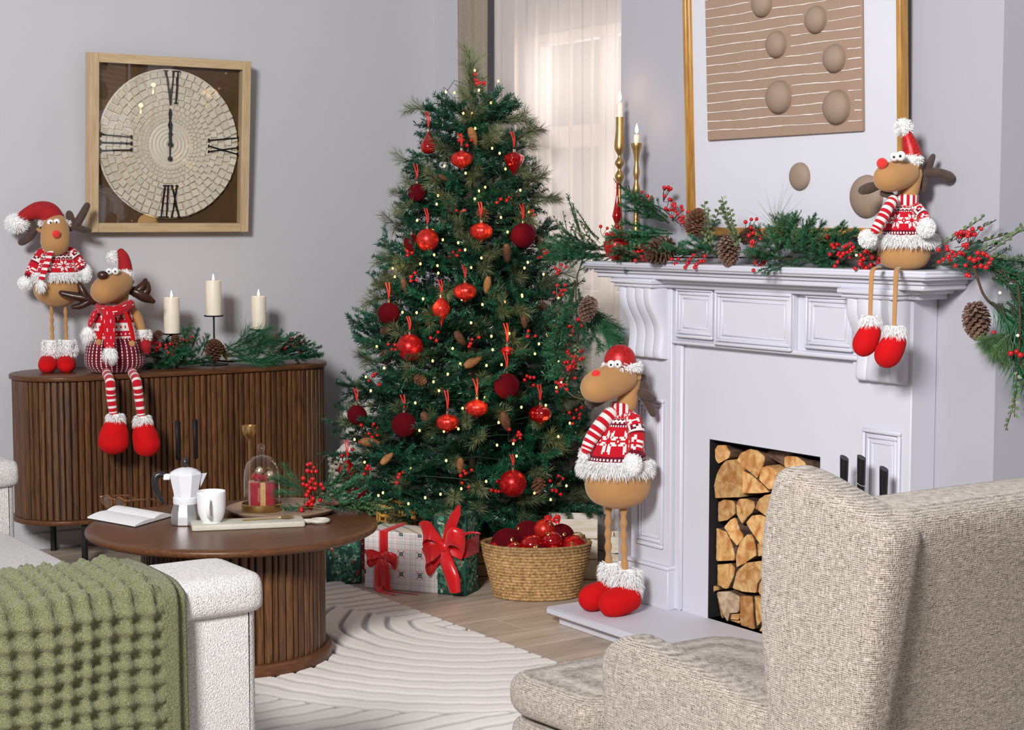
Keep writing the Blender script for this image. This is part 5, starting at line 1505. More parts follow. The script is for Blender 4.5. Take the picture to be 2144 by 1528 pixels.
# olive pine tufts over the surface
nt = 0
for k in range(220):
    z = .2 + 1.62 * (k + .5) / 220 + rt.uniform(-.03, .03); R = prof_r(z)
    if rt.random() > .25 + R * 1.7: continue
    az = k * 2.39996 + rt.uniform(-.3, .3)
    if cos(az) > 0: R = min(R, .38 / cos(az))
    me = rt.choice(TUFT + BURST)
    o = link('pine_tuft', me, tree); rr = R * rt.uniform(.66, .84)
    o.matrix_local = Matrix.Translation((rr * cos(az), rr * sin(az), z)) @ Matrix.Rotation(az, 4, 'Z') @ Matrix.Rotation(-radians(rt.uniform(-10, 40)), 4, 'Y') @ Matrix.Rotation(rt.uniform(0, 6), 4, 'X')
    nt += 1
for z, e, s_ in ((1.88, 88, 1.15), (1.80, 86, 1.2), (1.74, 80, 1.2), (1.84, 70, .8), (1.78, 60, .8), (1.70, 65, 1.0)):
    az = rt.uniform(0, 6.28)
    o = link('leader_tuft', TUFT[nt % 3], tree); nt += 1
    o.matrix_local = Matrix.Translation((0, 0, z)) @ Matrix.Rotation(az, 4, 'Z') @ Matrix.Rotation(-radians(e), 4, 'Y') @ Matrix.Diagonal((s_, s_, s_, 1))

def on_tree(px, py, out=0.0):
    """nearest point of the sight line on the tree's outer cone, moved outwards by out"""
    r = ray(px, py); best = None; bd = 1e9
    for t in np.linspace(5.5, 7.2, 680):
        p = _C + r * t; rad = hypot(p[0] - TCX, p[1] - TCY) - prof_r(p[2]) - out
        if rad < 0: return p
        if rad < bd: bd = rad; best = p
    return best

# ---------------------------------------------------------------- ornaments
velvet_m = mat('dark_red_velvet', srgb(84, 4, 16), .9, var=.15, scale=60, sheen=.06, sheen_tint=(1, .1, .15), spec=.1)
velvet_spark = velvet_m
glit_r = glitter_mat('red_glitter', srgb(140, 6, 14), srgb(235, 40, 40), 300, .3, .55)
glit_b = glitter_mat('bright_red_glitter', srgb(170, 18, 16), srgb(250, 66, 50), 320, .3, .5)
gloss_r = mat('glossy_red_glass', srgb(176, 10, 16), .08, .55, var=.05, scale=10, coat=.8)
ribbon_m = mat('red_satin_ribbon', srgb(206, 30, 22), .34, var=.06, scale=30, sheen=.3, spec=.5)
silver_m = mat('silver_cap', srgb(210, 196, 170), .25, 1.0, var=.05)
def orn_profile(kind, r):
    if kind == 'ball': return [(r * sin(pi * k / 18) + 1e-4, r - r * cos(pi * k / 18) - r) for k in range(19)], 0
    if kind == 'lantern': return [(.0005, -r * .98), (r * .10, -r * .92), (r * .16, -r * .80), (r * .5, -r * .70), (r * .85, -r * .45), (r, -r * .05), (r * .93, r * .32), (r * .62, r * .60), (r * .30, r * .70), (r * .16, r * .80), (r * .001 + .0002, r * .82)], 10
    if kind == 'drop': return [(.0005, -r * 1.95), (r * .10, -r * 1.6), (r * .35, -r * 1.2), (r * .8, -r * .6), (r, 0), (r * .92, r * .4), (r * .6, r * .85), (r * .25, r * 1.15), (r * .12, r * 1.3), (.0005, r * 1.32)], 0
    if kind == 'tear': return [(.0005, -r * .98), (r * .5, -r * .88), (r * .9, -r * .5), (r, -r * .05), (r * .85, r * .45), (r * .5, r * 1.0), (r * .2, r * 1.5), (r * .08, r * 1.8), (.0005, r * 1.82)], 0
    if kind == 'top': return [(.0005, -r * 1.5), (r * .1, -r * 1.2), (r * .35, -r * .85), (r * .75, -r * .3), (r, r * .25), (r * .9, r * .6), (r * .5, r * .85), (r * .2, r * .95), (.0005, r)], 8
    if kind == 'onion': return [(.0005, -r * .9), (r * .3, -r * .84), (r * .8, -r * .5), (r, 0), (r * .85, r * .42), (r * .4, r * .75), (r * .14, r * 1.1), (.0005, r * 1.12)], 0
def ornament(kind, px, py, rpx, m, label, ribbon=.06, out=.03, tilt=0):
    p = on_tree(px, py, out); r = rpx * depth(p) / FPX
    name = {'ball': 'ball_ornament', 'lantern': 'lantern_ornament', 'drop': 'drop_ornament', 'tear': 'teardrop_ornament', 'top': 'spinning_top_ornament', 'onion': 'onion_ornament'}[kind]
    o = thing(name, label, 'ornament', tuple(p), 0, 'red ornaments hung on the tree')
    prof, ribs = orn_profile(kind, r)
    P = smooth_path([(a, b, 0) for a, b in prof], 3); P = [(max(.0003, q[0]), q[1]) for q in P]
    n = 40 if ribs else 32; v, f = lathe(P, n)
    if ribs: v = [(x * (1 + .045 * cos(ribs * atan2(y, x))), y * (1 + .045 * cos(ribs * atan2(y, x))), z_) for x, y, z_ in v]
    MB().add((v, f)).build('ornament_body', m, o, angle=80)
    top = max(q[1] for q in P)
    c = MB(); c.add(lathe([(.0062, top - .002), (.0066, top + .008), (.003, top + .010)], 12))
    c.add(tube([(.004 * cos(a), 0, top + .013 + .004 * sin(a)) for a in [2 * pi * i / 10 for i in range(11)]], .0008, 5)); c.build('ornament_cap', silver_m, o)
    if ribbon:
        rb = MB(); rx = random.Random(px)
        for sg in (-1, 1):
            pts = [(0, 0, top + .016), (sg * .004, .0, top + .016 + ribbon * .5), (sg * .007 + rx.uniform(-.003, .003), .012, top + .016 + ribbon)]
            P_ = smooth_path(pts, 4); vs = []; fs = []
            w = np.array([.88, -.4, 0]) * .0024
            for i, q in enumerate(P_): vs += [tuple(q - w), tuple(q + w), tuple(q + w + np.array([.0003, .0006, 0])), tuple(q - w + np.array([.0003, .0006, 0]))]
            for i in range(len(P_) - 1):
                for a_, b_ in ((0, 1), (1, 2), (2, 3), (3, 0)): fs.append((i * 4 + a_, i * 4 + b_, i * 4 + 4 + b_, i * 4 + 4 + a_))
            rb.add((vs, fs))
        rb.build('ribbon_loop', ribbon_m, o, angle=80)
    return o
ORN = [
 ('tear', 897, 306, 17, gloss_r, 'glossy red teardrop ornament hanging high on the left edge of the tree', .06, 'glossy teardrop'),
 ('lantern', 966, 333, 22, glit_b, 'highest glitter lantern ornament, in the upper middle of the tree', .05, 'highest lantern'),
 ('top', 1076, 338, 21, gloss_r, 'dark glossy spinning top ornament high on the right edge of the tree', .06, 'spinning top'),
 ('ball', 873, 403, 19, velvet_m, 'small dark velvet ball hanging at the upper left edge of the tree', .06, 'upper left velvet ball'),
 ('ball', 1095, 493, 26, velvet_m, 'large dark velvet ball on an orange ribbon at the upper right of the tree', .06, 'upper right velvet ball'),
 ('ball', 895, 502, 24, glit_b, 'bright red glitter ball at the upper left of the tree beside a dark ball', .06, 'bright glitter ball'),
 ('ball', 862, 508, 17, velvet_m, 'dark velvet ball half hidden behind the bright red glitter ball', .0, 'half hidden velvet ball'),
 ('lantern', 1007, 484, 23, glit_b, 'glitter lantern ornament under a cone between the two upper balls', .06, 'second lantern'),
 ('lantern', 974, 610, 23, glit_b, 'glitter lantern ornament in the middle of the tree above the long drop', .05, 'middle lantern'),
 ('ball', 814, 656, 23, velvet_m, 'dark velvet ball at the left edge halfway up the tree', .06, 'left edge velvet ball'),
 ('drop', 924, 647, 19, glit_b, 'long red glitter drop ornament pointing down in the middle of the tree', .05, 'long drop'),
 ('ball', 858, 727, 28, glit_r, 'large deep red glitter ball left of the middle of the tree', .05, 'left glitter ball'),
 ('ball', 1061, 808, 27, velvet_m, 'large dark velvet ball in the right half of the tree', .06, 'right velvet ball'),
 ('ball', 747, 868, 20, velvet_m, 'small dark velvet ball before the white throw at the left edge of the tree', .05, 'lower left velvet ball'),
 ('ball', 846, 889, 26, velvet_m, 'dark velvet ball with a fir twig across it in the lower left of the tree', .05, 'twig crossed velvet ball'),
 ('lantern', 937, 884, 23, glit_b, 'left one of two glitter lanterns side by side in the lower tree', .07, 'left low lantern'),
 ('lantern', 998, 854, 23, glit_b, 'right one of two glitter lanterns side by side in the lower tree', .06, 'right low lantern'),
 ('lantern', 1131, 866, 23, gloss_r, 'dark ribbed lantern ornament at the lower right of the tree', .06, 'dark lantern'),
 ('ball', 1074, 1012, 29, glit_r, 'largest red glitter ball low on the right above the basket', .04, 'largest glitter ball'),
 ('onion', 727, 984, 20, gloss_r, 'shiny red onion ornament at the lowest left edge above the coffee table', .06, 'onion ornament'),
 ('ball', 748, 1026, 22, velvet_m, 'dark velvet ball low on the left behind the table greenery', .0, 'lowest velvet ball'),
 ('lantern', 1062, 735, 13, glit_r, 'small red ornament half sunk in the foliage above the right velvet ball', .07, 'sunken ornament'),
]
for k, px, py, r, m, lab, rb, short in ORN: ornament(k, px, py, r, m, lab, rb)

# ---------------------------------------------------------------- cones and berries wired to the tree
def spruce_cone(L, r, mname='spruce_cone'):
    """closed cone: overlapping scale bumps on a spindle, axis +z from 0 to L"""
    nz, na = 36, 30; rings = []
    for j in range(nz + 1):
        t = j / nz; base = r * (sin(pi * (.03 + .94 * t)) ** .45) * (1.12 - .35 * t)
        ring = []
        for i in range(na):
            a = 2 * pi * i / na
            ph = (t * 11) % 1; row = int(t * 11)
            s = .5 + .5 * cos(a * 8 + row * pi)
            ring.append((base * (1 + .20 * s * (1 - ph) - .06) * cos(a), base * (1 + .20 * s * (1 - ph) - .06) * sin(a), L * t))
        rings.append(ring)
    return loft(rings)
def open_cone(L, R, seed=1, n=84, th=.0022):
    """open pine cone: real scales in a spiral, axis +z (base at 0)"""
    r = random.Random(seed); mb = MB(); mb.add(lathe([(.001, 0), (R * .35, L * .1), (R * .38, L * .5), (R * .2, L * .85), (.001, L)], 10))
    for i in range(n):
        t = (i + .5) / n; a = i * 2.39996; z_ = L * (.04 + .92 * t)
        rad = R * (sin(pi * (.10 + .82 * t)) ** .7)
        el = radians(-25 + 95 * t); w = rad * .36 + .002; ln = rad * .75
        sc = [(-w * .25, 0, 0), (w * .25, 0, 0), (w * .5, ln * .7, 0), (w * .3, ln, th), (-w * .3, ln, th), (-w * .5, ln * .7, 0)]
        v = [(x, y, z0 + .0) for x, y, z0 in sc] + [(x * .9, y * .97, z0 + th * (1.6 if y > ln * .5 else .6)) for x, y, z0 in sc]
        f = [(5, 4, 3, 2, 1, 0), (6, 7, 8, 9, 10, 11)] + [(q, (q + 1) % 6, 6 + (q + 1) % 6, 6 + q) for q in range(6)]
        M = Matrix.Translation((0, 0, z_)) @ Matrix.Rotation(a, 4, 'Z') @ Matrix.Translation((0, rad * .30, 0)) @ Matrix.Rotation(el, 4, 'X')
        mb.add((v, f), M=M)
    return mb
cone_long = MB().add(spruce_cone(.075, .0165)).mesh('cone_body', conet_m, True, 60)
cone_dark = MB().add(spruce_cone(.075, .0175)).mesh('cone_body', cone_m, True, 60)
cone_small = open_cone(.05, .026, 3, 60, .0014).mesh('cone_body', cone_m, True, 40)
berry_me = MB().add(ball((0, 0, 0), .0072, 12, 8)).mesh('berry', red_berry, True, 180)
used_lab = set()
def rel_label(head, px, py):
    """says which one by the nearest named ornament"""
    cand = sorted(ORN, key=lambda o: hypot(o[1] - px, o[2] - py))
    for o in cand:
        dx, dy = px - o[1], py - o[2]
        w = ('left of' if dx < 0 else 'right of') if abs(dx) > abs(dy) else ('above' if dy < 0 else 'below')
        lab = f'{head} {w} the {o[7]} on the tree'
        if lab not in used_lab:
            used_lab.add(lab); return lab
CONES = [(990, 285, 20, 'l', 1), (928, 372, 60, 'd', .6), (1010, 455, 0, 's', 1), (1061, 530, 5, 'd', 1), (1020, 596, -10, 'l', .9), (947, 437, 50, 's', .7), (1098, 672, 5, 'd', .8), (963, 708, 35, 'd', .9), (990, 757, 120, 'l', 1.05), (884, 797, 60, 's', .9), (892, 878, 30, 'd', .9), (1058, 882, 15, 'd', 1.1), (964, 974, 0, 'l', .85), (810, 960, 130, 'l', .85), (775, 926, 80, 'l', 1.1), (808, 752, 0, 's', 1), (810, 692, 90, 's', .7), (1127, 1022, -10, 's', 1.15), (1128, 508, 10, 'd', .8), (853, 520, 30, 'l', .8), (1135, 640, 70, 's', .75), (1115, 478, 30, 'd', .7), (847, 598, 15, 'd', .8), (727, 1010, 40, 's', .8)]
for px, py, ang, ty, s_ in CONES:
    p = on_tree(px, py, .012)
    head = {'l': 'pale tan closed cone', 'd': 'brown closed cone', 's': 'small open brown cone'}[ty]
    o = thing('pine_cone', rel_label(head, px, py), 'pine cone', tuple(p), 0, 'cones wired to the tree')
    me = {'l': cone_long, 'd': cone_dark, 's': cone_small}[ty]
    az = HEAD + atan2(px - 1072, FPX); a = radians(ang)
    # hang with the tip down, turned by ang in the picture plane
    R_ = Matrix.Rotation(-az, 4, 'Z') @ Matrix.Rotation(pi - a, 4, 'Y') @ Matrix.Rotation(radians(-25), 4, 'X')
    c = link('cone_body', me, o); c.matrix_local = R_ @ Matrix.Translation((0, 0, -.037 * s_)) @ Matrix.Diagonal((s_, s_, s_, 1))
    w = MB().add(tube([(0, 0, .0), (.004, .004, .02), (.0, .02, .035)], .0009, 5)).build('wire', stem_m, o)
def berry_sprig(root_or_none, p, n, seed, label=None, group='berry sprigs on the tree', spread=.028, scale=1.0, parent=None, stemdir=(0, 0.6, -.4)):
    """a stem with n berries; a thing of its own, or a part of `parent`"""
    r = random.Random(seed); sm = MB(); ps = []
    for i in range(n):
        for _ in range(30):
            q = (r.uniform(-1, 1) * spread, r.uniform(-.6, .3) * spread, r.uniform(-1, 1) * spread)
            if all(sum((a - b) ** 2 for a, b in zip(q, w)) > (.0125 * scale) ** 2 for w in ps): break
        ps.append(q)
    root = (np.array(stemdir) * spread * 1.6)
    for q in ps: sm.add(tube([tuple(root), tuple((root + np.array(q)) / 2 + np.array([0, .004, -.004])), q], .0009, 5))
    if parent is None:
        o = thing('berry_sprig', label, 'berries', tuple(p), 0, group)
        sm.build('sprig_stem', stem_m, o)
    else:
        o = sm.build('berry_sprig', stem_m, parent); o.location = p
    for q in ps:
        link('berry', berry_me, o, q, None, scale * r.uniform(.85, 1.1))
    return o
BERR = [(1004, 172, 6), (975, 292, 5), (942, 258, 1), (1075, 412, 5), (1042, 422, 2), (964, 451, 3), (855, 530, 5), (870, 575, 4), (948, 528, 4), (1132, 527, 5), (1115, 452, 3), (828, 735, 5), (989, 715, 4), (1111, 697, 3), (1110, 800, 6), (768, 905, 8), (836, 996, 4), (972, 1002, 6), (1037, 1020, 5), (1166, 1016, 8), (1074, 915, 6), (1203, 868, 7), (780, 792, 4), (910, 705, 3), (725, 945, 3), (775, 985, 4)]
for i, (px, py, n) in enumerate(BERR):
    hd_ = {1: 'single red berry', 2: 'pair of red berries', 3: 'trio of red berries'}.get(n, 'loose spray of red berries' if n < 6 else 'dense spray of red berries')
    berry_sprig(None, on_tree(px, py, .02), n, i, rel_label(hd_, px, py), spread=.012 + .0032 * n)

# ---------------------------------------------------------------- fairy lights: one string, many lit bulbs
bulb_m = emit_mat('warm_led', (1.0, .56, .17), 2.9)
wire_m = mat('light_wire', (.02, .05, .025), .5, var=.1)
LA = [(730,295),(782,300),(930,285),(1047,230),(1003,362),(836,424),(888,424),(908,515),(1010,635),(1055,665),(722,742),(850,785),(1090,760),(930,893),(968,870),(684,920),(675,972),(905,940),(1180,888),(557,1070),(655,1127),(1063,1052),(1103,1140),(712,1187),(805,1205),(660,1278),(847,1248),(945,1297),(577,1332),(680,1343),(685,1388),(410,1360),(423,1410),(883,1355),(1225,1323),(1205,1357),(1320,1395),(1190,1520),(1230,1020),(905,165)]
LB = [(605,75),(478,158),(565,160),(843,78),(970,110),(1107,93),(1215,60),(900,222),(1025,305),(1135,288),(1365,298),(1318,352),(1293,413),(787,380),(1033,388),(833,475),(995,485),(1088,480),(664,457),(757,538),(669,585),(703,640),(365,500),(320,367),(253,555),(283,640),(557,715),(985,682),(848,748),(1210,742),(1070,836),(822,875),(733,890),(787,937),(1160,966),(1060,975),(1437,922),(183,940),(1180,1042),(747,1070),(530,1120),(245,1080),(840,1243),(993,1198),(358,1268),(618,1298),(712,1277),(515,1335),(1390,1310),(1487,1225),(1508,840),(1290,1270),(583,885),(1425,620),(1360,730),(330,1285)]
pts = [(680 + x / 2.882, 90 + y / 2.882) for x, y in LA] + [(680 + x / 2.939, 600 + y / 2.939) for x, y in LB]
fl = thing('fairy_lights', 'string of warm fairy lights wound through the christmas tree', 'lights', (TCX, TCY, 0))
bulb_me = MB().add(ball((0, 0, 0), (.0042, .0042, .0055), 10, 8)).mesh('bulb', bulb_m, True, 180)
for px, py in pts:
    p = on_tree(px, py, .022); link('bulb', bulb_me, fl, (p[0] - TCX, p[1] - TCY, p[2]))
wp = []
for i in range(420):
    t = i / 419; z = .2 + 1.72 * t; R = prof_r(z) * (.86 + .05 * sin(i * .9)); a = i * .36
    wp.append((R * cos(a), R * sin(a), z + .02 * sin(i * 1.7)))
MB().add(tube(wp, .0011, 4)).build('wire', wire_m, fl)

for k in range(10):
    px, py = pts[(k * 9 + 4) % len(pts)]; p = on_tree(px, py, .09)
    ld = bpy.data.lights.new('led_glow', 'POINT'); ld.energy = .30; ld.color = (1, .58, .2); ld.shadow_soft_size = .05
    lo = bpy.data.objects.new('led_glow', ld); COL.objects.link(lo); lo.location = (p[0] - TCX, p[1] - TCY, p[2]); lo.parent = fl
# ================================================================ GARLANDS
GFIR = [branch_mesh('fir_sprig', .20, (1500, .017, .0021, 50, .5), garl_m, 200 + i, 7, .085, 45, .2, (0, 0, .05)) for i in range(3)]
GPINE = [branch_mesh('pine_sprig', .20, (850, .070, .0015, 26, .9), garl_m, 210 + i, 2, .10, 30, .3, (0, 0, .05)) for i in range(2)]
GPL = branch_mesh('pine_sprig', .14, (2200, .060, .0014, 30, .9), lite_m, 218, 2, .08, 30, .3, (0, 0, .05))
GCED = [branch_mesh('cedar_sprig', .16, (2200, .0085, .0022, 42, .35), lite_m, 220 + i, 12, .075, 48, .15, (0, 0, .03)) for i in range(2)]
GTWIG = [branch_mesh('fir_twig', .14, (1500, .0125, .0019, 52, .9), garl_m, 225 + i, 0, .05, 45, .1, (0, 0, .06)) for i in range(2)]
def leaf_mesh(seed, n=14, L=.15, w=.011, l=.017):
    r = random.Random(seed); mb = MB(); pth = line((0, 0, 0), (1, 0, 0), L, (0, 0, .1), 8)
    mb.add(tube(pth, .0011, 5), 1)
    for i in range(n):
        t = .15 + .85 * i / n; b = np.array([np.interp(t, np.linspace(0, 1, 8), [q[c] for q in pth]) for c in range(3)])
        s = 1 if i % 2 else -1
        M = Matrix.Translation(b) @ Matrix.Rotation(s * radians(r.uniform(45, 70)), 4, 'Z') @ Matrix.Rotation(r.uniform(-.5, .5), 4, 'X') @ Matrix.Rotation(radians(r.uniform(-40, 5)), 4, 'Y')
        o = [(0, 0, 0), (l * .3, w * .42, .001), (l * .65, w * .45, .0015), (l, 0, 0), (l * .65, -w * .45, .0015), (l * .3, -w * .42, .001)]
        v = o + [(x, y, z_ - .0006) for x, y, z_ in o]
        mb.add((v, [tuple(range(6)), tuple(range(11, 5, -1))] + [(q, (q + 1) % 6, 6 + (q + 1) % 6, 6 + q) for q in range(6)]), 0, M)
    return mb.mesh('leaf_sprig', [leaf_m, stem_m], True, 60)
GLEAF = [leaf_mesh(i) for i in range(3)]
def wisp_mesh(seed, L=.13, n=46):
    r = random.Random(seed); mb = MB()
    for i in range(n):
        a = r.uniform(-.75, .75); b = r.uniform(-.6, .6); l = L * r.uniform(.5, 1)
        pts = [(0, 0, 0), (l * .5 * cos(a), l * .5 * sin(a), l * .5 * b), (l * cos(a * 1.25), l * sin(a * 1.25), l * b * 1.3)]
        mb.add(tube(pts, [.0007, .0006, .0002], 3))
    return mb.mesh('wispy_grass', oliv_m, False)
GWISP = [wisp_mesh(1), wisp_mesh(2, .20, 22)]
big_cone = open_cone(.085, .040, 11, 96, .0022).mesh('pine_cone', cone_m, True, 40)
tip_m = mat('frosted_cone_scale', srgb(84, 54, 42), .6, var=.5, scale=160, c2=srgb(150, 118, 100))
frost_cone = open_cone(.090, .036, 12, 110, .0022).mesh('pine_cone', tip_m, True, 40)
CAMR = np.array([cos(HEAD), -sin(HEAD), 0])
def place(parent, me, p, ang, s=1.0, toward=0.0, roll=0.0, name=None):
    """sprig at world point p; ang = direction in the view-facing plane (deg, 0 right, 90 up); toward = lean to the room"""
    a = radians(ang); d = CAMR * cos(a) + np.array([0, 0, 1.0]) * sin(a) + np.array([-sin(HEAD), -cos(HEAD), 0]) * toward
    d = Vector(d).normalized(); q = d.to_track_quat('X', 'Z')
    o = link(name or me.name.split('.')[0], me, parent)
    o.matrix_local = Matrix.Translation(Vector(p) - Vector(parent.location)) @ q.to_matrix().to_4x4() @ Matrix.Rotation(roll, 4, 'X') @ Matrix.Diagonal((s, s, s, 1))
    return o
def pcone(parent, me, p, ang, s, toward=0.2):
    a = radians(ang); d = CAMR * cos(a) + np.array([0, 0, 1.0]) * sin(a) + np.array([-sin(HEAD), -cos(HEAD), 0]) * toward
    q = Vector(d).normalized().to_track_quat('Z', 'Y'); o = link('pine_cone', me, parent)
    o.matrix_local = Matrix.Translation(Vector(p) - Vector(parent.location)) @ q.to_matrix().to_4x4() @ Matrix.Diagonal((s, s, s, 1))
    return o
MZ = 1.222
gl = thing('mantel_garland', 'evergreen garland with pine cones and red berries along the mantel and down both ends', 'garland', (3.5, FY, MZ))
rg = random.Random(31)
zm = lambda x, y: (1140 + x / 3.063, 180 + y / 3.063)
def GM(me, x, y, ang, s=1.0, X=3.50, toward=.15, roll=None):
    p = onX(*zm(x, y), X); p[2] = max(p[2], MZ + .012)
    if me is GFIR or me is GLEAF:
        q = onX(*zm(x + rg.uniform(-40, 40), y + rg.uniform(-16, 26)), X - .012); q[2] = max(q[2], MZ + .012)
        place(gl, rg.choice(me), q, ang + rg.uniform(-22, 22), s * .9, toward, rg.uniform(-.6, .6))
    return place(gl, rg.choice(me), p, ang, s, toward, rg.uniform(-.6, .6) if roll is None else roll)
# left cascade over the mantel end
for x, y, a, s_ in ((240, 1070, 176, .85), (270, 1085, 186, .9), (240, 1040, 168, .7), (330, 1050, 180, .8), (300, 1075, 192, .8)): GM(GPINE, x, y, a, s_ * .8, 3.535, .15)
for x, y, a, s_ in ((300, 1030, 165, .75), (360, 1040, 172, .8), (300, 1080, 190, .8), (250, 1060, 178, .7), (420, 1050, 178, .8), (350, 1075, 184, .8), (450, 1080, 188, .7), (240, 1000, 150, .5)): GM(GFIR, x, y, a, s_ * .9, 3.54, .1)
for x, y, a, s_ in ((235, 960, 112, 1.1), (240, 975, 108, .9), (320, 960, 128, .8), (200, 1010, 130, .7), (350, 980, 140, .7)): GM(GTWIG, x, y, a, s_, 3.53, .1)
for x, y, a in ((170, 1010, 110), (330, 1000, 150), (360, 1030, 40)): GM(GLEAF, x, y, a, .8, 3.52, .1)
# tall spray towards the picture
for x, y, a, s_ in ((800, 880, 148, .85), (770, 850, 150, .75), (700, 800, 158, .6), (790, 930, 172, .8), (740, 960, 185, .9), (760, 990, 196, .9), (680, 1000, 190, .7), (640, 1050, 176, .6), (720, 1050, 200, .7), (600, 1080, 165, .5)): GM(GFIR, x, y, a, s_, 3.54, .08)
for x, y, a in ((660, 760, 150), (610, 720, 148), (720, 800, 152), (740, 850, 165)): GM(GCED, x, y, a, .62, 3.55, .05)
for x, y, a, s_ in ((800, 960, 192, .6), (980, 930, 20, .5)): GM(GPINE, x, y, a, s_, 3.54, .1)
# right of the big cones: low bushy tuft, cedar and a few wisps
for x, y, a, s_ in ((1500, 1060, 60, .6), (1540, 1060, 95, .6), (1600, 1070, 45, .65), (1680, 1080, 25, .7), (1480, 1080, 130, .6), (1540, 1100, 175, .6), (1700, 1110, 5, .75), (1620, 1110, -8, .75), (1580, 1050, 110, .55), (1740, 1080, 30, .7), (1460, 1110, 165, .5), (1500, 1120, -20, .7), (1560, 1120, 200, .5), (1650, 1060, 75, .5), (1720, 1040, 40, .6), (1570, 1010, 80, .5), (1620, 1020, 60, .55), (1510, 1000, 110, .45)): GM(GFIR, x, y, a, s_, 3.46, .35)
for x, y, a, s_ in ((1500, 1030, 60, .7), (1560, 1040, 50, .75), (1600, 1060, 30, .75), (1480, 1060, 90, .6), (1650, 1060, 20, .75), (1560, 1080, 10, .7), (1700, 1020, 30, .7), (1520, 990, 80, .5)): GM(GCED, x, y, a, s_, 3.43, .4)
for x, y, a, s_ in ((1520, 940, 95, .55), (1560, 950, 70, .6)): GM([GWISP[0]], x, y, a, s_, 3.48, .05)
GM([GWISP[1]], 1500, 940, 112, .75, 3.5, 0)
# low leafy runs on the shelf edge
for x, y, a in ((380, 1060, 150), (420, 1090, 20), (640, 1120, 160), (690, 1110, 20), (760, 1100, 8), (830, 1095, 170), (900, 1090, 15), (960, 1090, 10), (1020, 1060, 70), (1050, 1040, 100), (1080, 1080, 30), (1260, 1060, 120), (1300, 1080, 20), (1220, 1000, 110), (1880, 1110, 15), (1950, 1110, 10), (2020, 1100, 20), (2080, 1110, 10), (1990, 1130, 5)):
    GM(GLEAF, x, y, a, 1.0, 3.445, .35)
for x, y, a, s_ in ((880, 1080, 12, .7), (1000, 1090, 170, .7), (1150, 1080, 165, .7), (1330, 1090, 15, .7), (1900, 1100, 12, .9), (2050, 1090, 8, .9), (1850, 1120, 160, .8)): GM(GFIR, x, y, a, s_, 3.50, .15)
# right part behind the seated reindeer and hanging over the right end
zr = lambda x, y: (1700 + x / 2.547, 220 + y / 2.547)
def GR(me, x, y, ang, s=1.0, X=3.50, toward=.15, zmin=None):
    p = onX(*zr(x, y), X)
    if zmin: p[2] = max(p[2], zmin)
    return place(gl, rg.choice(me), p, ang, s, toward, rg.uniform(-.6, .6))
for x, y, a, s_ in ((640, 860, 8, .9), (690, 850, -5, 1.0), (760, 860, 0, 1.0), (640, 830, 15, .8)): GR(GPINE, x, y, a, s_ * .8, 3.53, .1, MZ + .012)
for x, y, a, s_ in ((780, 790, -10, 1.0), (860, 810, -22, 1.1), (930, 850, -30, 1.2), (980, 900, -42, 1.2), (1040, 950, -50, 1.2), (1010, 880, -20, 1.2), (900, 860, -15, 1.0), (960, 920, -25, 1.2), (1060, 1000, -62, 1.2), (1090, 900, -30, 1.2)): GR(GFIR, x, y, a, s_, 3.47, .2)
for x, y, a in ((700, 740, 20), (760, 760, 10), (860, 780, 20), (900, 800, -10), (660, 760, 30), (940, 790, 35)): GR(GLEAF, x, y, a, 1.0, 3.47, .2)
for x, y, a, s_ in ((940, 1045, -40, 1.5), (960, 1050, -55, 1.6), (990, 1060, -65, 1.6), (950, 1050, -28, 1.5), (1010, 1060, -75, 1.5), (1040, 1050, -40, 1.4), (1060, 1080, -70, 1.4)): GR(GPINE, x, y, a, s_ * .8, 3.44, .1)
for x, y, a in ((1050, 1210, 215), (1060, 1220, 235), (1040, 1215, 200), (1060, 1230, 255), (1070, 1215, 225)): place(gl, GPL, onX(*zr(x, y), 3.43), a, .55, .2, rg.uniform(-.5, .5))
for x, y, a in ((1110, 1330, -80), (1100, 1380, -95), (1120, 1430, -85), (1105, 1460, -100)): GR(GLEAF, x, y, a, .9, 3.43, .1)
# hanging piece left of the mantel, over the tree's edge
zl = lambda x, y: (680 + x / 2.939, 600 + y / 2.939)
def GL_(me, x, y, ang, s=1.0, X=3.42, toward=.15): return place(gl, rg.choice(me), onX(*zl(x, y), X), ang, s, toward, rg.uniform(-.6, .6))
for x, y, a, s_ in ((1540, -40, -100, 1.1), (1530, 20, -110, 1.1), (1560, 10, -85, 1.0), (1510, 90, -105, 1.0), (1550, 80, -65, 1.0), (1480, 180, -100, 1.1), (1460, 260, -98, .9), (1570, 60, -50, 1.1), (1550, -60, 70, .5), (1520, 0, -130, .7)): GL_(GFIR, x, y, a, s_)
for x, y, a, s_ in ((1590, 90, -48, 1.1), (1620, 130, -52, 1.1), (1600, 110, -38, 1.0), (1640, 160, -60, .9), (1610, 80, -60, 1.1)): GL_(GPINE, x, y, a, s_ * .75)
for x, y, a in ((1550, 300, -90), (1565, 350, -80), (1540, 400, -100)): GL_(GLEAF, x, y, a, .8)
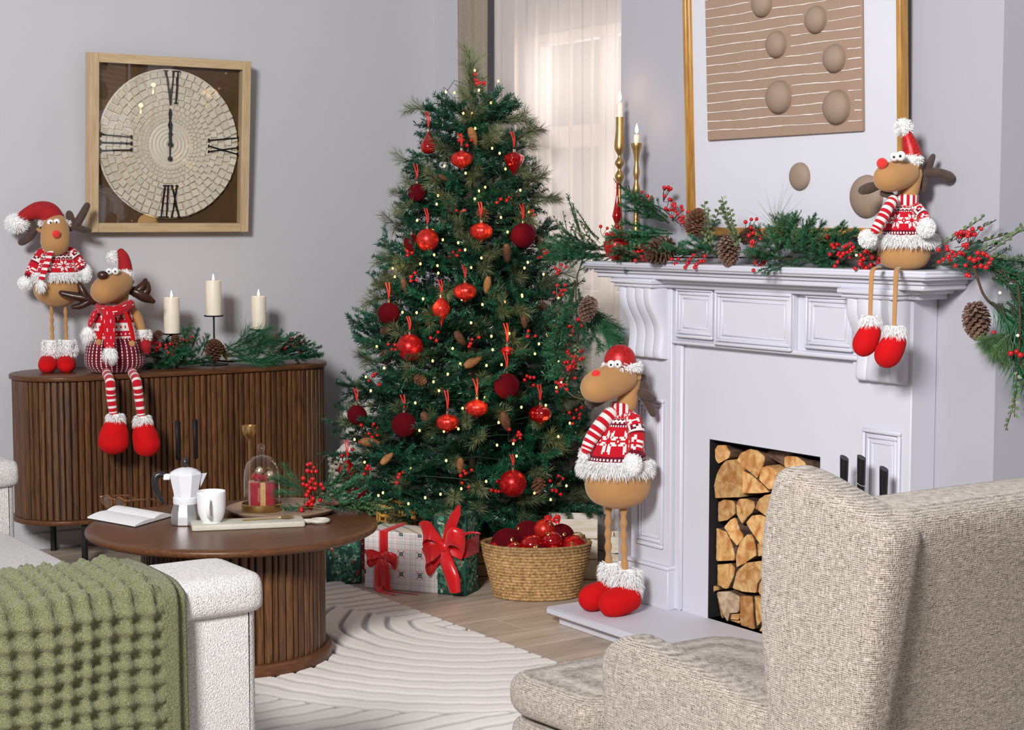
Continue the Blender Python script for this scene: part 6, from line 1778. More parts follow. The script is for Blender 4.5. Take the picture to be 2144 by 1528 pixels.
# vines
vm = MB()
def vine(pxs, X, zf, r=.0026): vm.add(tube([tuple(np.array(onX(*zf(x, y), X)) - np.array(gl.location)) for x, y in pxs], [r] * len(pxs), 6, 5))
vine([(200, 1090), (500, 1095), (900, 1100), (1300, 1100), (1700, 1110), (2100, 1105)], 3.50, zm, .003)
vine([(640, 790), (760, 780), (850, 830), (940, 850), (1100, 960)], 3.49, zr, .003)
vine([(860, 860), (885, 930), (910, 1000), (940, 1045)], 3.45, zr, .0034)
vine([(1100, 960), (1110, 1150), (1105, 1350), (1115, 1460)], 3.44, zr)
vine([(1555, -80), (1545, 60), (1550, 200), (1560, 330), (1530, 480)], 3.42, zl)
vine([(540, 690), (640, 740), (760, 790), (860, 880)], 3.52, zm, .002)
vm.build('vine', stem_m, gl)
# cones in the garland
for x, y, a, s_, me, X in ((830, 1010, 205, 1.15, big_cone, 3.45), (940, 950, 70, .95, big_cone, 3.49), (1175, 960, -88, 1.02, frost_cone, 3.435), (1405, 945, 20, .42, big_cone, 3.49), (1270, 1010, 60, .6, big_cone, 3.48), (1750, 1020, 30, .62, frost_cone, 3.48)):
    pcone(gl, me, onX(*zm(x, y), X), a, s_, .25)
pcone(gl, frost_cone, onX(*zr(866, 1046), 3.44), -84, 1.06, .1)
pcone(gl, frost_cone, onX(*zl(1645, 60), 3.38), 250, .95, .1)
# berries
BG = [(zm, 1310, 900, 6, 3.47), (zm, 1350, 980, 7, 3.47), (zm, 1330, 1030, 5, 3.46), (zm, 1375, 1090, 6, 3.44), (zm, 1365, 1135, 7, 3.43), (zm, 770, 690, 7, 3.53), (zm, 790, 750, 6, 3.53), (zm, 640, 720, 5, 3.53), (zm, 590, 710, 3, 3.53), (zm, 680, 740, 4, 3.53), (zm, 830, 810, 8, 3.52), (zm, 880, 850, 6, 3.52), (zm, 620, 1030, 5, 3.46), (zm, 620, 1090, 7, 3.44), (zm, 440, 1070, 3, 3.45), (zm, 475, 1100, 5, 3.44), (zm, 840, 1125, 3, 3.43), (zm, 920, 1128, 5, 3.43), (zm, 990, 1125, 6, 3.43), (zm, 1820, 1010, 6, 3.47), (zm, 1860, 1055, 4, 3.46), (zm, 1940, 1065, 4, 3.46), (zm, 2060, 1140, 8, 3.44), (zm, 1890, 1120, 3, 3.45), (zm, 375, 930, 3, 3.45), (zm, 425, 960, 4, 3.43),
      (zr, 800, 690, 6, 3.46), (zr, 860, 705, 6, 3.46), (zr, 790, 760, 4, 3.46), (zr, 700, 800, 6, 3.46), (zr, 750, 820, 4, 3.45), (zr, 845, 860, 7, 3.44), (zr, 880, 820, 4, 3.44), (zr, 930, 825, 4, 3.44), (zr, 270, 830, 7, 3.44), (zr, 340, 845, 5, 3.44), (zr, 180, 780, 5, 3.46), (zr, 120, 775, 3, 3.46), (zr, 975, 1222, 1, 3.42), (zr, 1080, 1325, 2, 3.42), (zr, 1120, 1345, 3, 3.42),
      (zl, 1445, 270, 8, 3.40), (zl, 1520, 275, 5, 3.40), (zl, 1565, 215, 3, 3.40), (zl, 1500, 460, 8, 3.40), (zl, 1550, 440, 8, 3.40), (zl, 1525, 535, 7, 3.40), (zl, 1440, 605, 6, 3.40), (zl, 1490, 630, 3, 3.40), (zl, 1450, -110, 5, 3.41), (zl, 1445, 20, 7, 3.41), (zl, 1480, 385, 4, 3.40)]
for i, (zf, x, y, n, X) in enumerate(BG):
    p = onX(*zf(x, y), X)
    berry_sprig(None, p - np.array(gl.location), n, 100 + i, spread=.009 + .0026 * n, scale=.92, parent=gl, stemdir=(.3, .5, -.6))
gw = emit_mat('garland_led', (1.0, .62, .25), 4)
for zf, x, y, X in ((zr, 237, 800, 3.44), (zr, 735, 810, 3.44), (zr, 1002, 1000, 3.43), (zr, 1097, 1228, 3.42), (zl, 1440, 460, 3.39), (zl, 1495, 512, 3.39), (zl, 1455, 588, 3.39), (zl, 1438, 70, 3.40)):
    p = onX(*zf(x, y), X); MB().add(ball((0, 0, 0), .0035, 8, 6)).build('bulb', gw, gl).location = p - np.array(gl.location)
cw_ = MB().add(tube([tuple(onX(*zl(x, y), 3.39) - np.array(gl.location)) for x, y in ((1425, -20), (1432, 120), (1440, 260), (1400, 390), (1440, 460), (1495, 512), (1455, 590), (1490, 640), (1540, 680), (1610, 695))], .0010, 5, 6)); cw_.build('light_wire', silver_m, gl)

# red tree topper lying among the garland
fp_ = onX(1292, 492, 3.455)
tt = thing('finial_topper', 'red glitter tree topper with a tall spire standing in the mantel garland', 'ornament', (fp_[0], fp_[1], MZ + .001))
kz = (onX(1301, 376, 3.455)[2] - MZ) / .27
TP = [(.004, 0), (.012, .004), (.034, .018), (.044, .045), (.044, .060), (.034, .085), (.014, .102), (.007, .110), (.010, .116), (.006, .124), (.010, .132), (.0155, .145), (.0165, .152), (.012, .172), (.006, .205), (.0035, .235), (.0035, .262), (.0003, .27)]
v, f = lathe([(a, b * kz) for a, b in TP[:8]], 32); MB().add((v, f)).build('topper_ball', glit_r, tt, angle=80)
P_ = smooth_path([(a, b * kz, 0) for a, b in TP[7:]], 3)
MB().add(lathe([(max(.0003, q[0]), q[1]) for q in P_], 24)).build('spire', gloss_r, tt, angle=80)

# gold candlesticks with lit tapers
wax_m = mat('ivory_wax', srgb(240, 228, 208), .45, var=.03, scale=20, spec=.4)
flame_m = emit_mat('candle_flame', (1.0, .66, .32), 9)
wick_m = mat('candle_wick', (.02, .015, .012), .9, var=.3)
def flame(parent, z0, h, r, x=0, y=0):
    prof = [(.0003, 0), (r * .6, h * .12), (r, h * .30), (r * .8, h * .55), (r * .35, h * .82), (.0002, h)]
    P = smooth_path([(a, b, 0) for a, b in prof], 3)
    MB().add(lathe([(x * 0 + max(.0002, q[0]), z0 + q[1]) for q in P], 14)).build('flame', flame_m, parent, angle=180)
    MB().add(tube([(0, 0, z0 - .006), (.0006, 0, z0 + h * .2)], .0007, 5)).build('wick', wick_m, parent)
    ld = bpy.data.lights.new('candle_light', 'POINT'); ld.energy = .07; ld.color = (1, .6, .3); ld.shadow_soft_size = .012
    lo = bpy.data.objects.new('candle_light', ld); COL.objects.link(lo); lo.parent = parent; lo.location = (0, 0, z0 + h * 1.4)
def candlestick(px, X, prof_px, cx_zoom, label, ctop, cbot, crad, fl_top):
    b = onX(1140 + cx_zoom / 3.063, 560, X); k = (depth(onX(px, 400, X)) / FPX) / 3.063
    zf = lambda y: onX(px, 180 + y / 3.063, X)[2] - MZ
    o = thing('candlestick', label, 'candlestick', (b[0], b[1], MZ), 0, 'gold candlesticks on the mantel')
    P = smooth_path([(r * k, zf(y), 0) for y, r in prof_px], 5)
    P = [(max(.0005, q[0]), max(0, q[1])) for q in P]
    P = list(reversed(P)); P = [(P[0][0], 0)] + [q for q in P if q[1] > .0005]
    P += [(P[-1][0] * .8, P[-1][1]), (P[-1][0] * .75, P[-1][1] - .012), (.0005, P[-1][1] - .012)]
    MB().add(lathe(P, 28)).build('holder', gold_m, o, angle=50)
    c = thing('taper_candle', label.replace('brushed gold candlestick', 'lit ivory taper candle'), 'candle', (b[0], b[1], MZ + P[-3][1] - .011), 0, 'lit tapers on the mantel')
    z0 = P[-3][1] - .011; t = zf(ctop) - z0; r = crad * k
    MB().add(lathe([(r * .98, 0), (r, t * .5), (r * .97, t * .93), (r * .7, t), (r * .3, t * .985), (.0003, t * .985)], 20)).build('wax', wax_m, c, angle=50)
    flame(c, t + .003, zf(fl_top) - zf(ctop) - .003, .0058)
candlestick(1297, 3.555, [(200, 25), (280, 25), (390, 33), (425, 22), (452, 11), (495, 30), (535, 11), (578, 30), (625, 15), (700, 13), (800, 18), (870, 22), (1000, 30), (1080, 46), (1135, 50)], 478, 'taller brushed gold candlestick, left of the pair by the curtain', 106, 200, 20, 28)
candlestick(1331, 3.535, [(367, 35), (385, 34), (420, 24), (470, 15), (500, 14), (555, 21), (610, 13), (660, 23), (725, 13), (800, 16), (900, 24), (1020, 30), (1100, 44), (1142, 48)], 586, 'shorter brushed gold candlestick, right of the pair by the picture', 312, 367, 20, 240)

# ---------------------------------------------------------------- sideboard: black candle holder, pillars, garland
sg_c = onY(448, 770, 6.56)
ca_x = lambda px: onY(px, 690, 6.56)[0]
zz_ = lambda py: onY(448, py, 6.56)[2]
hold = thing('candle_holder', 'black iron candle holder with three round plates on the sideboard', 'candle holder', (ca_x(448), 6.56, SBZ))
zL, zM, zR = zz_(695) - SBZ, zz_(661) - SBZ, zz_(693) - SBZ
def plate(x, z, r=.043): return lathe([(.0005, z - .003), (r - .004, z - .003), (r, z + .002), (r - .002, z + .003), (r - .006, z - .0005), (.0005, z - .0005)], 28)
xs = {'l': ca_x(360) - ca_x(448), 'm': 0.0, 'r': ca_x(542) - ca_x(448)}
for kx, z_ in (('l', zL), ('m', zM), ('r', zR)):
    v, f = plate(0, z_); MB().add(([(a + xs[kx], b, c) for a, b, c in v], f)).build('plate', black_m, hold, angle=50)
MB().add(tube([(0, 0, .004), (0, 0, zM - .002)], .004, 10)).build('stem', black_m, hold)
MB().add(lathe([(.0005, 0), (.060, 0), (.060, .004), (.012, .010), (.005, .016), (.0005, .017)], 28)).build('foot', black_m, hold)
for kx, z_ in (('l', zL), ('r', zR)):
    x = xs[kx]; MB().add(tube([(0, 0, .02), (x * .4, 0, .010), (x * .85, 0, .020), (x, 0, .045), (x, 0, z_ - .002)], .0036, 8, 5)).build('arm', black_m, hold)
    MB().add(tube([(x + .026 * cos(a), 0, z_ - .032 + .026 * sin(a)) for a in [2 * pi * i / 20 for i in range(21)]], .003, 8)).build('ring', black_m, hold)
for kx, px0, px1, pt, zb, lab in (('l', 344, 378, 621, zL, 'left cream pillar candle on the sideboard beside the seated reindeer'), ('m', 431, 465, 588, zM, 'tallest standing cream pillar candle in the middle of the black holder'), ('r', 525, 558, 623, zR, 'right cream pillar candle rising out of the sideboard greenery')):
    c = thing('pillar_candle', lab, 'candle', (ca_x(448) + xs[kx], 6.56, SBZ + zb + .0005), 0, 'cream pillar candles on the sideboard')
    r = (px1 - px0) / 2 * 6.83 / FPX; t = zz_(pt) - SBZ - zb
    MB().add(lathe([(r * .98, 0), (r, .006), (r, t - .005), (r * .96, t), (r * .8, t - .002), (r * .3, t - .006), (.0004, t - .006)], 32)).build('wax', wax_m, c, angle=50)
    flame(c, t - .002, .032, .0046)
sgl = thing('sideboard_garland', 'low evergreen garland with berries around the candle holder on the sideboard', 'garland', (ca_x(448), 6.52, SBZ))
def GS(me, x, y, ang, s=1.0, Y=6.50, toward=.2):
    p = onY(x / 2.634, 380 + y / 2.634, Y); p[2] = max(p[2], SBZ + .012)
    if me is GFIR:
        q = onY((x + rg.uniform(-30, 30)) / 2.634, 380 + (y + rg.uniform(-20, 20)) / 2.634, Y - .02); q[2] = max(q[2], SBZ + .014)
        place(sgl, rg.choice(me), q, ang + rg.uniform(-20, 20), s * .95, toward, rg.uniform(-.6, .6))
    return place(sgl, rg.choice(me), p, ang, s, toward, rg.uniform(-.6, .6))
for x, y, a, s_ in ((1000, 985, 175, .8), (1040, 1000, 190, .8), (1080, 970, 150, .7), (980, 950, 150, .7), (1050, 950, 165, .7), (1090, 990, 178, .8), (1030, 930, 100, .5), (1090, 950, 60, .5), (960, 1010, 185, .7), (1060, 920, 70, .45), (900, 940, 165, .5), (930, 960, 30, .6), (900, 990, 10, .7), (960, 980, 20, .6), (1000, 1010, 5, .7), (860, 1000, 15, .7), (1500, 960, 10, .7), (1560, 940, 5, .6), (1450, 980, 15, .7), (1600, 920, 40, .45), (1520, 930, 25, .6), (1620, 960, -5, .5), (1560, 900, 25, .45), (1420, 985, 170, .7), (1380, 990, 5, .7), (1600, 960, 0, .75), (1640, 930, 20, .45), (1580, 975, 2, .8), (1540, 900, 40, .4)): GS(GFIR, x, y, a, s_ * 1.0)
for x, y, a, s_ in ((1240, 940, 22, .95), (1245, 955, 14, 1.05), (1255, 965, 5, 1.0), (1240, 925, 28, .9), (1300, 940, 16, 1.0), (1270, 985, -3, 1.0), (1360, 955, 20, .8), (1290, 920, 25, .9)): GS(GPINE, x, y, a, s_ * .95, 6.47)
for x, y, a, s_ in ((1560, 870, 22, .5), (1560, 885, 12, .6), (1020, 860, 60, .45), (1620, 970, 15, .5)): GS(GCED, x, y, a, s_)
GS([GWISP[1]], 1330, 860, 100, .6)
for i, (x, y, n) in enumerate(((850, 885, 4), (880, 915, 5), (945, 915, 6), (1030, 870, 5), (1385, 900, 6), (1400, 935, 4), (1470, 880, 6), (1510, 895, 8), (1590, 900, 6), (1640, 900, 7), (1650, 880, 4))):
    p = onY(x / 2.634, 380 + y / 2.634, 6.455); p[2] = max(p[2], SBZ + .012)
    berry_sprig(None, p - np.array(sgl.location), n, 300 + i, spread=.010 + .003 * n, parent=sgl)
p = onY(1180 / 2.634, 380 + 990 / 2.634, 6.47)
pcone(sgl, big_cone, (p[0], p[1], max(p[2], SBZ + .03)), 85, 1.0, .4)
pcone(sgl, cone_small, onY(980 / 2.634, 380 + 915 / 2.634, 6.45), 100, 1.0, .3)
pcone(sgl, cone_small, onY(858 / 2.634, 380 + 872 / 2.634, 6.45), 60, .8, .3)
gold_leaf = mat('gold_leaf', srgb(128, 104, 50), .4, .6, var=.2, scale=60)
lm = MB()
for x, y, a in ((1480, 930, .2), (1520, 945, -.2), (1180, 880, .8), (1210, 875, 1.2)):
    p = onY(x / 2.634, 380 + y / 2.634, 6.47) - np.array(sgl.location)
    v = [(0, 0, 0), (.03, .004, .012), (.07, .003, .010), (.10, 0, 0), (.07, -.003, -.012), (.03, -.004, -.013)]
    v = v + [(q[0], q[1] + .0012, q[2]) for q in v]
    lm.add((v, [tuple(range(6)), tuple(range(11, 5, -1))] + [(q, (q + 1) % 6, 6 + (q + 1) % 6, 6 + q) for q in range(6)]), 0, Matrix.Translation(p) @ Matrix.Rotation(a, 4, 'Y'))
lm.build('gold_leaf', gold_leaf, sgl)
gv = MB(); gv.add(tube([tuple(onY(x / 2.634, 380 + y / 2.634, 6.46) - np.array(sgl.location)) for x, y in ((1240, 925), (1320, 935), (1420, 935), (1510, 912))], .0016, 6, 5)); gv.build('gold_stem', gold_m, sgl)
# ================================================================ ON THE COFFEE TABLE
zt = lambda x, y: (140 + x / 2.547, 860 + y / 2.547)
alu_m = mat('polished_aluminium', srgb(214, 214, 218), .32, .9, var=.08, scale=12, bump=.05, bscale=30)
enam_m = mat('white_enamel', srgb(228, 230, 236), .3, var=.01, scale=10, spec=.5)
porc_m = mat('white_porcelain', srgb(238, 238, 240), .16, var=.01, scale=8, coat=.3)
blackpl_m = mat('black_plastic', (.014, .014, .016), .35, var=.1)
T0 = TZ + .0003
p = onz(*zt(628, 610), TZ); p = np.array([p[0] + .014, p[1] + .02, T0])
K = depth(p) / FPX / 2.547
mk = thing('moka_pot', 'aluminium and white octagonal moka pot with a black handle on the coffee table', 'coffee pot', tuple(p), -HEAD + radians(11))
def octa(secs, n=8, a0=pi / 8): return loft([[(r * cos(a0 + 2 * pi * i / n), r * sin(a0 + 2 * pi * i / n), z) for i in range(n)] for z, r in secs])
MB().add(octa([(0, .044), (.002, .047), (.006, .0475), (.030, .045), (.050, .0385), (.0535, .0375)], 10)).build('boiler', alu_m, mk, angle=25)
MB().add(lathe([(.0005, .0535), (.0375, .0535), (.0385, .056), (.0385, .070), (.0365, .072), (.0005, .072)], 32)).build('collar', enam_m, mk)
MB().add(octa([(.072, .0365), (.074, .038), (.080, .0385), (.126, .0495), (.129, .050), (.129, .002)], 8)).build('upper_chamber', enam_m, mk, angle=20)
sp = MB(); sp.add(([(.044, -.014, .128), (.044, .014, .128), (.064, 0, .131), (.044, -.009, .095), (.044, .009, .095)], [(0, 2, 1), (0, 3, 2), (1, 2, 4), (3, 4, 2), (0, 1, 4, 3)])); sp.build('spout', enam_m, mk, smooth=False)
MB().add(octa([(.1292, .0505), (.132, .050), (.140, .036), (.145, .020), (.147, .008), (.1475, .0005)], 8)).build('lid', enam_m, mk, angle=18)
MB().add(lathe([(.005, .147), (.0045, .150), (.0095, .156), (.0100, .161), (.007, .167), (.003, .172), (.002, .176), (.0004, .1765)], 16)).build('lid_knob', blackpl_m, mk, angle=60)
MB().add(box(-.066, -.046, -.008, .008, .116, .131, .002)).build('handle_bracket', enam_m, mk)
hp = [(-.062, 0, .126), (-.075, 0, .130), (-.088, 0, .124), (-.091, 0, .110), (-.087, 0, .090), (-.074, 0, .066), (-.062, 0, .054)]
MB().add(tube(hp, [.0075, .0085, .0095, .0095, .0088, .0065, .0025], 12, 5, 'flat', 1.0)).build('handle', blackpl_m, mk, angle=70)
mk.scale = (1.02, 1.02, 1.20)

# stone serving board, mug, spoon
stone_m = mat('pale_stone_board', srgb(196, 192, 178), .5, var=.10, scale=16, bump=.15, bscale=140, detail=6)
c0 = onz(402, 1113, TZ); c1 = onz(640, 1103, TZ)
dv = (c1 - c0)[:2]; Lb = np.linalg.norm(dv); ba = atan2(dv[1], dv[0]); Wb = .105
bd = thing('serving_board', 'long pale stone serving board with a round looped handle on the coffee table', 'board', (c0[0], c0[1], T0), ba)
MB().add(pad(round_poly([(0, 0), (Lb, 0), (Lb, Wb), (0, Wb)], .010, 4), 0, .017, .003, 'z', 3)).build('board', stone_m, bd, angle=50)
hn = []
for k in range(25):
    a = radians(-155 + 310 * k / 24); hn.append((Lb + .050 + .026 * cos(a), Wb / 2 + .021 * sin(a), .0085))
MB().add(tube(hn, .0068, 8)).build('handle', stone_m, bd, angle=70)
v, f = box(Lb - .004, Lb + .028, Wb / 2 - .010, Wb / 2 + .010, .002, .015, .004); MB().add((v, f)).build('handle_neck', stone_m, bd)
p = onz(443, 1106, TZ + .0172)
R2 = Matrix.Rotation(ba, 4, 'Z')
pm = Vector((c0[0], c0[1], 0)) + R2 @ Vector((.062, .054, 0))
mug = thing('mug', 'white porcelain mug standing on the left end of the stone board', 'mug', (pm.x, pm.y, T0 + .0172), -HEAD - radians(1.5))
mp_ = [(.0005, .0), (.026, 0), (.028, .002), (.034, .012), (.0405, .03), (.043, .055), (.0435, .096), (.0428, .098), (.0415, .097), (.0405, .055), (.038, .030), (.030, .012), (.0005, .009)]
P_ = smooth_path([(a, b, 0) for a, b in mp_[:7]], 3)
MB().add(lathe([(max(.0005, q[0]), q[1]) for q in P_] + mp_[7:], 40)).build('mug_body', porc_m, mug, angle=50)
MB().add(tube([(.004, -.041, .074), (.004, -.058, .076), (.004, -.068, .062), (.004, -.066, .040), (.004, -.054, .024), (.004, -.038, .022)], .0058, 12, 5, 'flat', 1.0)).build('handle', porc_m, mug, angle=80)
mug.scale = (1, 1, .98)
sp_ = Vector((c0[0], c0[1], 0)) + R2 @ Vector((.155, .050, 0))
spn = thing('spoon', 'slim golden spoon lying on the stone board', 'spoon', (sp_.x, sp_.y, T0 + .0175), ba + radians(3))
sm = MB(); sm.add(tube([(0, 0, .003), (.05, 0, .003), (.105, 0, .004), (.118, 0, .005)], [.0028, .0022, .0018, .003], 8, 3))
sm.build('spoon_handle', gold_m, spn)
v, f = ball((0, 0, 0), (.021, .0125, .004), 20, 8); MB().add(([(x + .136, y, z + .0055 + (.12 * (x * x + 2 * y * y) * 6)) for x, y, z in v], f)).build('spoon_bowl', gold_m, spn)

# open notebook and glasses
paper_m = mat('notebook_paper', srgb(238, 236, 238), .8, var=.01, scale=20)
cover_m = mat('notebook_cover', srgb(38, 36, 40), .6, var=.1)
A = onz(183, 1086, TZ); B_ = onz(283, 1104, TZ); C_ = onz(362, 1081, TZ)
ex = (B_ - A)[:2]; LX = np.linalg.norm(ex); ea = atan2(ex[1], ex[0])
ey = (C_ - B_)[:2]; LY = np.linalg.norm(ey)
nbk = thing('notebook', 'open white notebook lying face up at the left of the coffee table', 'notebook', (A[0], A[1], T0), ea)
yv = Matrix.Rotation(-ea, 2) @ Vector(ey); sk = yv[0] / max(yv[1], 1e-6)
def sheetblock(y0, y1, hump, z0, z1, ov, name, m):
    n = 14; top = []; v = []; f = []
    for i in range(n + 1):
        t = i / n; y = y0 + (y1 - y0) * t
        for x in (-ov, LX + ov):
            zt_ = z1 + hump(t); v += [(x + sk * y, y, z0), (x + sk * y, y, max(z0 + .0012, zt_))]
    for i in range(n):
        b = i * 4
        f += [(b + 1, b + 3, b + 7, b + 5), (b, b + 4, b + 6, b + 2), (b, b + 1, b + 5, b + 4), (b + 2, b + 6, b + 7, b + 3)]
    f += [(0, 2, 3, 1), (n * 4, n * 4 + 1, n * 4 + 3, n * 4 + 2)]
    return MB().add((v, f)).build(name, m, nbk, angle=40)
Yd = yv[1]
sheetblock(-.004, Yd + .004, lambda t: 0, 0, .0022, .003, 'cover', cover_m)
sheetblock(.0, Yd * .50, lambda t: .005 * sin(pi * t * .9) + .003 * t, .0023, .006, 0, 'left_pages', paper_m)
sheetblock(Yd * .505, Yd, lambda t: .012 * sin(pi * (1 - t) * .85) , .0023, .006, 0, 'right_pages', paper_m)
tort_m = mat('tortoiseshell', srgb(70, 36, 16), .2, var=.6, scale=90, c2=srgb(150, 84, 34), coat=.5)
lens_m = glass_mat('spectacle_lens', (.93, .88, .84))
gc = onz(238, 1066, TZ)
gls = thing('eyeglasses', 'tortoiseshell eyeglasses lying behind the open notebook', 'glasses', (gc[0], gc[1], T0), -HEAD - radians(38))
for s in (-1, 1):
    rim = [(s * .033 + .024 * cos(a) * (1 + .12 * cos(2 * a)), 0, .022 + .019 * sin(a)) for a in [2 * pi * i / 28 for i in range(29)]]
    fm = MB(); fm.add(tube(rim, [.0016 if q[2] < .022 else .0032 for q in rim], 8))
    ob = fm.build('rim', gold_m if False else tort_m, gls)
    pr = [(x, z) for x, y, z in rim[:-1]]
    MB().add(prism(pr, -.0007, .0007, 'y')).build('lens', lens_m, gls, smooth=False)
    MB().add(tube([(s * .058, 0, .034), (s * .064, .006, .034), (s * .064, .10, .026), (s * .062, .125, .018), (s * .060, .145, .004)], [.003, .003, .0026, .003, .0034], 8, 4)).build('temple', tort_m, gls)
MB().add(tube([(-.011, 0, .030), (0, .001, .034), (.011, 0, .030)], .0015, 8, 4)).build('bridge', gold_m, gls)

# platter with cloche, wrapped candle, sprig; slim gold candlestick behind
plat_m = mat('beige_ceramic', srgb(160, 134, 112), .55, var=.05, scale=20, bump=.06, bscale=90)
pc = (onz(475, 1075, TZ) + onz(712, 1072, TZ)) / 2
plt_ = thing('platter', 'wide round beige ceramic platter holding the glass cloche', 'platter', (pc[0], pc[1] + .01, T0))
PR = .178
MB().add(lathe([(.0005, .0), (PR * .8, 0), (PR * .9, .003), (PR * .985, .014), (PR, .0185), (PR * .985, .0195), (PR * .93, .0115), (PR * .86, .0075), (.0005, .0065)], 64)).build('dish', plat_m, plt_, angle=50)
cc = onz(557, 1070, TZ + .008)
kc = depth(cc) / FPX / 2.547
clo = thing('glass_cloche', 'clear glass cloche with a round knob on a gold base', 'cloche', (cc[0], cc[1] + .03, T0 + .0068))
MB().add(lathe([(.0005, 0), (.062, 0), (.0645, .002), (.0650, .020), (.0630, .0215), (.0620, .010), (.0005, .008)], 48)).build('gold_base', gold_m, clo, angle=50)
dome_p = [(.0585, .010), (.0590, .060), (.0585, .100), (.0550, .122), (.046, .140), (.030, .153), (.012, .159), (.0005, .160)]
P_ = smooth_path([(a, b, 0) for a, b in dome_p], 4); P_ = [(max(.0005, q[0]), q[1]) for q in P_]
inner_ = []
gm = glass_mat('clear_glass')
MB().add(lathe(P_ + inner_, 48, cap=False)).build('glass_dome', gm, clo, angle=80)
k_ = MB(); k_.add(lathe([(.007, .159), (.0045, .164), (.0045, .168), (.006, .170)], 16)); k_.add(ball((0, 0, .181), .0125, 20, 14)); k_.build('glass_knob', gm, clo, angle=80)
gcx = thing('gift_candle', 'dark red velvet gift box with gold stripe and bow under the cloche', 'candle', (cc[0], cc[1] + .03, T0 + .0068 + .0085), radians(-20))
MB().add(box(-.0335, .0335, -.0335, .0335, 0, .066, .004)).build('box', mat('crimson_velvet', srgb(140, 8, 28), .8, var=.1, scale=40, sheen=.2), gcx)
ribg = mat('gold_ribbon', srgb(206, 172, 110), .4, .5, var=.1, scale=90)
rb = MB(); rb.add(box(-.007, .007, -.0342, .0342, .001, .0664)); rb.add(box(-.0342, .0342, -.007, .007, .001, .0666)); rb.build('gold_stripe', ribg, gcx, smooth=False)
gcx.scale = (1.18, 1.18, 1.3); clo.scale = (1, 1, 1.12)
bw = MB()
for a in range(6):
    q = a * pi / 3 + .2; bw.add(ball((.015 * cos(q), .015 * sin(q), .076), (.015, .009, .009), 12, 8, Euler((0, -.5, q)).to_matrix()))
bw.build('velvet_bow', MATS['crimson_velvet'], gcx, angle=80)
sg = glitter_mat('champagne_glitter', srgb(170, 150, 110), srgb(250, 236, 205), 300, .3, .8)
MB().add(ball((-.006, -.006, .092), .011, 16, 10)).build('small_bauble', sg, gcx, angle=180)
MB().add(ball((.020, -.016, .082), .011, 16, 10)).build('small_bauble', sg, gcx, angle=180)
tw = MB(); rr = random.Random(4)
for k in range(9):
    a = rr.uniform(0, 6.28); tw.add(tube([(0, 0, .078), (.02 * cos(a), .02 * sin(a), .095 + rr.uniform(-.01, .01)), (.043 * cos(a), .043 * sin(a), .070 + rr.uniform(-.02, .012))], .0006, 4, 4))
tw.build('gold_twine', gold_m, gcx)
cs = onz(532, 1058, TZ)
csb = thing('candlestick', 'slim empty gold candlestick with a cup top behind the cloche', 'candlestick', (cs[0], cs[1] + .03, T0))
ck = FPX / depth(np.array([cs[0], cs[1] + .03, TZ]))
hcs = (onY(532, 890, cs[1] + .03)[2] - TZ)
MB().add(lathe([(.0005, 0), (.038, 0), (.038, .004), (.012, .008), (.006, .014), (.0038, .03), (.0036, hcs - .048), (.0060, hcs - .0425), (.0130, hcs - .039), (.0195, hcs - .030), (.0232, hcs - .016), (.0240, hcs), (.0228, hcs), (.0218, hcs - .014), (.0005, hcs - .022)], 32)).build('holder', brass_m if False else gold_m, csb, angle=50)
pg = thing('table_sprig', 'fir sprig with red berries and a small cone on the right of the platter', 'greenery', (onz(640, 1072, TZ)[0], onz(640, 1072, TZ)[1], TZ + .012))
TFIR = [branch_mesh('fir_sprig', .20, (1100, .017, .0025, 50, .4), mat('sprig_green', (.045, .17, .085), .45, var=.4, scale=12, objrand=.2), 240 + i, 7, .085, 45, .2, (0, 0, .05)) for i in range(2)]
def GT(me, x, y, ang, s=1.0, dz=.0, toward=.2):
    d0 = depth(np.array(pg.location)) - .0; q = _C + ray(*zt(x, y)) * (d0 - .02); q[2] = max(q[2], TZ + .016)
    return place(pg, rg.choice(me), q, ang, s, toward, rg.uniform(-.5, .5))
for x, y, a, s_ in ((1300, 470, 20, .85), (1330, 440, 32, .9), (1380, 420, 45, .55), (1350, 490, 5, .85), (1310, 520, 178, .5), (1290, 500, 195, .4), (1380, 470, 12, .7), (1420, 440, 30, .6), (1400, 460, 25, .8), (1330, 500, 0, .8)): GT(TFIR, x, y, a, s_ * 1.0)
for x, y, a, s_ in ((1400, 520, 5, .85), (1430, 500, -3, .9), (1460, 530, 0, .9), (1380, 540, 8, .7), (1480, 505, 6, .85)): GT(GCED, x, y, a, s_)
for x, y, a, s_ in ((1270, 430, 150, .45), (1260, 410, 165, .5), (1270, 440, 178, .45), (1250, 390, 135, .4)): GT(GPINE, x, y, a, s_)
for i, (x, y, n) in enumerate(((1300, 310, 5), (1285, 360, 6), (1300, 400, 5), (1330, 440, 6), (1280, 470, 6), (1275, 505, 5), (1355, 408, 2))):
    q = _C + ray(*zt(x, y)) * (depth(np.array(pg.location)) - .03)
    berry_sprig(None, q - np.array(pg.location), n, 500 + i, spread=.009 + .0025 * n, scale=.95, parent=pg)
vm2 = MB(); dd_ = depth(np.array(pg.location)) - .02
vm2.add(tube([tuple(_C + ray(*zt(x, y)) * dd_ - np.array(pg.location)) for x, y in ((1280, 520), (1300, 430), (1295, 300))], .0015, 5, 4)); vm2.add(tube([tuple(_C + ray(*zt(x, y)) * dd_ - np.array(pg.location)) for x, y in ((1310, 350), (1340, 290), (1390, 230))], .0008, 4, 4)); vm2.build('stem', stem_m, pg)
q = _C + ray(*zt(1368, 478)) * (dd_ - .02); pcone(pg, cone_dark, q, -8, .75, .2)
lf = MB()
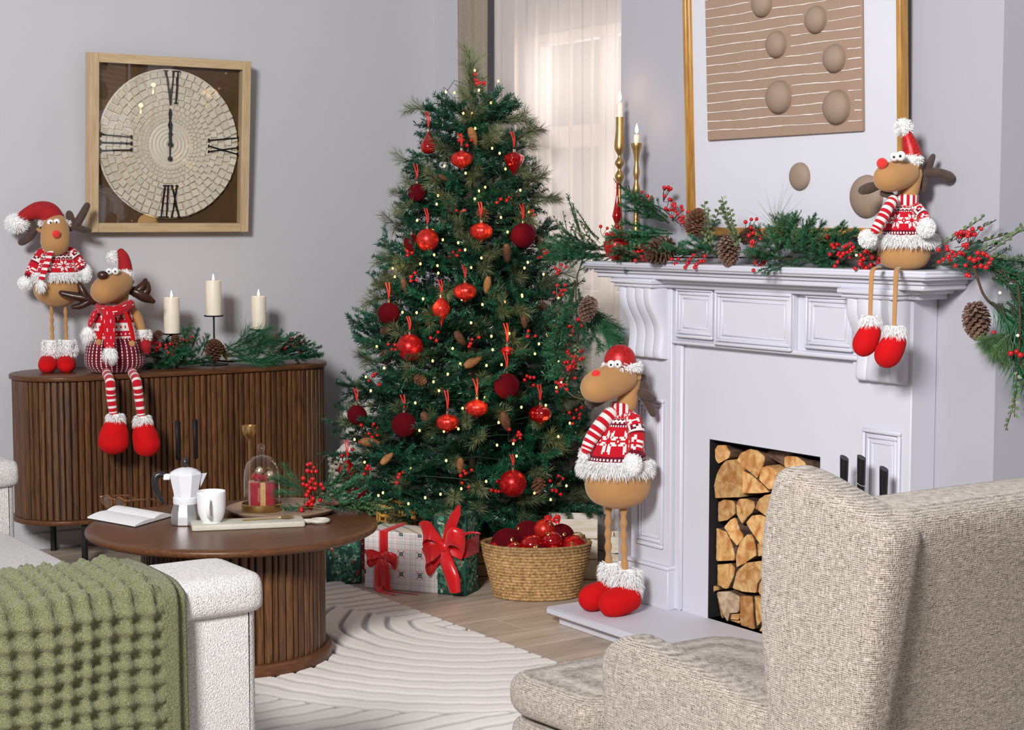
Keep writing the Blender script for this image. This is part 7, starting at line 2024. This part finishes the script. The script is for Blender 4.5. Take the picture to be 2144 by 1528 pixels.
v = [(0, 0, 0), (.03, .014, .004), (.07, .012, .006), (.105, 0, .002), (.07, -.012, .004), (.03, -.014, .002)]; v = v + [(a, b, c - .0012) for a, b, c in v]
q = onz(*zt(1200, 515), TZ + .018); lf.add((v, [tuple(range(6)), tuple(range(11, 5, -1))] + [(k, (k + 1) % 6, 6 + (k + 1) % 6, 6 + k) for k in range(6)]), 0, Matrix.Translation(q - np.array(pg.location)) @ Matrix.Rotation(-HEAD - .2, 4, 'Z')); lf.build('gold_leaf', gold_leaf, pg)

# ================================================================ GIFTS, CRATES AND BASKETS UNDER THE TREE
holly_m = mat('green_gift_paper', srgb(14, 66, 54), .55, var=.10, scale=20)
print_green = mat('printed_leaf_green', srgb(70, 130, 104), .55, var=.2, scale=60)
print_pale = mat('printed_leaf_pale', srgb(150, 184, 158), .55, var=.1, scale=60)
print_red = mat('printed_red', srgb(206, 52, 44), .55, var=.1, scale=60)
print_white = mat('printed_white', srgb(226, 230, 222), .6, var=.05, scale=60)
def gift_box(name, label, front_l, front_r, h, depth_, m, group='wrapped gifts under the tree'):
    """box standing on the floor; front bottom edge from two floor points"""
    a, b = np.array(front_l)[:2], np.array(front_r)[:2]; d = b - a; L = np.linalg.norm(d); an = atan2(d[1], d[0])
    o = thing(name, label, 'gift', (a[0], a[1], .0005), an, group)
    MB().add(box(0, L, 0, depth_, 0, h, .004)).build('box', m, o)
    return o, L
def leaf_print(o, L, h, dpt, n, seed, faces=('front', 'right', 'left', 'top')):
    r = random.Random(seed); mb = MB()
    for fc in faces:
        w_, h_ = {'front': (L, h), 'right': (dpt, h), 'left': (dpt, h), 'top': (L, dpt)}[fc]
        k = int(2.6 * n * w_ * h_ / .03)
        for _ in range(k):
            u, v_ = r.uniform(.012, w_ - .012), r.uniform(.012, h_ - .012); t = r.random(); e = .0005 + r.uniform(0, .0006)
            pts = []; a = r.uniform(0, 6.28)
            if t < .72:
                for s in range(r.choice((1, 3, 5))):
                    aa = a + (s - 1) * .7; l = r.uniform(.012, .021); w = l * .27; bx, by = u + .010 * (s // 2) * cos(a), v_ + .010 * (s // 2) * sin(a)
                    poly = [(0, 0), (l * .3, w), (l * .7, w * .9), (l, 0), (l * .7, -w * .9), (l * .3, -w)]
                    pts.append(([(bx + x * cos(aa) - y * sin(aa), by + x * sin(aa) + y * cos(aa)) for x, y in poly], 0 if r.random() < .72 else 1))
            elif t < .92:
                rad = r.uniform(.0024, .0042); pts.append(([(u + rad * cos(q), v_ + rad * sin(q)) for q in [2 * pi * i / 8 for i in range(8)]], 2 if r.random() < .75 else 3))
            else:
                for s in range(4):
                    aa = a + s * pi / 2; rad = .005; poly = [(0, 0), (rad * .8, rad * .4), (rad * 1.2, 0), (rad * .8, -rad * .4)]
                    pts.append(([(u + x * cos(aa) - y * sin(aa), v_ + x * sin(aa) + y * cos(aa)) for x, y in poly], 2))
            for poly, mi in pts:
                poly = [(min(max(x, .005), w_ - .005), min(max(y, .005), h_ - .005)) for x, y in poly]
                if fc == 'front': vv = [(x, -e, y) for x, y in poly]
                elif fc == 'right': vv = [(L + e, x, y) for x, y in poly]
                elif fc == 'left': vv = [(-e, w_ - x, y) for x, y in poly]
                else: vv = [(x, y, h + e) for x, y in poly]
                mb.add((vv, [tuple(range(len(vv)))]), mi)
    ob = mb.build('printed_leaves', [print_green, print_pale, print_red, print_white], o, smooth=False); ob['kind'] = 'stuff'
satin = mat('red_satin', srgb(204, 16, 22), .28, var=.05, scale=12, sheen=.4, sheen_tint=(1, .4, .4), spec=.6)
def strip(pts, width_dir, w, name, parent, m=None, ws=None, t=.0009):
    """ribbon strip following pts, wide along width_dir (vector or list)"""
    P = smooth_path(pts, 6); n = len(P); v = []; f = []
    W0 = [np.array(width_dir, float)] * n if not isinstance(width_dir, list) else [np.array(q[:3]) for q in smooth_path(width_dir, 6)]
    ww = np.interp(np.linspace(0, 1, n), np.linspace(0, 1, len(ws)), ws) if ws else [w] * n
    for i, q in enumerate(P):
        d = W0[i] / np.linalg.norm(W0[i]); tg = P[min(i + 1, n - 1)] - P[max(i - 1, 0)]; nn = np.cross(tg, d); nn /= max(np.linalg.norm(nn), 1e-9)
        for s in range(5):
            u = s / 4 - .5; v.append(tuple(q + d * u * ww[i] + nn * (.003 * (1 - (2 * u) ** 2)) * (ww[i] / .03)))
    o2 = len(v); v += [tuple(np.array(q) + 0) for q in v]
    for i in range(n):
        tg = P[min(i + 1, n - 1)] - P[max(i - 1, 0)]; nn = np.cross(tg, W0[i]); nn /= max(np.linalg.norm(nn), 1e-9)
        for s in range(5): v[o2 + i * 5 + s] = tuple(np.array(v[i * 5 + s]) - nn * t)
    for i in range(n - 1):
        for s in range(4):
            q = (i * 5 + s, i * 5 + s + 1, i * 5 + 6 + s, i * 5 + 5 + s); f.append(q); f.append(tuple(o2 + k for k in reversed(q)))
    for i in range(n - 1):
        f.append((i * 5, i * 5 + 5, o2 + i * 5 + 5, o2 + i * 5)); f.append((i * 5 + 4, o2 + i * 5 + 4, o2 + i * 5 + 9, i * 5 + 9))
    return MB().add((v, f)).build(name, m or satin, parent, angle=80)
# green gift behind the coffee table
gA, gB = onz(684, 1224, 0), onz(752, 1222, 0)
hA = onY(720, 1130, (gA[1] + gB[1]) / 2)[2]
o, L = gift_box('gift_box', 'green leaf print gift box half behind the coffee table', gA, gB + (gB - gA) * .08, hA, .13, holly_m); leaf_print(o, L, hA, .13, 42, 1)
# plaid gift with the flat red bow
gC, gD = onz(763, 1231, 0), onz(918, 1244, 0); hC = onX(765, 1111, gC[0])[2]
def plaid_mat():
    m, nt, N, Lk, B = _nt('plaid_paper')
    tc = N.new('ShaderNodeTexCoord'); sx = N.new('ShaderNodeSeparateXYZ'); Lk.new(tc.outputs['Object'], sx.inputs[0])
    def band(src, per, off, half):
        a = N.new('ShaderNodeMath'); a.operation = 'ADD'; a.inputs[1].default_value = off; Lk.new(src, a.inputs[0])
        b = N.new('ShaderNodeMath'); b.operation = 'PINGPONG'; b.inputs[1].default_value = per / 2; Lk.new(a.outputs[0], b.inputs[0])
        c = N.new('ShaderNodeMath'); c.operation = 'LESS_THAN'; c.inputs[1].default_value = half; Lk.new(b.outputs[0], c.inputs[0]); return c.outputs[0]
    ad = N.new('ShaderNodeMath'); Lk.new(sx.outputs[0], ad.inputs[0]); Lk.new(sx.outputs[1], ad.inputs[1])
    col = None
    cur = (*srgb(238, 232, 230), 1)
    nz = N.new('ShaderNodeTexNoise'); nz.inputs['Scale'].default_value = 30
    base = N.new('ShaderNodeMix'); base.data_type = 'RGBA'; base.inputs[6].default_value = cur; base.inputs[7].default_value = (*srgb(244, 240, 238), 1); Lk.new(tc.outputs['Object'], nz.inputs['Vector']); Lk.new(nz.outputs[0], base.inputs[0])
    out = base.outputs[2]
    for src, per, off, half, c, k in ((ad.outputs[0], .075, .0, .010, srgb(226, 226, 224), .8), (sx.outputs[2], .075, .012, .010, srgb(226, 226, 224), .8),
        (ad.outputs[0], .075, .016, .0008, srgb(214, 110, 110), .7), (ad.outputs[0], .075, -.016, .0008, srgb(214, 110, 110), .7), (sx.outputs[2], .075, .028, .0008, srgb(214, 110, 110), .7), (sx.outputs[2], .075, -.004, .0008, srgb(214, 110, 110), .7),
        (ad.outputs[0], .075, .0375, .0006, srgb(70, 90, 80), .7), (sx.outputs[2], .075, .0495, .0006, srgb(70, 90, 80), .7), (ad.outputs[0], .075, .030, .0005, srgb(150, 165, 150), .7), (sx.outputs[2], .075, .042, .0005, srgb(150, 165, 150), .7)):
        b = band(src, per, off, half); mx = N.new('ShaderNodeMix'); mx.data_type = 'RGBA'; mm = N.new('ShaderNodeMath'); mm.operation = 'MULTIPLY'; mm.inputs[1].default_value = k
        Lk.new(b, mm.inputs[0]); Lk.new(mm.outputs[0], mx.inputs[0]); Lk.new(out, mx.inputs[6]); mx.inputs[7].default_value = (*c, 1); out = mx.outputs[2]
    # dark check where the pale bands cross
    b1 = band(ad.outputs[0], .075, 0, .0085); b2 = band(sx.outputs[2], .075, .012, .0085); ch_ = N.new('ShaderNodeMath'); ch_.operation = 'MULTIPLY'; Lk.new(b1, ch_.inputs[0]); Lk.new(b2, ch_.inputs[1])
    b3 = band(ad.outputs[0], .0065, .001, .0016); b4 = band(sx.outputs[2], .0065, .001, .0016); mx_ = N.new('ShaderNodeMath'); mx_.operation = 'MAXIMUM'; Lk.new(b3, mx_.inputs[0]); Lk.new(b4, mx_.inputs[1])
    c2 = N.new('ShaderNodeMath'); c2.operation = 'MULTIPLY'; Lk.new(ch_.outputs[0], c2.inputs[0]); Lk.new(mx_.outputs[0], c2.inputs[1])
    fx = N.new('ShaderNodeMix'); fx.data_type = 'RGBA'; Lk.new(c2.outputs[0], fx.inputs[0]); Lk.new(out, fx.inputs[6]); fx.inputs[7].default_value = (*srgb(40, 60, 50), 1)
    Lk.new(fx.outputs[2], B.inputs['Base Color']); B.inputs['Roughness'].default_value = .5
    return m
plaid = plaid_mat()
gft, Lp = gift_box('gift_box', 'white plaid gift box tied with a long tailed red satin bow', gC, gD, hC, .16, plaid)
dots = MB()
for i in range(1, 4):
    for j in range(3):
        for sx_, sz_ in ((-1, -1), (1, -1), (1, 1), (-1, 1)):
            x, z_ = i * .075 + sx_ * .0105, j * .075 - .012 + sz_ * .0105
            if .01 < x < Lp - .01 and .01 < z_ < hC - .01: dots.add(([(x + .0026 * cos(q), -.0006, z_ + .0026 * sin(q)) for q in [2 * pi * k / 8 for k in range(8)]], [tuple(range(8))]))
ob = dots.build('printed_dots', print_red, gft, smooth=False); ob['kind'] = 'stuff'
xr = Lp * .27
strip([(xr, .17, hC + .001), (xr, .08, hC + .002), (xr, .005, hC + .002), (xr, -.003, hC - .006), (xr, -.004, hC * .62)], (1, 0, 0), .034, 'ribbon_band', gft)
kz_ = hC * .60
def bow(parent, c, s, loops, tails, m=None):
    c = np.array(c, float)
    for sg, lx, lz, w in loops:
        strip([tuple(c + np.array(q) * s) for q in ((0, -.008, 0), (sg * lx * .5, -.034, lz * .9 + .012), (sg * lx, -.026, lz), (sg * lx * .8, -.006, lz - .026), (0, -.004, -.004))], [(0, -.2, 1), (0, -.1, 1), (.2 * sg, 0, 1), (0, .1, 1), (0, .2, 1)], w * s, 'bow_loop', parent, m, [w * s * .4, w * s, w * s * 1.1, w * s, w * s * .4])
    for pts_, w, ws in tails:
        strip([tuple(c + np.array(q) * s) for q in pts_], (1, 0, .15), w * s, 'bow_tail', parent, m, ws and [x * s for x in ws])
    strip([tuple(c + np.array(q) * s) for q in ((-.010, -.006, 0), (-.006, -.017, .002), (.006, -.017, .0), (.010, -.006, 0))], (0, .1, 1), .020 * s, 'bow_knot', parent, m)
bow(gft, (xr, -.004, kz_), 1.0, ((-1, .060, -.004, .036), (1, .060, -.008, .036)),
    (([(0, -.008, -.002), (-.012, -.020, -.04), (-.010, -.022, -.09), (-.006, -.03, -kz_ + .010), (.02, -.05, -kz_ + .003), (.08, -.075, -kz_ + .002)], .034, [.014, .030, .036, .036, .030, .024]),
     ([(0, -.008, -.002), (.014, -.018, -.035), (.020, -.020, -.08), (.022, -.024, -kz_ + .02), (.05, -.03, -kz_ + .004), (.16, -.035, -kz_ + .002)], .034, [.014, .030, .036, .034, .020, .016])))
# tall green gift with the big bow, standing turned
gE, gF, gG = onz(908, 1243, 0), onz(976, 1249, 0), onz(1005, 1236, 0)
hE = onz(0, 0, 1)[2] * 0 + onX(940, 1075, (gE[0] + gF[0]) / 2)[2] * .98
o3, L3 = gift_box('gift_box', 'tall green leaf print gift box with a huge red satin bow', gE, gF, min(hE, .30), .12, holly_m); h3 = min(hE, .30)
leaf_print(o3, L3, h3, .12, 46, 3)
rbm = MB(); zb = h3 * .55
for y0, y1, x0, x1 in ((-.0016, -.0006, 0, L3), ):
    rbm.add(box(x0 - .001, x1 + .0015, y0, y1, zb - .02, zb + .045))
rbm.add(box(L3 + .0006, L3 + .0016, -.0016, .12, zb - .02, zb + .045)); rbm.build('ribbon_band', satin, o3, smooth=False)
bow(o3, (L3 * .42, -.006, zb + .02), 1.6, ((-1, .052, .030, .042), (1, .050, .020, .042), (-1, .045, -.026, .038)),
    (([(0, -.008, 0), (.022, -.030, .045), (.040, -.042, .080), (.052, -.045, .105)], .03, [.012, .030, .026, .002]),
     ([(0, -.008, .002), (.040, -.03, .030), (.075, -.036, .042), (.098, -.034, .040)], .03, [.012, .034, .030, .002]),
     ([(0, -.008, -.002), (.014, -.03, -.03), (.030, -.038, -.062), (.036, -.034, -.098)], .03, [.012, .034, .036, .026])))
# red dotted gift behind
gH, gI = onz(752, 1192, 0), onz(800, 1196, 0)
o4, L4 = gift_box('gift_box', 'red gift box with white dots behind the plaid gift', gH, gI, .19, .12, mat('red_gift_paper', srgb(176, 18, 30), .5, var=.08))
dm = MB(); rd = random.Random(8)
for i in range(7):
    for j in range(10):
        x, z_ = .008 + i * .017 + (j % 2) * .008, .012 + j * .018
        if x < L4 - .006: dm.add(([(x + .0028 * cos(q), -.0006, z_ + .0028 * sin(q)) for q in [2 * pi * k / 8 for k in range(8)]], [tuple(range(8))]))
for i in range(7):
    for j in range(6): dm.add(([(.01 + i * .016 + .0028 * cos(q), .012 + j * .019 + .0028 * sin(q), .1906) for q in [2 * pi * k / 8 for k in range(8)]], [tuple(range(8))]))
ob = dm.build('printed_dots', print_white, o4, smooth=False); ob['kind'] = 'stuff'
# gold and black topped box behind the plaid gift
gJ, gK = onz(800, 1180, 0), onz(905, 1186, 0)
o5, L5 = gift_box('gift_box', 'cream box with a shiny gold and black lid behind the plaid gift', gJ, gK, .185, .12, mat('cream_paper', srgb(232, 224, 212), .5, var=.04))
MB().add(box(.012, L5 + .004, -.004, .10, .186, .208, .003)).build('gold_lid', gold_m, o5); MB().add(box(.014, L5 + .002, -.0055, -.0041, .198, .205)).build('black_stripe', black_m, o5, smooth=False)
# wooden crates
crate_m = wood_mat('whitewashed_wood', srgb(196, 180, 156), srgb(238, 230, 220), .7, 14, 'x', .08, .25, 8)
crate_tan = wood_mat('pine_crate', srgb(176, 134, 82), srgb(214, 176, 124), .7, 14, 'x', .08, .2, 8)
def crate(label, a, ang, W_, D_, H_, m, z=0.0005):
    o = thing('wooden_crate', label, 'crate', (a[0], a[1], z), ang, 'wooden crates under the tree')
    nsl = 3; sh = H_ / nsl
    for k in range(nsl):
        for y0, y1 in ((0, .010), (D_ - .010, D_)):
            MB().add(box(0, W_, y0, y1, k * sh + .002, (k + 1) * sh - .003, .002)).build('slat', m, o)
        for x0, x1 in ((0.0002, .010), (W_ - .010, W_ - .0002)):
            MB().add(box(x0, x1, .0105, D_ - .0105, k * sh + .002, (k + 1) * sh - .003, .002)).build('slat', m, o)
    for x in (.010, W_ - .028):
        for y in (.0103, D_ - .0283): MB().add(box(x, x + .018, y, y + .018, .001, H_ - .002, .002)).build('corner_post', m, o)
    MB().add(box(.0105, W_ - .0105, .0105, D_ - .0105, .0, .006)).build('crate_bottom', m, o, smooth=False)
    return o
q1 = onz(1118, 1182, 0)
cr = crate('whitewashed wooden crate standing high behind the ornament basket', q1, -HEAD - .05, .19, .15, .235, crate_m)
cr.location = (3.63, 5.14, .0005)
cr2 = crate('low whitewashed crate with faded print right of the ornament basket', onz(1225, 1218, 0), -HEAD, .16, .14, .19, crate_m)
cr2.location = (3.735, 4.90, .0005)
fd = MB()
for i, (x, z_, w, h) in enumerate(((.055, .08, .012, .003), (.058, .088, .003, .014), (.075, .082, .003, .014), (.040, .142, .003, .012), (.044, .150, .010, .003), (.030, .040, .014, .003), (.046, .044, .003, .012))): fd.add(box(x, x + w, -.0008, -.0002, z_, z_ + h))
ob = fd.build('faded_print', mat('faded_ink', srgb(96, 84, 74), .8, var=.3), cr2, smooth=False)
cr3 = crate('pale wooden crate in the shade under the middle of the tree', onz(1000, 1150, 0), -HEAD + .2, .22, .16, .15, crate_tan)
cr3.location = (3.40, 5.34, .0005)
wick_g = mat('golden_wicker', srgb(190, 140, 60), .55, var=.25, scale=60)
gbk = thing('wicker_basket', 'small golden wicker basket behind the cream box under the tree', 'basket', (3.235, 5.60, .0005))
wm = MB()
for k in range(9): wm.add(tube([(.075 * cos(a), .075 * sin(a), .02 + k * .03 + .004 * sin(6 * a + k * pi)) for a in [2 * pi * i / 30 for i in range(31)]], .006, 6))
for k in range(14):
    a = 2 * pi * k / 14; wm.add(tube([(.075 * cos(a), .075 * sin(a), .004), (.075 * cos(a), .075 * sin(a), .27)], .004, 5))
wm.add(lathe([(.0005, .001), (.07, .001), (.07, .006), (.0005, .006)], 20))
ob = wm.build('weave', wick_g, gbk); ob['kind'] = 'stuff'

# seagrass basket full of ornaments
sea_m = mat('seagrass_rope', srgb(150, 112, 66), .75, var=.3, scale=90, c2=srgb(206, 168, 116), bump=.3, bscale=260, attr=True)
bk0, bk1 = onz(1125, 1261, 0), None
BC = np.array([3.435, 4.935]); BA = -HEAD
bsk = thing('seagrass_basket', 'oval coiled seagrass basket full of red ornaments on the floor', 'basket', (BC[0], BC[1], .0005), BA)
rows, seg, per = 18, 300, 6
BH = .202; hb_ = BH / rows
Vb = []; Cb = []
def bdim(z): t = z / BH; return .150 + .052 * t - .016 * max(0, t - .75), .098 + .040 * t - .012 * max(0, t - .75)
for side in (0, 1):
    for k in range(rows):
        for j in range(per):
            ph = pi * (j + .5) / per; z_ = k * hb_ + hb_ * (j + .5) / per; rx, ry = bdim(z_)
            bulge = (.0052 * sin(ph)) * (1 if side == 0 else -.6) - (.008 if side else 0)
            for i in range(seg):
                a = 2 * pi * i / seg
                tws = .0016 * sin(a * 62 + ph * 1.6 + k * 1.3) * sin(ph)
                Vb.append(((rx + bulge + tws) * cos(a), (ry + bulge + tws) * sin(a), z_))
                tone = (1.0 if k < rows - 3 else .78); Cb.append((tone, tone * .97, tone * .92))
Vb = np.array(Vb); nr = rows * per
i_ = np.arange(nr - 1)[:, None] * seg + np.arange(seg)[None, :]; j_ = np.arange(nr - 1)[:, None] * seg + (np.arange(seg)[None, :] + 1) % seg
Fo = np.stack([i_, j_, j_ + seg, i_ + seg], -1).reshape(-1, 4); off = nr * seg
Fi = np.stack([i_ + seg, j_ + seg, j_, i_], -1).reshape(-1, 4) + off
t0 = (nr - 1) * seg; ii = np.arange(seg); jj = (ii + 1) % seg
Ft = np.stack([t0 + ii, t0 + jj, off + t0 + jj, off + t0 + ii], -1)
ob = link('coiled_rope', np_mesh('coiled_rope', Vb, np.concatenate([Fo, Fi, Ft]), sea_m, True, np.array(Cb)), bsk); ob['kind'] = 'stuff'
rx, ry = bdim(.004); MB().add(prism([(rx * .96 * cos(a), ry * .96 * sin(a)) for a in [2 * pi * i / 40 for i in range(40)]], .0, .008)).build('basket_bottom', sea_m, bsk)
bauble_rand = random.Random(12)
BSK = [ # x along basket, y depth, z, r, material, label
 (-.105, .025, .165, .062, velvet_m, 'large dark velvet ball at the left of the ornament basket'),
 (-.030, .055, .195, .055, velvet_m, 'dark velvet ball at the back of the ornament basket'),
 (.030, .020, .222, .040, glit_b, 'bright red ornament on the top of the basket heap'),
 (.092, .045, .190, .050, velvet_m, 'dark velvet ball at the right back of the ornament basket'),
 (.055, -.045, .190, .040, gloss_r, 'shiny red glass ball at the front right of the basket'),
 (-.018, -.055, .178, .042, gloss_r, 'shiny red glass ball in the front middle of the basket'),
 (-.080, -.060, .160, .036, gloss_r, 'shiny red glass ball with its cap forward at the front left of the basket'),
 (.135, -.030, .165, .047, glit_r, 'red glitter ball at the right front of the ornament basket'),
 (.150, .035, .175, .036, sg, 'champagne glitter ball at the right rim of the ornament basket'),
 (-.150, -.005, .155, .028, glit_r, 'small glittering red ball at the left rim of the basket'),
 (.010, -.085, .158, .030, velvet_m, 'small dark ball low at the front rim of the basket'),
 (.065, -.085, .158, .026, glit_b, 'small glitter ball low at the front rim right of the middle'),
 (-.035, -.005, .120, .050, glit_r, 'glitter ball deep in the middle of the basket heap'),
]
for x, y, z_, r, m, lab in BSK:
    w = Matrix.Rotation(BA, 4, 'Z') @ Vector((x, y, 0))
    o = thing('ball_ornament', lab, 'ornament', (BC[0] + w.x, BC[1] + w.y, z_ + .017), BA, 'red ornaments heaped in the basket')
    MB().add(ball((0, 0, 0), r, 28, 18)).build('ornament_body', m, o, angle=180)
    e = Euler((bauble_rand.uniform(.6, 1.6), bauble_rand.uniform(-.8, .8), bauble_rand.uniform(-.5, .5))).to_matrix().to_4x4()
    MB().add(lathe([(.0065, r - .002), (.007, r + .008), (.003, r + .010), (.0012, r + .018)], 14), 0, e).build('ornament_cap', gold_m, o)
# red ribbon scraps in the basket
rbx = thing('ribbon_bow', 'small red satin bow lying on the ornaments in the basket', 'ribbon', (BC[0] + .05, BC[1] - .03, .279), BA)
bow(rbx, (0, 0, 0), .6, ((-1, .045, .01, .03), (1, .045, .012, .03)), ())

# white wicker basket with a rolled fleece behind the tree's left side
wwick = mat('white_wicker', srgb(186, 172, 158), .7, var=.2, scale=60)
wbk = thing('wicker_basket', 'whitewashed wicker basket between the sideboard and the tree', 'basket', (3.505, 6.36, .0005))
wm = MB()
for k in range(13):
    z_ = .02 + k * .026; rr_ = .125 + .0012 * k
    wm.add(tube([((rr_ + .005 * sin(12 * a + k * pi)) * cos(a), (rr_ + .005 * sin(12 * a + k * pi)) * sin(a), z_) for a in [2 * pi * i / 72 for i in range(73)]], .009, 6))
for k in range(24):
    a = 2 * pi * k / 24; wm.add(tube([(.125 * cos(a), .125 * sin(a), .004), (.141 * cos(a), .141 * sin(a), .345)], .004, 5))
wm.add(lathe([(.0005, .001), (.118, .001), (.118, .01), (.0005, .01)], 24))
ob = wm.build('weave', wwick, wbk); ob['kind'] = 'stuff'
fleece_m = mat('white_fleece', srgb(232, 226, 220), .95, var=.04, scale=40, bump=.5, bscale=60, sheen=.3)
rf = random.Random(3)
flc = thing('fleece_throw', 'white fluffy throw bundled on top of the wicker basket', 'blanket', (3.505, 6.36, .345))
fb = MB()
for x, y, z_, r in ((-.05, -.02, .015, .070), (.04, .01, .02, .085), (-.08, .0, .0, .05), (.0, -.05, .0, .065), (.03, .0, .10, .080), (-.02, .02, .15, .065), (.05, -.02, .17, .070), (-.02, -.03, .11, .060), (.01, .0, .19, .065), (.06, .02, .09, .07)):
    v, f = ball((x, y, z_), (r, r, r * .8), 20, 14)
    v = [(a + .006 * sin(60 * b + 40 * c), b + .006 * sin(55 * a + 50 * c), c + .006 * sin(50 * a + 60 * b)) for a, b, c in v]
    fb.add((v, f))
fb.build('fleece', fleece_m, flc, angle=180)
